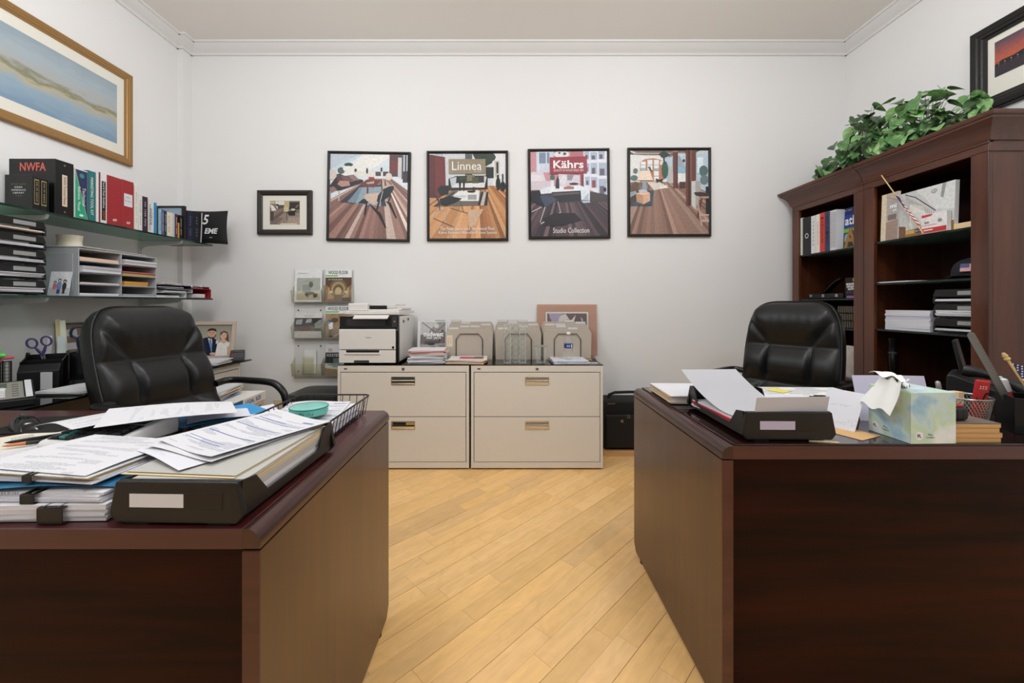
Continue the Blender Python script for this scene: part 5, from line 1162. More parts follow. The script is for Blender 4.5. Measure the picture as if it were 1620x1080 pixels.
# ---------------------------------------------------------------- on the cabinet glass
Z=ZG
def cat_print(parent,w_,h_,origin,face,full=True):
    S=[((150,146,142),rc(0,0,100,130)),((196,194,190),[(0,0),(70,0),(30,40),(0,60)]),((120,112,108),[(0,50),(100,36),(100,80),(0,84)]),((90,84,82),[(20,72),(70,70),(76,84),(16,86)]),((176,166,158),[(0,88),(100,80),(100,130),(0,130)]),((110,82,80),line(5,2,60,40,3)),((110,90,88),line(60,40,100,8,3)),((60,58,60),[(86,30),(92,30),(78,80),(72,78)]),((206,202,198),ell(64,16,10,8)),((128,120,116),rc(76,90,100,94)),((128,120,116),rc(74,102,100,106)),((128,120,116),rc(72,114,100,118)),((54,50,50),ell(44,84,16,5)),((104,96,92),[(10,98),(60,92),(64,128),(4,128)])]
    o=picture(S,(0,0,100,130),w_,h_,parent,origin,face,mat=GLOSSPRINT,step=.00004)
    return o
t=thing('catalog','stair-parts catalogue with white title standing beside the printer','catalog',(-.58,3.10,Z),(R(-9),0,0))
MB().box(-.112,.118,0,.022,0,.292).obj('pages',WHITEP,t); cat_print(t,.196,.27,(.008,-.0004,.15),'-y')
text('midwest',.155,.040,INKW,t,(.014,-.0016,.188),'-y',bold=.04); text('stair parts',.115,.025,INKW,t,(.016,-.0016,.157),'-y',bold=.02)
MB().box(.02,.10,.004,.016,.292,.297).obj('spine_clip',DKGREY,t)
stack('stack of white and pink papers between the printer and the folder sorters',.25,.19,.10,13,(-.563,2.89,Z),R(4),[GREYPAPER,WHITE,PAPERS[1],WHITE,GREYPAPER,WHITE,WHITE,PAPERS[1],GREYPAPER,WHITE,mat('pink_card',(216,150,144),.7),mat('pink_card',(216,150,144),.7),WHITE],seed=51,jit=.012,jr=5)
t=stack('low pile of magazines with a magenta cover print before the left folder sorter',.27,.20,.034,6,(-.28,2.885,Z),R(-3),[mat('orange_cover',(206,110,60),.5),WHITE,mat('yellow_cover',(226,190,70),.5),GREYPAPER,MANILA,mat('white_cover',(228,222,218),.4)],seed=61,jit=.012,jr=5,name='magazine_pile',part_='magazine')
MB().box(-.05,.05,-.06,.04,.0341,.0345).obj('cover_print',mat('magenta_print',(196,50,90),.4),t); MB().box(.05,.12,-.06,.06,.0341,.0345).obj('cover_photo',mat('cover_brown',(120,84,70),.4),t)
# step folder sorters with black wire arches
def folder_sorter(label,xc,w_,tabs,side_sticker=False):
    t=thing('folder_sorter',label,'folder sorter',(xc,3.0,Z),group='taupe folder sorters')
    q=random.Random(int(xc*100)); 
    for k in range(5):
        y=.02+k*.045; h_=.232+k*.012
        pl=[(-w_/2+.006,0),(w_/2-.006,0),(w_/2-.002,h_-.03),(w_/2-.02,h_),(-w_/2+.02,h_),(-w_/2+.002,h_-.03)]
        f=MB().prism(pl,'y',y,y+.012).obj('folder',TAUPE,t,bevel=.0015)
        for j in tabs[k]:
            x=-w_/2+.02+j*(w_-.04)/4
            tb=MB().box(x,x+(w_-.04)/4,y+.003,y+.006,h_-.002,h_+.014).obj('tab',TAUPE,f)
            MB().box(x+.004,x+(w_-.04)/4-.004,y+.0015,y+.003,h_-.009,h_+.012).obj('tab_label',WHITE,f)
    for k in (0,4):
        y=.012+k*.05
        a=.10*w_/.34
        MB().tube([(-.10,y,.002),(-.10,y,.155),(-.07,y,.196),(.07,y,.196),(.10,y,.155),(.10,y,.002)],.0028,8).obj('wire_arch',BLACKS,t,smooth=True)
    for x in (-.10,.10): MB().tube([(x,.012,.003),(x,.23,.003)],.0028,6).obj('wire_runner',BLACKS,t)
    if side_sticker:
        MB().box(-w_/2+.008,-w_/2+.052,.0192,.0198,.10,.185).obj('sticker',mat('cream_sticker',(232,216,190),.6),t); text('~oxford',.06,.014,mat('orange_ink',(206,100,50),.5),t,(-w_/2+.02,.0191,.143),'-y',rot=math.pi/2,bold=.02); text('~stepfile',.05,.008,INKK,t,(-w_/2+.038,.0191,.15),'-y',rot=math.pi/2)
    return t
folder_sorter('left taupe folder sorter with an orange-lettered sticker',-.275,.36,[(0,),(1,2),(3,),(1,),(0,)],True)
folder_sorter('middle taupe folder sorter behind the twisted glass tubes',.095,.355,[(0,),(2,),(3,),(1,),(0,1,2)])
folder_sorter('right taupe folder sorter behind the water bottle',.468,.37,[(2,),(1,),(0,1),(3,),(2,)])
# twisted clear tubes
for k,(x,y,l) in enumerate(((.012,2.86,'leftmost clear twisted plastic tube on the cabinet glass'),(.072,2.885,'middle clear twisted plastic tube on the cabinet glass'),(.122,2.86,'rightmost clear twisted plastic tube on the cabinet glass'))):
    t=thing('twisted_tube',l,'tube',(x,y,Z),group='clear twisted tubes'); r=.026
    MB().lathe([(r,0),(r,.28),(r-.0015,.28),(r-.0015,.003),(0,.003)],24).obj('tube_wall',CGLASS,t,smooth=True)
    for a0 in (0,math.pi):
        MB().tube([((r+.0006)*math.cos(a0+q*.42),(r+.0006)*math.sin(a0+q*.42),.02+q*.006) for q in range(42)],.0016,5).obj('spiral_rib',clear('rib_glass',(206,214,204),.5,.1),t,smooth=True)
t=thing('plastic_cup','clear tapered plastic cup on the cabinet glass','cup',(.255,2.87,Z))
MB().lathe([(.032,0),(.034,.012),(.044,.118),(.047,.120),(.047,.123),(.0425,.122),(.0325,.013),(0,.004)],28).obj('cup_wall',CGLASS,t,smooth=True)
MB().lathe([(.0445,.116),(.0475,.119),(.0475,.124),(.0445,.124),(.0445,.116)],28).obj('rim',clear('rim_glass',(226,226,224),.35,.1),t,smooth=True)
stack('loose white papers on a brown clipboard under the water bottle',.25,.22,.022,6,(.465,2.90,Z),R(2),[mat('brown_board',(150,112,88),.6),WHITE,GREYPAPER,PAPERS[0],mat('blue_sheet',(130,140,190),.7),PAPERS[1]],seed=71,jit=.012,jr=4)
t=thing('water_bottle','small clear water bottle with a blue label on the papers','bottle',(.455,2.885,Z+.0224))
MB().lathe([(.029,0),(.032,.006),(.032,.02),(.030,.026),(.032,.034),(.030,.044),(.032,.054),(.030,.064),(.032,.074),(.0315,.118),(.030,.128),(.022,.156),(.013,.176),(.0125,.188),(0,.188)],28).obj('bottle_body',CGLASS,t,smooth=True)
lb=MB().lathe([(.0325,.082),(.0325,.114)],28).obj('label_band',mat('bottle_blue',(52,66,140),.4),t,smooth=True)
for x in (-.018,-.004): MB().box(x,x+.01,-.0332,-.0325,.092,.105).obj('label_mark',mat('label_pale',(170,186,226),.4),lb)
MB().box(.015,.021,-.0305,-.029,.086,.111).obj('label_panel',INKW,lb)
MB().lathe([(.0145,.180),(.0145,.196),(.013,.198),(0,.198)],20).obj('cap',mat('cap_white',(232,232,232),.4),t,smooth=True)
o=thing('magazine','dark-covered magazine lying at the right end of the cabinet glass','magazine',(.615,2.92,Z),(0,0,R(-8)))
MB().box(-.05,.05,-.09,.09,0,.010).obj('pages',WHITE,o); MB().box(-.05,.05,-.09,.09,.0101,.0112).obj('cover',mat('cover_dark',(52,46,40),.4),o); MB().box(-.04,.02,-.02,.06,.0113,.0116).obj('cover_photo',mat('cover_gold',(160,124,70),.4),o)
# matted print in a plastic sleeve leaning on the wall
t=thing('matted_print','terracotta-matted print in a clear sleeve leaning on the back wall','print',(.505,3.253,Z),(R(-5),0,0))
TC=mat('terracotta_mat',(202,146,116),.75)
MB().box(-.245,.245,0,.004,0,.42).obj('mat_board',TC,t); w1,h1=.355,.21
MB().box(-w1/2+.0,w1/2,-.0012,0,.15,.15+h1).obj('inner_mat',MATB,t); MB().box(-w1/2-.004,w1/2+.004,-.0006,.0,.146,.154+h1).obj('bevel_line',mat('mat_shadow',(150,100,78),.8),t)
picture([((92,46,50),rc(0,0,100,60)),((176,160,186),[(4,0),(40,0),(30,60),(16,60)]),((226,220,206),[(30,10),(46,0),(64,30),(40,60),(26,44)]),((150,120,70),ell(52,38,10,22)),((206,176,112),ell(70,46,10,20)),((180,176,190),[(84,10),(90,14),(98,60),(92,60)]),((150,60,50),[(0,20),(10,14),(14,60),(0,60)]),((120,84,60),rc(52,20,58,60)),((236,230,214),[(60,20),(72,4),(66,30)])],(0,0,100,60),w1-.03,h1-.03,t,(0,-.0014,.15+h1/2),'-y',mat=GLOSSPRINT)
MB().slab(lambda u,v:(-.247+.494*u,-.0105-.0015*math.sin(u*17+v*9)-.0015*math.sin(v*23-u*5),.005+.413*v),18,16,.0004).obj('plastic_sleeve',clear('crinkled_film',(250,250,250),.05,.06),t,smooth=60)

# ---------------------------------------------------------------- floor: bin and bag
t=thing('waste_bin','black lidded bin standing on the floor left of the file cabinets','bin',(-1.405,3.07,0))
def rrect(w_,d_,r,n=6):
    out=[]
    for cx,cy,a0 in ((w_/2-r,d_/2-r,0),(-w_/2+r,d_/2-r,90),(-w_/2+r,-d_/2+r,180),(w_/2-r,-d_/2+r,270)):
        for k in range(n+1): a=R(a0+90*k/n); out.append((cx+r*math.cos(a),cy+r*math.sin(a)))
    return out
MB().prism(rrect(.38,.33,.06),'z',.0,.44).obj('bin_body',mat('bin_black',(20,20,21),.5),t,smooth=30)
MB().prism(rrect(.41,.37,.08),'z',.44,.488).obj('lid',mat('bin_lid',(46,46,46),.35),t,bevel=.008,smooth=30)
o=MB().box(-.26,.26,-.13,.13,0,.042).obj('sample_board',BASEW,None,(1.0,3.14,0)); tag(o,'pale maple board lying on the floor under the black bag','board')
t=thing('laptop_bag','black nylon case with handle standing right of the file cabinets','bag',(.975,3.14,.0422)); NY=mat('black_nylon',(17,17,18),.7,bump=.3,bscale=900)
MB().box(-.235,.235,-.10,.10,0,.375).obj('bag_body',NY,t,bevel=.02,seg=3)
MB().box(-.215,.215,-.128,-.098,.02,.27).obj('front_pocket',NY,t,bevel=.012,seg=3); MB().box(-.215,.215,-.1285,-.125,.262,.270).obj('pocket_zip',DKGREY,t)
MB().tube([(-.17,-.02,.372),(-.165,-.02,.40),(-.12,-.02,.418),(0,-.02,.422),(.12,-.02,.418),(.165,-.02,.40),(.17,-.02,.372)],.011,8).obj('handle',NY,t,smooth=True)
MB().box(-.19,-.12,-.102,-.098,.34,.36).obj('handle_tab',NY,t)
for x in (-.055,-.04): MB().box(x-.005,x+.005,-.135,-.127,.245,.275).obj('zip_pull',STEEL,t)
MB().box(-.20,-.14,-.103,-.100,.345,.356).obj('buckle',STEEL,t); MB().cyl((0,0,0),.012,.003,14).obj('round_badge',STEEL,t,(-.095,-.1285,.225),(R(90),0,0))
# ---------------------------------------------------------------- left desk
Z=ZL
TR=letter_tray('black letter tray full of folders at the front of the left desk',(-.587,.708,Z+.0042),R(-1.5),w_=.244,l_=.365,h_=.074)
stack('grey and manila folders heaped in the left desk letter tray',.212,.318,.058,7,(-.584,.892,Z+.0152),R(-1),[WHITE,GREYFOLD,WHITE,GREYFOLD,GREYFOLD,MANILA,GREYFOLD],seed=101,jit=.003,jr=.8,name='folder_stack',cat='folders',part_='folder')
BL=page('blue_ruled_page',ink=(140,146,166),rows=80,dens=.5,seed=17.,bars=((.062,.064,-.09,.09),(.074,.077,-.09,.02),(.018,.0205,-.09,.09),(-.045,-.042,-.09,.09),(-.085,-.083,-.09,.05),(-.095,-.093,-.09,.05),(.10,.106,.05,.09)))
zt=Z+.0740
sheet('manila folder edge under the grey folder on the left desk tray',.228,.305,(-.600,.893,zt),R(-5),MANILA,lambda u,v:.004*math.sin(u*3)*v)
sheet('grey folder spread open over the left desk letter tray',.222,.30,(-.598,.897,zt+.0022),R(-5),GREYFOLD,lambda u,v:.004*math.sin(u*3)*v)
for k,(x,y,rz,mt,l) in enumerate(((-.64,.925,-30,PAPERS[2],'typed sheet lying lowest on the grey folder'),(-.625,.95,-22,PAPERS[0],'typed sheet lying second on the grey folder'),(-.615,.96,-27,BL,'topmost form with blue ruled lines on the left desk tray'))):
    sheet(l,.216,.279,(x,y,zt+.006+k*.0052),R(rz),mt,lambda u,v,k=k:.004*math.sin(u*4+k)+.004*(1-v)*u)
# wire basket behind the tray
t=thing('wire_basket','black wire letter basket holding papers and a teal disc on the left desk','basket',(-.612,1.262,Z+.0016)); a,b,h_=.124,.172,.066; WI=mat('black_wire',(24,22,22),.4)
def loop(x,y,z): return [(-x,-y,z),(x,-y,z),(x,y,z),(-x,y,z)]
rim=[]
for (cx,cy,a0) in ((a-.02,-b+.02,-90),(a-.02,b-.02,0),(-a+.02,b-.02,90),(-a+.02,-b+.02,180)):
    for q in range(5): an=R(a0+q*22.5); rim.append((cx+.02*math.cos(an),cy+.02*math.sin(an),h_))
MB().tube(rim,.0028,6,closed=True).obj('rim_wire',WI,t,smooth=True)
for k in range(13):
    y=-b+.02+k*(2*b-.04)/12
    MB().tube([(-a,y,h_),(-a+.012,y,.004),(-a+.02,y,.0016),(a-.02,y,.0016),(a-.012,y,.004),(a,y,h_)],.0013,5).obj('cross_wire',WI,t)
for k in range(9):
    x=-a+.022+k*(2*a-.044)/8
    MB().tube([(x,-b+.012,.02),(x,-b+.02,.0042),(x,b-.02,.0042),(x,b-.008,.02),(x,b,h_)],.0013,5).obj('long_wire',WI,t)
LIL=mat('lilac_paper',(206,202,222),.75)
stack('papers stacked in the wire basket on the left desk',.195,.27,.038,8,(-.612,1.262,Z+.0075),R(1),[LIL,WHITE,GREYPAPER,WHITE,LIL,WHITE,GREYPAPER,PAPERS[1]],seed=111,jit=.005,jr=2)
sheet('blue-lined page on top of the wire basket papers',.20,.26,(-.625,1.268,Z+.0462),R(10),BL,lambda u,v:.006*v+.004*math.sin(u*5)*v)
t=thing('teal_disc','translucent teal round disc on the papers in the wire basket','disc',(-.60,1.215,Z+.0605))
TG=mat('teal_plastic',(112,196,184),.10,coat=.4)
MB().lathe([(0,0),(.052,0),(.055,.003),(.055,.02),(.052,.023),(.044,.0235),(0,.0225)],36).obj('disc_body',TG,t,smooth=True)
MB().lathe([(.0535,.0235),(.0555,.0225),(.0555,.0205),(.0535,.0235)],36).obj('rim',mat('teal_rim',(40,140,132),.2),t)
text('~Morka Wor floo',.075,.009,INKK,t,(.005,-.0555,.011),'-y')
# calculator, partly under papers
t=thing('desk_calculator','white desktop calculator half under papers on the left desk','calculator',(-1.075,1.085,Z+.0215),(0,0,R(-9)))
MB().prism([(-.085,.0),(.10,.0),(.10,.045),(.06,.048),(-.085,.024),(-.095,.012)],'x',-.105,.105).obj('body',WHITEP,t,bevel=.006,seg=3)
Mk=Matrix.Translation((0,-.085,.024))@Matrix.Rotation(math.atan2(.024,.145),4,'X')
MB().box(-.092,.092,.008,.10,.0003,.002,mat=Mk).obj('keypad_plate',BLACKS,t)
for r_ in range(4):
    for c in range(7): MB().box(-.085+c*.0245,-.066+c*.0245,.012+r_*.021,.027+r_*.021,.002,.0075,mat=Mk).obj('key',[DKGREY,mat('key_teal',(60,140,130),.4)][1 if c==1 and r_<2 else 0],t)
MB().box(-.08,.08,.108,.138,.0003,.002,mat=Mk).obj('display',MATS['lcd_dark'],t)
sheet('white page draped over the right end of the desk calculator',.23,.30,(-.985,1.18,Z+.084),R(-52),PAPERS[1],lambda u,v:-.030*max(0,v-.45)**1.5-.012*(1-u)*v)
sheet('white page draped over the left end of the desk calculator',.22,.29,(-1.165,1.165,Z+.079),R(62),PAPERS[0],lambda u,v:-.060*max(0,v-.35)**1.4)
sheet('second typed page overlapping behind the calculator',.216,.28,(-1.19,1.36,Z+.0120),R(24),PAPERS[2],lambda u,v:.006*math.sin(v*3))
sheet('bright blue folder peeking out below the draped page',.17,.24,(-.935,1.30,Z+.034),R(-38),mat('cyan_folder',(40,140,196),.5))
sheet('creased white envelope on the blue folder',.12,.24,(-.89,1.305,Z+.037),R(-52),GREYPAPER,lambda u,v:.004*math.sin(v*6))
stack('papers and envelopes spread beside the wire basket on the left desk',.17,.22,.022,5,(-.895,1.325,Z+.0004),R(-40),[WHITE,GREYPAPER,WHITE,LIL,WHITE],seed=121,jit=.012,jr=7)
sheet('lined yellowish pad page near the mouse',.24,.30,(-1.30,1.17,Z+.0006),R(52),page('pad_page',base=(226,220,204),ink=(150,140,130),rows=26,dens=.5,seed=5.))
stack('papers lying below the calculator on the left desk',.20,.24,.019,6,(-1.095,1.12,Z+.0014),R(12),[WHITE,GREYPAPER,WHITE,LIL],seed=131,jit=.01,jr=6)
# mouse and pad
t=thing('mouse_pad','thin black mouse pad on the left desk','mouse pad',(-1.49,1.30,Z+.0003),(0,0,R(8)))
MB().prism(rrect(.22,.19,.015),'z',0,.003).obj('pad',BLACKM,t)
t=thing('computer_mouse','glossy black computer mouse on the black pad','mouse',(-1.515,1.255,Z+.0036),(0,0,R(62)))
def mouse(u,v):
    x=(u-.5)*.062*(1-.25*(2*v-1)**2); y=(v-.5)*.112; return x,y
m=MB(); n=14; V=[];
for i in range(n+1):
    for j in range(n+1):
        u,v=i/n,j/n; x,y=mouse(u,v); e=(1-abs(2*u-1)**3)*(1-abs(2*v-1)**3.2); V.append((x,y,.036*max(0,e)**.45*(.72+.28*math.sin(v*2.6))))
m.add(V,[(i*(n+1)+j,(i+1)*(n+1)+j,(i+1)*(n+1)+j+1,i*(n+1)+j+1) for i in range(n) for j in range(n)])
m.add([(p[0],p[1],0) for p in V],[(i*(n+1)+j,i*(n+1)+j+1,(i+1)*(n+1)+j+1,(i+1)*(n+1)+j) for i in range(n) for j in range(n)])
m.obj('shell',mat('gloss_black',(12,12,13),.12),t,smooth=60); MB().tube([(-.004,.03,.0345),(.004,.03,.0345)],.007,10).obj('scroll_wheel',DKGREY,t,smooth=True)
OR=mat('orange_grip',(222,140,96),.5)
for k,(p0,p1,l) in enumerate((((-1.36,1.075,Z+.0105),(-1.235,1.155,Z+.0105),'grey pen with an orange grip lying near the mouse'),((-1.385,1.10,Z+.0105),(-1.27,1.20,Z+.0105),'black pen with an orange end lying beside the grey pen'))):
    p0,p1=Vector(p0),Vector(p1); d=p1-p0; t=thing('pen',l,'pen',p0,group='pens near the mouse')
    MB().tube([d*0,d*.08,d*.3],[.001,.004,.0052],10).obj('grip',OR if k==0 else BLACKS,t,smooth=True)
    MB().tube([d*.3,d*.85],[.0052,.0052],10).obj('barrel',DKGREY if k==0 else BLACKS,t,smooth=True); MB().tube([d*.85,d*.97,d],[.0054,.005,.003],10).obj('end_cap',OR,t,smooth=True)
# bundles at the front left of the desk
def clip(label,x,y,z,w_,h_,rz=0):
    t=thing('binder_clip',label,'binder clip',(x,y,z),(0,0,rz),'binder clips on the left desk')
    MB().prism([(-.001,0),(.022,h_*.30),(.022,h_*.42),(.0,h_*.02+.003),(0,h_-.003-.02*h_),(.022,h_*.58),(.022,h_*.70),(-.001,h_)],'x',-w_/2,w_/2) if False else None
    MB().box(-w_/2,w_/2,-.0022,-.0008,0,h_).obj('clip_spine',BLACKS,t,bevel=.0004)
    MB().box(-w_/2,w_/2,-.0008,.022,h_,h_+.001).obj('clip_jaw',BLACKS,t); MB().box(-w_/2,w_/2,-.0008,.022,-.001,0).obj('clip_jaw',BLACKS,t)
    MB().tube([(-w_*.3,.0,h_+.0022),(-w_*.3,.045,h_+.003),(-w_*.12,.055,h_+.003),(w_*.12,.055,h_+.003),(w_*.3,.045,h_+.003),(w_*.3,.0,h_+.0022)],.0009,5).obj('clip_arm',STEEL,t)
    return t
z=Z+.0014; bundles=[]
specs=[('lowest clipped bundle of white papers at the front left of the desk',.265,.225,.030,6,(-.862,.831),2,[WHITE,PAPERS[1],WHITE,GREYPAPER,WHITE,WHITE]),
       ('second clipped bundle of papers on the front left pile',.265,.22,.016,4,(-.870,.840),-2,[WHITE,GREYPAPER,WHITE,PAPERS[0]])]
for l,w_,l_,hh,n,(x,y),rz,ms in specs:
    stack(l,w_,l_,hh,n,(x,y,z),R(rz),ms,seed=int(x*-1000),jit=.003,jr=1.2); z+=hh+.0016
clip('large black binder clip on the lowest paper bundle',-.815,.713,Z+.0016,.046,.028)
clip('medium black binder clip on the second paper bundle',-.868,.7235,Z+.0322,.026,.0165)
o=sheet('blue card folder inside the front left paper pile',.27,.215,(-.866,.842,z+.0012),R(5),mat('blue_folder',(46,112,150),.5),lambda u,v:.007*(1-v)*math.sin(u*3.1)); z+=.010
stack('upper bundle of typed papers on the blue folder',.25,.20,.016,6,(-.876,.845,z+.0006),R(-5),[WHITE,GREYPAPER,WHITE,MATS['yellow_cover'],WHITE,PAPERS[0]],seed=141,jit=.008,jr=4); z+=.0172
clip('small black binder clip above the blue folder',-.886,.728+.01,z-.013,.018,.012)
sheet('typed page with a blue signature on top of the front left pile',.262,.20,(-.885,.85,z+.0012),R(-9),PAPERS[0],lambda u,v:.003*math.sin(v*4))
sheet('wide curved white sheet sweeping from the pile towards the tray',.17,.30,(-.850,1.035,Z+.034),R(-46),PAPERS[2],lambda u,v:.012*math.sin(v*3.0)*u)
sheet('white page with red stamp corner left of the calculator',.20,.27,(-1.09,.94,Z+.012),R(28),PAPERS[2])
sheet('folded white letter at the left edge of the desk',.20,.27,(-1.16,.985,Z+.014),R(60),PAPERS[1])

# ---------------------------------------------------------------- right desk
Z=ZR
letter_tray('black letter tray with a lilac label on the right desk',(.802,1.125,Z+.0042),R(-1),w_=.262,l_=.365,h_=.078,paper=mat('lilac_label',(186,180,204),.6))
PR=mat('red_folder',(206,50,70),.6)
stack('papers and red folders filling the right desk letter tray',.222,.325,.024,7,(.800,1.303,Z+.0152),R(2),[WHITE,GREYPAPER,WHITE,PR,WHITE,PR,WHITE],seed=151,jit=.004,jr=1.5)
def curl_path(u,v):
    "from the upright front flap, down across the tray, up to the raised far end"
    if v<.2: q=v/.2; y=-.190-.012*(1-q); z=.004+.076*(1-q)
    else: q=(v-.2)/.8; y=-.190+.39*q; z=.004*(1-min(1,q*4))+.092*max(0,(q-.30)/.70)**1.7
    return ((u-.5)*.215+.015*(1-v),y,z)
o=MB().slab(curl_path,8,40,.0008).obj('paper_sheet',PAPERS[3],None,(.790,1.330,Z+.0445),(0,0,R(3)),smooth=60); tag(o,'large curled white sheet rising out of the right desk tray','paper')
stack('stack of magazines and envelopes at the far left corner of the right desk',.20,.25,.034,8,(.742,1.655,Z),R(-4),[mat('dark_green_cover',(44,54,40),.5),WHITE,MANILA,WHITE,GREYPAPER,WHITE,AM,WHITE],seed=161,jit=.008,jr=3)
DP=page('calendar_page',base=(228,228,226),ink=(150,152,160),rows=22,w_=.5,h_=.40,dens=.5,seed=8.)
sheet('large desk calendar page in front of the right chair',.54,.40,(1.24,1.655,Z+.0003),R(-2),DP)
sheet('second calendar sheet overlapping askew on the right desk',.30,.25,(1.06,1.60,Z+.0014),R(-14),PAPERS[2])
sheet('small yellow sticky note on the desk calendar',.076,.076,(1.215,1.775,Z+.0024),R(30),mat('sticky_yellow',(232,218,110),.7))
sheet('pale yellow slip on the askew calendar sheet',.10,.07,(1.03,1.535,Z+.0034),R(10),mat('pale_yellow',(226,216,176),.7))
stack('loose printed slips beside the tray on the right desk',.16,.11,.009,5,(1.055,1.36,Z),R(-16),[PAPERS[0],MANILA,GREYPAPER,PAPERS[2],PAPERS[0]],seed=171,jit=.012,jr=12)
t=thing('keyboard','black computer keyboard behind the tissue box','keyboard',(1.40,1.475,Z+.0030),(0,0,R(-7)))
MB().prism([(-.07,0),(.07,0),(.07,.024),(-.07,.012)],'x',-.215,.215).obj('case',BLACKP,t,bevel=.003)
Mk=Matrix.Translation((0,-.07,.012))@Matrix.Rotation(math.atan2(.012,.14),4,'X')
for r_ in range(5):
    for c in range(20): MB().box(-.205+c*.0206,-.188+c*.0206,.014+r_*.0235,.033+r_*.0235,.0002,.007,mat=Mk).obj('key',BLACKS,t)
sheet('brown kraft envelope corner lying beside the right desk tray',.10,.14,(1.03,1.215,Z+.0004),R(24),KRAFT)
o=MB().prism(rrect(.075,.010,.0049,4),'z',0,.002).obj('wooden_stick',MANILA,None,(.895,1.122,Z),(0,0,R(-14))); tag(o,'flat wooden stick lying in front of the right desk tray','stick')
# tissue box
t=thing('tissue_box','pale blue and green watercolour tissue box at the front of the right desk','tissue box',(1.186,1.168,Z),(0,0,R(1.5)))
def watercolour():
    m,nt,b=newmat('watercolour_print'); N=nt.nodes; L=nt.links
    tc=N.new('ShaderNodeTexCoord'); n=N.new('ShaderNodeTexNoise'); n.inputs['Scale'].default_value=11; n.inputs['Detail'].default_value=4; n.inputs['Distortion'].default_value=.15; L.new(tc.outputs['Object'],n.inputs['Vector'])
    cr=N.new('ShaderNodeValToRGB'); e=cr.color_ramp.elements; e[0].position=.30; e[0].color=lin((140,182,214)); e[1].position=.66; e[1].color=lin((232,238,240))
    for p,c in ((.38,(168,204,222)),(.44,(200,222,222)),(.50,(192,220,196)),(.55,(208,228,206)),(.60,(222,234,236))): k=e.new(p); k.color=lin(c)
    L.new(n.outputs['Fac'],cr.inputs['Fac']); L.new(cr.outputs['Color'],b.inputs['Base Color']); b.inputs['Roughness'].default_value=.45
    return m
WC=watercolour(); hx,hy,hz=.0655,.062,.1425
MB().box(-hx,hx,-hy,hy,0,hz).obj('carton',WC,t,bevel=.0008,seg=1)
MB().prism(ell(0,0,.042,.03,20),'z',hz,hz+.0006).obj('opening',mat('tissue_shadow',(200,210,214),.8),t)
for f,o_ in (('-y',(-hx+.025,-hy-.0002,.022)),('-x',(-hx-.0002,hy-.022,.022))):
    lg=MB(); T=fmat(f,o_); lg.add([T@Vector((x,y,.0003)) for x,y in ell(0,0,.012,.013,6,a0=math.pi/6)],[tuple(range(6))]); 
    lg.obj('badge',INKW,t); text('PL',.011,.010,INKB,t,T@Vector((0,0,.0003)),f,bold=.03)
    text('Plus\nLotion',.022,.013,INKB,t,T@Vector((.032,0,0)),f)
MB().box(-hx+.06*0-.0003,-hx+.0003,-hy-.0004,-hy,.0,hz).obj('carton_seam',mat('seam_grey',(120,140,150),.6),t)
def tis(u,v,k):
    a=u*math.pi*1.1-.3
    x=-.005-.10*v*(1 if k==0 else .62)+(u-.5)*.05*(1-.3*v); y=(u-.5)*.10*(.35+v)+.01*math.sin(v*7+k)
    z=hz+.004+.024*math.sin(min(1,v*1.35)*math.pi*.62)*(1.0 if k==0 else 1.15)-(.085*max(0,v-.62)/.38 if k==0 else -.004*v)+.006*math.sin(u*11+v*5)
    return (x,y,z)
for k in (0,1): MB().slab(lambda u,v,k=k:tis(u,v,k),14,16,.0006).obj('tissue',mat('tissue_white',(236,236,232),.9),t,smooth=60)
sheet('folded lilac page propped upright behind the tissue box',.23,.15,(1.30,1.34,Z+.071),R(-4),LIL,lambda u,v:.012*math.sin(u*3),tilt=(R(76),0))
sheet('white printed leaflet propped against the left of the tissue box',.10,.13,(1.062,1.262,Z+.052),R(-66),PAPERS[2],lambda u,v:.004*math.sin(u*3),tilt=(R(62),0))
# flooring samples
for k in range(4):
    t=thing('flooring_sample',('lowest','second lowest','second highest','topmost')[k]+' wood flooring sample in the small stack beside the tissue box','wood sample',(1.323+.004*(k%2),1.168+.003*k,Z+k*.0128),(0,0,R((1,-2,1.5,-1)[k])),'flooring samples on the right desk')
    MB().box(-.068-.003*k,.068+.002*k,-.05,.05,0,.0095).obj('core',mat('sample_oak',(206,164,108),.6),t); MB().box(-.068-.003*k,.068+.002*k,-.05,.05,.0096,.0126).obj('face_veneer',mat('sample_grey',(112,102,92),.5) if k==3 else mat('sample_tan',(176,136,90),.55),t)
t=thing('tape_measure','black and red tape measure on the flooring samples','tape measure',(1.298,1.163,Z+.0514),(0,0,R(4)))
MB().prism(rrect(.078,.052,.016,5),'x',-.02,.02)
MB().box(-.042,.036,-.022,.022,0,.040).obj('body',mat('rubber_black',(24,24,25),.6),t,bevel=.012,seg=4,smooth=40)
for x in (-.02,-.003,.014): MB().box(x-.0008,x+.0008,-.0224,-.0218,.006,.034).obj('grip_groove',BLACKM,t)
MB().box(-.036,.028,-.014,.014,.0398,.0445).obj('red_top',RED,t,bevel=.003)
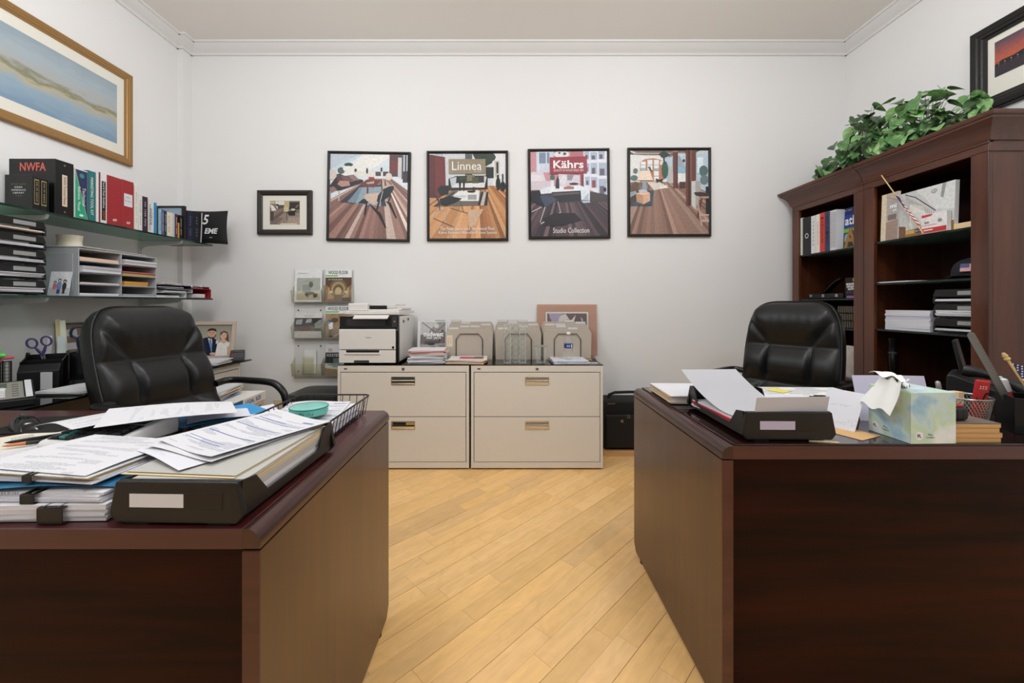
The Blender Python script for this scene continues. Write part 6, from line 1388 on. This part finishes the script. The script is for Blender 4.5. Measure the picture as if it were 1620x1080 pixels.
# mesh pencil cup
def meshmat():
    m,nt,b=newmat('silver_mesh'); N=nt.nodes; L=nt.links; out=N['Material Output']
    return m
t=thing('pencil_cup','silver wire-mesh pencil cup behind the tape measure','pencil cup',(1.452,1.268,Z)); r0,r1,hh=.05,.066,.096
m=MB(); n=46
for k in range(n):
    for sg in (1,-1):
        pts=[]
        for q in range(7):
            v=q/6; an=2*math.pi*k/n+sg*v*.75; r=r0+(r1-r0)*v; pts.append((r*math.cos(an),r*math.sin(an),.003+v*(hh-.005)))
        m.tube(pts,.0011,3,cap=False)
m.obj('mesh_wall',STEEL,t)['kind']='stuff'
MB().tube([(r1*math.cos(a*math.pi/18),r1*math.sin(a*math.pi/18),hh) for a in range(36)],.0026,6,closed=True).obj('rim',STEEL,t,smooth=True)
MB().cyl((0,0,0),r0,.003,30).obj('base_plate',STEEL,t)
def stick(name,label,base,tip,r,mt,cat,cap=None,group='pens in the mesh cup'):
    base,tip=Vector(base),Vector(tip); d=tip-base; t=thing(name,label,cat,base,group=group)
    MB().tube([d*0,d*.05,d*.7],[r*.4,r,r],10).obj('barrel',mt,t,smooth=True); MB().tube([d*.7,d*.72,d*.97,d],[r,r*1.15,r*1.1,r*.6],10).obj('cap',cap or mt,t,smooth=True); return t
t=thing('box_cutter','red box cutter with a black zigzag standing in the mesh cup','box cutter',(1.475,1.252,Z+.0045),(R(4),R(5),R(-10)))
MB().box(-.018,.018,-.007,.007,0,.148).obj('handle',RED,t,bevel=.006,seg=3); MB().add([(-.016,-.0075,.085),(.0,-.0075,.072),(.010,-.0075,.105),(.016,-.0075,.105),(.016,-.0075,.110),(.006,-.0075,.110),(-.002,-.0075,.080),(-.016,-.0075,.093)],[tuple(range(8))[::-1]]).obj('zigzag_mark',BLACKM,t); text('~mil/wau',.022,.012,INKW,t,(.0,-.0074,.125),'-y')
t=thing('wood_block','small pale wood block lying in the mesh cup','wood block',(1.425,1.262,Z+.0040),(0,R(3),R(20))); MB().box(-.016,.016,-.012,.012,0,.107).obj('block',mat('pale_maple',(226,196,152),.6),t,bevel=.001)
stick('pen','black clip-ended pen standing at the back of the mesh cup',(1.435,1.30,Z+.0045),(1.42,1.31,Z+.135),.006,BLACKS,'pen',STEEL)
# black organizer box with pens, ruler and flag
oc=Vector((1.622,1.205,Z)); rzo=R(-33)
t=thing('desk_caddy','black plastic desk caddy holding pens and a flag at the right desk edge','desk caddy',oc,(0,0,rzo))
for a in ((-.075,.075,-.062,-.058,0,.106),(-.075,.075,.058,.062,0,.106),(-.075,-.071,-.058,.058,0,.106),(.071,.075,-.058,.058,0,.106),(-.071,.071,-.058,.058,0,.004),(-.071,.071,-.002,.002,.004,.095)): MB().box(*a).obj('wall_panel',BLACKS,t,bevel=.0008,seg=1)
def inc(x,y,z): return Matrix.Rotation(rzo,3,'Z')@Vector((x,y,z))+oc
def instick(name,label,bx,by,tx,ty,tz,r,mt,cat,cap=None): return stick(name,label,inc(bx,by,.0135),inc(tx,ty,tz),r,mt,cat,cap,'pens in the black caddy')
instick('marker','red marker leaning left out of the black caddy',-.035,.030,-.064,.04,.150,.0085,RED,'marker',mat('marker_white',(226,226,226),.4))
instick('marker','white marker with a pale green cap in the black caddy',-.052,.030,-.068,.052,.155,.0075,mat('marker_white',(226,226,226),.4),'marker',mat('pale_green_cap',(170,196,170),.4))
instick('pen','green-topped pen standing in the black caddy',-.010,.030,-.016,.045,.158,.005,mat('pen_teal',(110,150,140),.4),'pen')
instick('pen','pink patterned pen standing in the black caddy',.005,.020,.006,.035,.150,.0055,mat('pen_pink',(206,150,140),.5),'pen')
instick('marker','orange marker at the right of the black caddy',.050,-.03,.058,-.035,.145,.008,mat('marker_orange',(226,96,40),.45),'marker')
instick('permanent_marker','black marker standing behind the flag in the caddy',.020,.045,.0,.05,.20,.0085,BLACKS,'marker')
t=thing('ruler','dark steel ruler leaning tall out of the black caddy','ruler',inc(-.03,.020,.005),(0,0,0))
tip=Vector((1.470,1.262,Z+.298)); d=tip-inc(-.03,.020,.005); L_=d.length; zq=d.normalized(); xq=Vector((.80,-.10,.58)); xq=(xq-zq*xq.dot(zq)).normalized(); yq=zq.cross(xq)
t.matrix_world=Matrix.Translation(inc(-.03,.020,.005))@Matrix((xq,yq,zq)).transposed().to_4x4()
MB().prism([(-.011,0),(.011,0),(.011,L_-.011)]+[(.011*math.cos(R(a)),L_-.011+.011*math.sin(R(a))) for a in range(15,180,15)]+[(-.011,L_-.011)],'y',-.0008,.0008).obj('blade',mat('dark_steel',(120,122,120),.4,.7),t)
m=MB()
for k in range(30): m.box(.004-(.003 if k%5==0 else 0),.0105,-.0010,-.0008,.02+k*.009,.0207+k*.009)
m.obj('graduations',BLACKM,t)['kind']='stuff'
def us_flag(label,base,tip,r,w_,h_,loc_v,mode,finial=True):
    base,tip=Vector(base),Vector(tip); d=tip-base; t=thing('small_flag',label,'flag',base)
    MB().tube([d*0,d],r,8).obj('stick',mat('flag_stick',(216,186,130),.5),t,smooth=True)
    if finial: MB().tube([d*.99,d*1.005,d*1.02,d*1.03,d*1.06,d*1.10],[r*1.1,r*2.1,r*2.1,r*1.5,r*1.9,r*.9],10).obj('finial',mat('finial_wood',(206,178,120),.45),t,smooth=True)
    up=d.normalized(); e=Vector(loc_v); m=MB(); nst=13; FR,FW,FB=lin((170,32,48)),lin((234,230,226)),lin((36,42,92))
    def P(u,v): return d*mode[0]+up*(-h_*v)+e*(w_*u)+Vector((.35*e.y,-.35*e.x,0)).normalized()*(.006*math.sin(u*9+v*2))+Vector((0,0,-.02*u))
    for k in range(nst):
        for q in range(10):
            u0,u1=q/10,(q+1)/10; v0,v1=k/nst,(k+1)/nst
            c=FB if (q<4 and k<7) else (FR if k%2==0 else FW)
            m.add([P(u0,v0),P(u1,v0),P(u1,v1),P(u0,v1)],[(0,1,2,3)],0,c)
    f=m.obj('cloth',TONE,t)
    s=MB(); 
    for r_ in range(5):
        for c in range(6):
            u,v=.035+.062*c+(0 if r_%2==0 else .028),.05+.1*r_
            if u>.39: continue
            cpt=P(u,v); n_=(P(u+.02,v)-cpt).cross(P(u,v+.02)-cpt).normalized()
            ax=(P(u+.02,v)-cpt).normalized(); ay=n_.cross(ax)
            for sg in (1,-1):
                pts=[cpt+n_*.0006*sg+(ax*math.cos(2*math.pi*k/10)+ay*math.sin(2*math.pi*k/10))*(w_*.020 if k%2==0 else w_*.009) for k in range(10)]
                s.add(pts,[tuple(range(10))],0,FW)
    s.obj('stars',TONE,f)['kind']='stuff'
    return t
us_flag('small American flag on a wooden stick in the black caddy',inc(.03,-.006+.012,.006),Vector((1.557,1.235,Z+.215)),.0036,.15,.10,(.92,-.30,-.18),(.97,))
# black desk phone at the far right
t=thing('desk_phone','black desk telephone at the far right of the right desk','telephone',(1.93,1.60,Z),(0,0,R(38)))
MB().prism([(-.10,0),(.10,0),(.10,.10),(.085,.105),(-.10,.03)],'x',-.11,.11).obj('base',BLACKP,t,bevel=.005)
Mp=Matrix.Translation((0,-.10,.03))@Matrix.Rotation(math.atan2(.075,.185),4,'X')
for r_ in range(4):
    for c in range(3): MB().box(-.01+c*.026,.009+c*.026,.02+r_*.022,.036+r_*.022,.0005,.006,mat=Mp).obj('key',DKGREY,t)
MB().prism([(.05,.09),(.066,.09),(.092,.235),(.080,.238)],'x',-.02,.10).obj('display_panel',BLACKS,t,bevel=.003)
MB().tube([Mp@Vector((-.08,.0+.02*i,.028+.014*math.sin(i/9*math.pi))) for i in range(10)],[.022,.024,.018,.014,.014,.014,.014,.018,.024,.022],12).obj('handset',BLACKP,t,smooth=True)
MB().tube([(-.115+.008*math.cos(k*.8),-.09+k*.002,.03+.008*math.sin(k*.8)) for k in range(90)],.0022,5).obj('coiled_cord',BLACKP,t,smooth=True)
# ---------------------------------------------------------------- bookcase contents
def rbook(label,ya,yb,h_,dp,cover,z,x=2.325,**k):
    return book(label,abs(yb-ya)-.0016,h_,dp,(x+dp/2,(ya+yb)/2,z),'-x',cover,group='books in the corner bookcase',**k)
zs=1.5356
rbook('thin magazine with a green and white spine at the far end of the corner bookcase',3.118,3.141,.292,.2,mat('mag_spine',(206,212,200),.5),zs,soft=True)
rbook('thick black album with script lettering in the corner bookcase',3.034,3.116,.286,.22,mat('album_black',(34,32,36),.5),zs,title='O',ink=INKW,tw=.45,spine_h=.14)
rbook('plain white binder next to the black album in the corner bookcase',2.985,3.032,.283,.22,WHITEP,zs,title='~CATALOG',ink=INKG,tw=.3)
rbook('white binder with red upright lettering in the corner bookcase',2.949,2.983,.284,.22,mat('warm_white',(232,226,218),.5),zs,title='DECORATIVE',ink=mat('dull_red_ink',(160,90,80),.6),tw=.28,rot=-math.pi/2,spine_h=.6)
t=rbook('red binder with black handwritten letters in the corner bookcase',2.902,2.947,.287,.22,mat('tomato_red',(206,64,48),.5),zs)
for k,ch in enumerate('MONOCOAT'): text(ch,.022,.020,INKK,t,(-.11,0,.247-k*.0255),'-x',bold=.01)
t=rbook('navy binder with black handwritten letters in the corner bookcase',2.858,2.900,.287,.22,mat('slate_navy',(52,60,96),.5),zs)
for k,ch in enumerate('STAIRS'): text(ch,.020,.024,INKK,t,(-.11,0,.24-k*.036),'-x',bold=.01)
t=rbook('white spiral-bound catalogue in the corner bookcase',2.80,2.856,.283,.2,WHITE,zs,soft=True)
for k in range(20): MB().tube([(-.103,.028,.02+k*.0128),(-.108,.022,.024+k*.0128),(-.108,-.01,.024+k*.0128),(-.102,-.026,.02+k*.0128)],.0013,5).obj('spiral_loop',INKG,t)
# road atlas standing face out
t=thing('road_atlas','blue road atlas with a big white title standing in the corner bookcase','book',(2.372,2.735,zs+.001),(0,R(3),0),'books in the corner bookcase')
MB().box(0,.012,-.085,.075,0,.285).obj('pages',WHITE,t)
picture([((34,62,140),rc(0,0,100,170)),((26,36,90),rc(0,0,100,30)),((120,176,60),rc(0,86,100,102)),((30,66,110),rc(0,102,100,170)),((70,84,60),[(0,130),(20,118),(34,140),(60,150),(100,140),(100,170),(0,170)]),((150,160,166),ell(22,126,12,18))],(0,0,100,170),.16,.285,t,(-.0004,-.005,.1425),'-x',name='cover')
text('atlas',.135,.062,INKW,t,(-.0012,-.01,.195),'-x',bold=.02); text('the road',.06,.016,INKW,t,(-.0012,-.045,.243),'-x'); text('~RAND MCALLY',.06,.008,INKW,t,(-.0012,.035,.268),'-x'); text('~2012',.04,.012,INKW,t,(-.0012,-.02,.128),'-x')
o=thing('letter_ornament','gold standing letter A ornament in front of the road atlas','ornament',(2.345,2.705,zs))
ao=MB().box(-.012,.012,-.052,.052,0,.006).obj('foot',GOLD,o)
text('A',.095,.13,GOLD,o,(-.004,0,.071),'-x',bold=.03,name='letter_front'); text('A',.095,.13,GOLD,o,(.004,0,.071),'-x',bold=.03,name='letter_back')
# black equipment case with a handle and the cloth box
z2=1.1906
t=thing('tool_case','low black case with a raised curved handle in the corner bookcase','case',(2.47,2.955,z2))
MB().box(-.11,.10,-.17,.165,0,.04).obj('case_body',BLACKP,t,bevel=.008,seg=2)
MB().slab(lambda u,v:(-.045+.05*u,.10-.17*v,.034+.115*math.sin(v*1.35)),3,12,.008).obj('handle',BLACKS,t,(0,0,0),smooth=60)
for y in (-.12,0,.12): MB().box(-.116,-.11,y-.012,y+.012,.012,.034).obj('latch',STEEL,t,bevel=.001)
t=thing('cloth_box','black retail box of microfiber detailing cloths in the corner bookcase','box',(2.37,2.695,z2))
MB().box(-.03,.06,-.055,.05,0,.142).obj('carton',BLACKM,t,bevel=.001); MB().box(-.0306,-.03,-.053,.038,.003,.018).obj('purple_strip',mat('purple_strip',(150,90,150),.5),t); MB().box(-.0306,-.03,-.04,-.01,.115,.135).obj('gold_badge',BRASS,t)
for k,s_ in enumerate(('MICROFIBER','DETAILING','CLOTHS')): text(s_,(.08,.072,.055)[k],.014,INKW,t,(-.0305,0,.098-k*.017),'-x',bold=.04)
text('~ultra soft polish/safe for all finish',.075,.016,INKG,t,(-.0305,0,.042),'-x')
# bead sample blocks and patterned sample below
for k in range(3):
    t=thing('sample_strip',('lowest','middle','topmost')[k]+' dark ribbed trim sample stacked low in the corner bookcase','trim sample',(2.42,2.73,.9856+k*.052),(0,0,R(2-k*2)),'ribbed trim samples')
    MB().box(-.07,.07,-.075,.09,0,.05).obj('backing',BLACKM,t)
    for j in range(9): MB().cbox((-.072,-.066+j*.018,.025),(.008,.011,.044)).obj('rib',mat('rib_bronze',(96,86,72),.4,.4) ,t,bevel=.002,seg=1)
t=thing('stone_sample','pale mottled stone sample standing on the corner bookcase counter','stone sample',(2.36,2.69,.6456)); MB().box(0,.02,-.06,.08,0,.22).obj('slab',mat('mottled_stone',(196,190,184),.5,noise=.35,nscale=30),t,bevel=.002)
# near bookcase, top glass shelf: catalogues, flag, box
zs=1.5406
t=thing('catalog','narrow stair-parts catalogue standing left on the near bookcase shelf','catalog',(2.336,2.425,zs+.001),(0,R(2),0),'catalogues on the near bookcase shelf')
MB().box(0,.012,-.05,.057,0,.287).obj('pages',WHITEP,t); picture([((196,178,160),rc(0,0,100,260)),((222,206,180),rc(0,0,30,260)),((176,168,164),rc(34,40,100,140)),((120,112,108),rc(40,120,90,150)),((160,136,124),[(30,160),(100,150),(100,260),(30,260)]),((140,140,140),line(30,20,100,50,4))],(0,0,100,260),.107,.287,t,(-.0003,.0035,.1435),'-x'); text('mi',.042,.026,INKW,t,(-.0012,-.02,.205),'-x',bold=.04); text('st',.026,.016,INKW,t,(-.0012,-.03,.178),'-x',bold=.02)
t=thing('catalog','wide staircase catalogue standing face out on the near bookcase shelf','catalog',(2.340,2.224,zs+.001),(0,R(2),0),'catalogues on the near bookcase shelf')
MB().box(0,.022,-.145,.147,0,.262).obj('pages',WHITEP,t)
S=[((196,196,194),rc(0,0,292,262)),((212,212,210),[(90,0),(292,0),(292,150),(200,130)]),((150,150,150),[(230,0),(250,0),(236,80),(222,70)]),((226,222,214),[(60,70),(130,100),(170,200),(60,200)]),((52,46,46),line(30,10,90,40,5)),((52,46,46),line(90,40,200,140,5)),((150,110,76),[(0,225),(292,210),(292,262),(0,262)]),((120,84,60),[(0,190),(40,200),(40,262),(0,262)]),((216,216,214),rc(70,130,140,215)),((206,170,90),rc(40,225,90,245)),((60,52,46),rc(96,225,150,245))]
for k in range(16): S.append(((80,76,76),line(40+k*10,24+k*8,40+k*10,60+k*7,1.6)))
S+=[((120,124,120),ell(190,30,16,12)),((196,196,194),ell(190,30,13,9))]
picture(S,(0,0,292,262),.292,.262,t,(-.0003,.001,.131),'-x',step=.00003); text('I',.003,.012,INKG,t,(-.0014,-.046,.232),'-x'); text('~STAIR',.05,.014,INKW,t,(-.0014,.022,.027),'-x',bold=.02)
us_flag('rolled American flag on a stick leaning across the staircase catalogue',(2.312,2.205,zs+.004),(2.298,2.435,1.94),.0030,.055,.20,(0,-.75,-.55),(.66,),False)
t=thing('sample_kit','red and white boxed kit in clear wrap on the near bookcase shelf','box',(2.327,2.150,zs))
MB().box(-.014,.010,-.062,.066,0,.105).obj('carton',WHITEP,t,bevel=.001); picture([((226,222,220),rc(0,0,128,105)),((190,50,54),rc(0,78,128,105)),((196,60,60),[(0,0),(60,0),(50,12),(0,16)]),((206,120,116),rc(0,60,80,64)),((150,140,140),ell(96,44,12,10)),((150,140,140),rc(14,40,40,52)),((236,236,236),rc(10,86,60,92))],(0,0,128,105),.124,.10,t,(-.0143,.002,.0525),'-x',step=.00003)
t=thing('wood_offcut','pale wood offcut at the right end of the near bookcase shelf','wood block',(2.38,2.028,zs)); MB().box(-.04,.05,-.05,.052,0,.030).obj('block',mat('pale_maple',(226,196,152),.6),t,bevel=.001)
# cap with flag patch
t=thing('baseball_cap','navy baseball cap with an American flag patch on the near bookcase','cap',(2.45,2.075,1.2836),(0,0,R(20)))
CP=mat('cap_navy',(24,26,34),.8,bump=.3,bscale=700); m=MB(); n=20; V=[]
m.lathe([(.085,0),(.088,.02),(.086,.05),(.076,.08),(.055,.10),(.025,.112),(0,.114)],28,sx=1.08); m.obj('crown',CP,t,smooth=True)
MB().slab(lambda u,v:(-.085*math.cos((u-.5)*2.4)-v*.075*math.cos((u-.5)*2.2),.082*math.sin((u-.5)*2.4)*(1+.05*v),.010+.012*math.cos((u-.5)*3)-.006*v),14,6,.003).obj('brim',CP,t,smooth=60)
MB().lathe([(.008,.112),(.008,.116),(0,.118)],10).obj('button',CP,t)
fl_=[((176,70,80),rc(0,0,19,10))]+[((216,186,186),rc(0,k*1.54+.77,19,k*1.54+1.54)) for k in range(6)]+[((40,46,100),rc(0,0,8,5.4))]
nv=Vector((-.93,-.20,.28)).normalized(); uv_=Vector((0,0,1)); uv_=(uv_-nv*uv_.dot(nv)).normalized(); rv=uv_.cross(nv)
picture(fl_,(0,0,19,10),.075,.042,t,Vector((-.0915,-.018,.055))+nv*.006,(tuple(rv),tuple(uv_),tuple(nv)),name='flag_patch')
for k in range(3): MB().box(-.02+.05,.055,-.089-.0,-.087,.012+k*.012,.018+k*.012).obj('strap_stud',BRASS,t)
t=thing('leaflets','thin spread of glossy leaflets on the middle shelf left of the cap','leaflets',(2.42,2.36,1.2836)); MB().box(-.09,.06,-.12,.12,0,.003).obj('leaflet',WHITEP,t); MB().box(-.085,.07,-.05,.14,.0031,.006).obj('leaflet',GREYPAPER,t)
# black letter trays and reams on the lower glass shelf
z3=.9976
for k in range(3):
    lb=('lowest','middle','topmost')[k]
    letter_tray(lb+' black letter tray in the near bookcase stack',(2.345,2.062,z3+.0045+k*.078),-math.pi/2,w_=.25,h_=.073,l_=.30,group='letter trays in the near bookcase',raised=True)
    stack('white papers in the '+lb+' bookcase letter tray',.235,.215,(.010,.030,.012)[k],(3,5,3)[k],(2.46,2.062,z3+.0045+k*.078+.0104),0,[WHITE,PAPERS[1],WHITE],seed=200+k,jit=.004,jr=1.5,group='papers in the bookcase trays')
stack('tall stack of white envelopes and reams left of the bookcase trays',.22,.26,.118,9,(2.462,2.338,z3),0,[WHITE,GREYPAPER,WHITE,WHITE,LIL],seed=210,jit=.002,jr=.5,name='envelope_stack')
t=thing('flashlight','slim black cylindrical flashlight standing on the near bookcase counter','flashlight',(2.385,2.455,.6456))
MB().lathe([(.021,0),(.021,.10),(.023,.104),(.023,.19),(.021,.195),(.021,.27),(.024,.275),(.024,.298),(0,.30)],22).obj('barrel',BLACKS,t,smooth=True); MB().lathe([(.0225,.20),(.0232,.202),(.0232,.212),(.0225,.214)],22).obj('ring',DKGREY,t)

# ---------------------------------------------------------------- trailing pothos plants on the bookcases
def leafmat(name,a,b_,hi):
    m,nt,b=newmat(name); N=nt.nodes; L=nt.links
    tc=N.new('ShaderNodeTexCoord'); n=N.new('ShaderNodeTexNoise'); n.inputs['Scale'].default_value=26; n.inputs['Detail'].default_value=3; n.inputs['Distortion'].default_value=1.2
    oi=N.new('ShaderNodeObjectInfo'); ad=N.new('ShaderNodeVectorMath'); ad.operation='ADD'; sc=N.new('ShaderNodeVectorMath'); sc.operation='SCALE'; sc.inputs[0].default_value=(13,7,29); L.new(oi.outputs['Random'],sc.inputs['Scale'])
    L.new(tc.outputs['Object'],ad.inputs[0]); L.new(sc.outputs['Vector'],ad.inputs[1]); L.new(ad.outputs['Vector'],n.inputs['Vector'])
    cr=N.new('ShaderNodeValToRGB'); e=cr.color_ramp.elements; e[0].position=.35; e[0].color=lin(a); e[1].position=.72; e[1].color=lin(hi); k=e.new(.56); k.color=lin(b_)
    L.new(n.outputs['Fac'],cr.inputs['Fac']); L.new(cr.outputs['Color'],b.inputs['Base Color']); b.inputs['Roughness'].default_value=.38
    return m
LM=[leafmat('pothos_dark',(40,70,40),(60,94,52),(130,158,108)),leafmat('pothos_mid',(66,106,58),(96,138,80),(176,196,146)),leafmat('pothos_light',(104,152,88),(130,174,106),(196,212,164))]
def leaf_mesh(w_,l_,fold,droop):
    half=[(0,.06),(.30,.0),(.46,.12),(.5,.30),(.40,.56),(.22,.80),(0,1.0)]
    m=MB(); V=[]; ys=[-.02,.10,.30,.55,.80,1.0]
    def hwid(y):
        for (a,b),(c,d) in zip(half[1:-1],half[2:]):
            if b<=y<=d: return a+(c-a)*(y-b)/(d-b)
        return .3 if y<.1 else 0
    ys=[.0,.12,.30,.50,.70,.86,1.0]; wd=[.26,.46,.50,.43,.30,.16,.0]; notch=[.10,.12,.30,.50,.70,.86,1.0]
    def z(x,y): return fold*abs(x)*w_ - droop*l_*y*y
    rows=[]
    for y,wv,nc in zip(ys,wd,notch):
        rows.append([(-wv*w_,y*l_,z(-wv,y)),(-wv*.5*w_,y*l_,z(-wv*.5,y)),(0,nc*l_,z(0,nc)),(wv*.5*w_,y*l_,z(wv*.5,y)),(wv*w_,y*l_,z(wv,y))])
    for r_ in rows: V+=r_
    F=[]
    for i in range(len(rows)-1):
        for j in range(4): F.append((i*5+j,i*5+j+1,(i+1)*5+j+1,(i+1)*5+j))
    m.add(V,F); return m
LMESH=[]
for mi in range(3):
    for s_,(a,b,c,d) in enumerate(((.062,.088,.25,.18),(.072,.10,.15,.30),(.052,.074,.35,.12))): LMESH.append(leaf_mesh(a,b,c,d).mesh('leaf',LM[mi],smooth=60))
def pothos(label,cx,cy,ly,n,seed,hts):
    q=random.Random(seed); t=thing('pothos_plant',label,'plant',(cx,cy,2.0562),group='pothos plants on the bookcases')
    MB().lathe([(.05,0),(.065,.07),(.068,.072),(.062,.072),(.048,.004),(0,.004)],20,sx=1.0,sy=1.6).obj('planter',mat('planter_brown',(70,52,40),.7),t,smooth=True)
    MB().lathe([(0,.062),(.058,.062)],16,sy=1.6).obj('soil',mat('soil',(40,30,22),.9),t)
    vines=MB()
    for k in range(n):
        v=(k+.5)/n; y=(q.random()*2-1)*ly; x=q.uniform(-.16,.13)
        hmax=hts(y); z=hmax*(q.random()**1.0)+.015
        if x<-.12 and z>.2: z*=.6
        base=Vector((x,y,max(.02,z)))
        st=Vector((x*.25,y*.25 if abs(y)<.25 else y*.7,.062)); mid=(base+st)/2+Vector((0,0,.04))
        if k%2==0: vines.tube([st,mid,base],[.0022,.002,.0013],4)
        me=q.choice(LMESH[:6] if q.random()<.72 else LMESH[6:])
        yaw=math.atan2(-(x+.02)+q.uniform(-.1,.1),1e-3)  # scatter
        yaw=q.uniform(math.pi*.42,math.pi*1.08) if q.random()<.85 else q.uniform(0,2*math.pi)
        s_=q.uniform(.85,1.3)
        o=link('leaf',me,t,base,(q.uniform(-1.15,-.05),q.uniform(-.5,.5),yaw)); o.scale=(s_,s_,s_)
        E=Euler(o.rotation_euler).to_matrix(); low=min((E@(v_.co*s_)).z for v_ in me.vertices)+base.z
        if low<.006: o.location.z+=.006-low
    vines.obj('vines',mat('vine_green',(78,104,56),.5),t)['kind']='stuff'
    return t
pothos('leafy green pothos on the corner bookcase top',2.455,2.76,.22,150,5,lambda y:.36-.30*max(0,(y-.06)/.15))
pothos('fuller green pothos on the near bookcase top',2.475,2.335,.215,165,9,lambda y:.34-.14*max(0,-y/.215)**2)
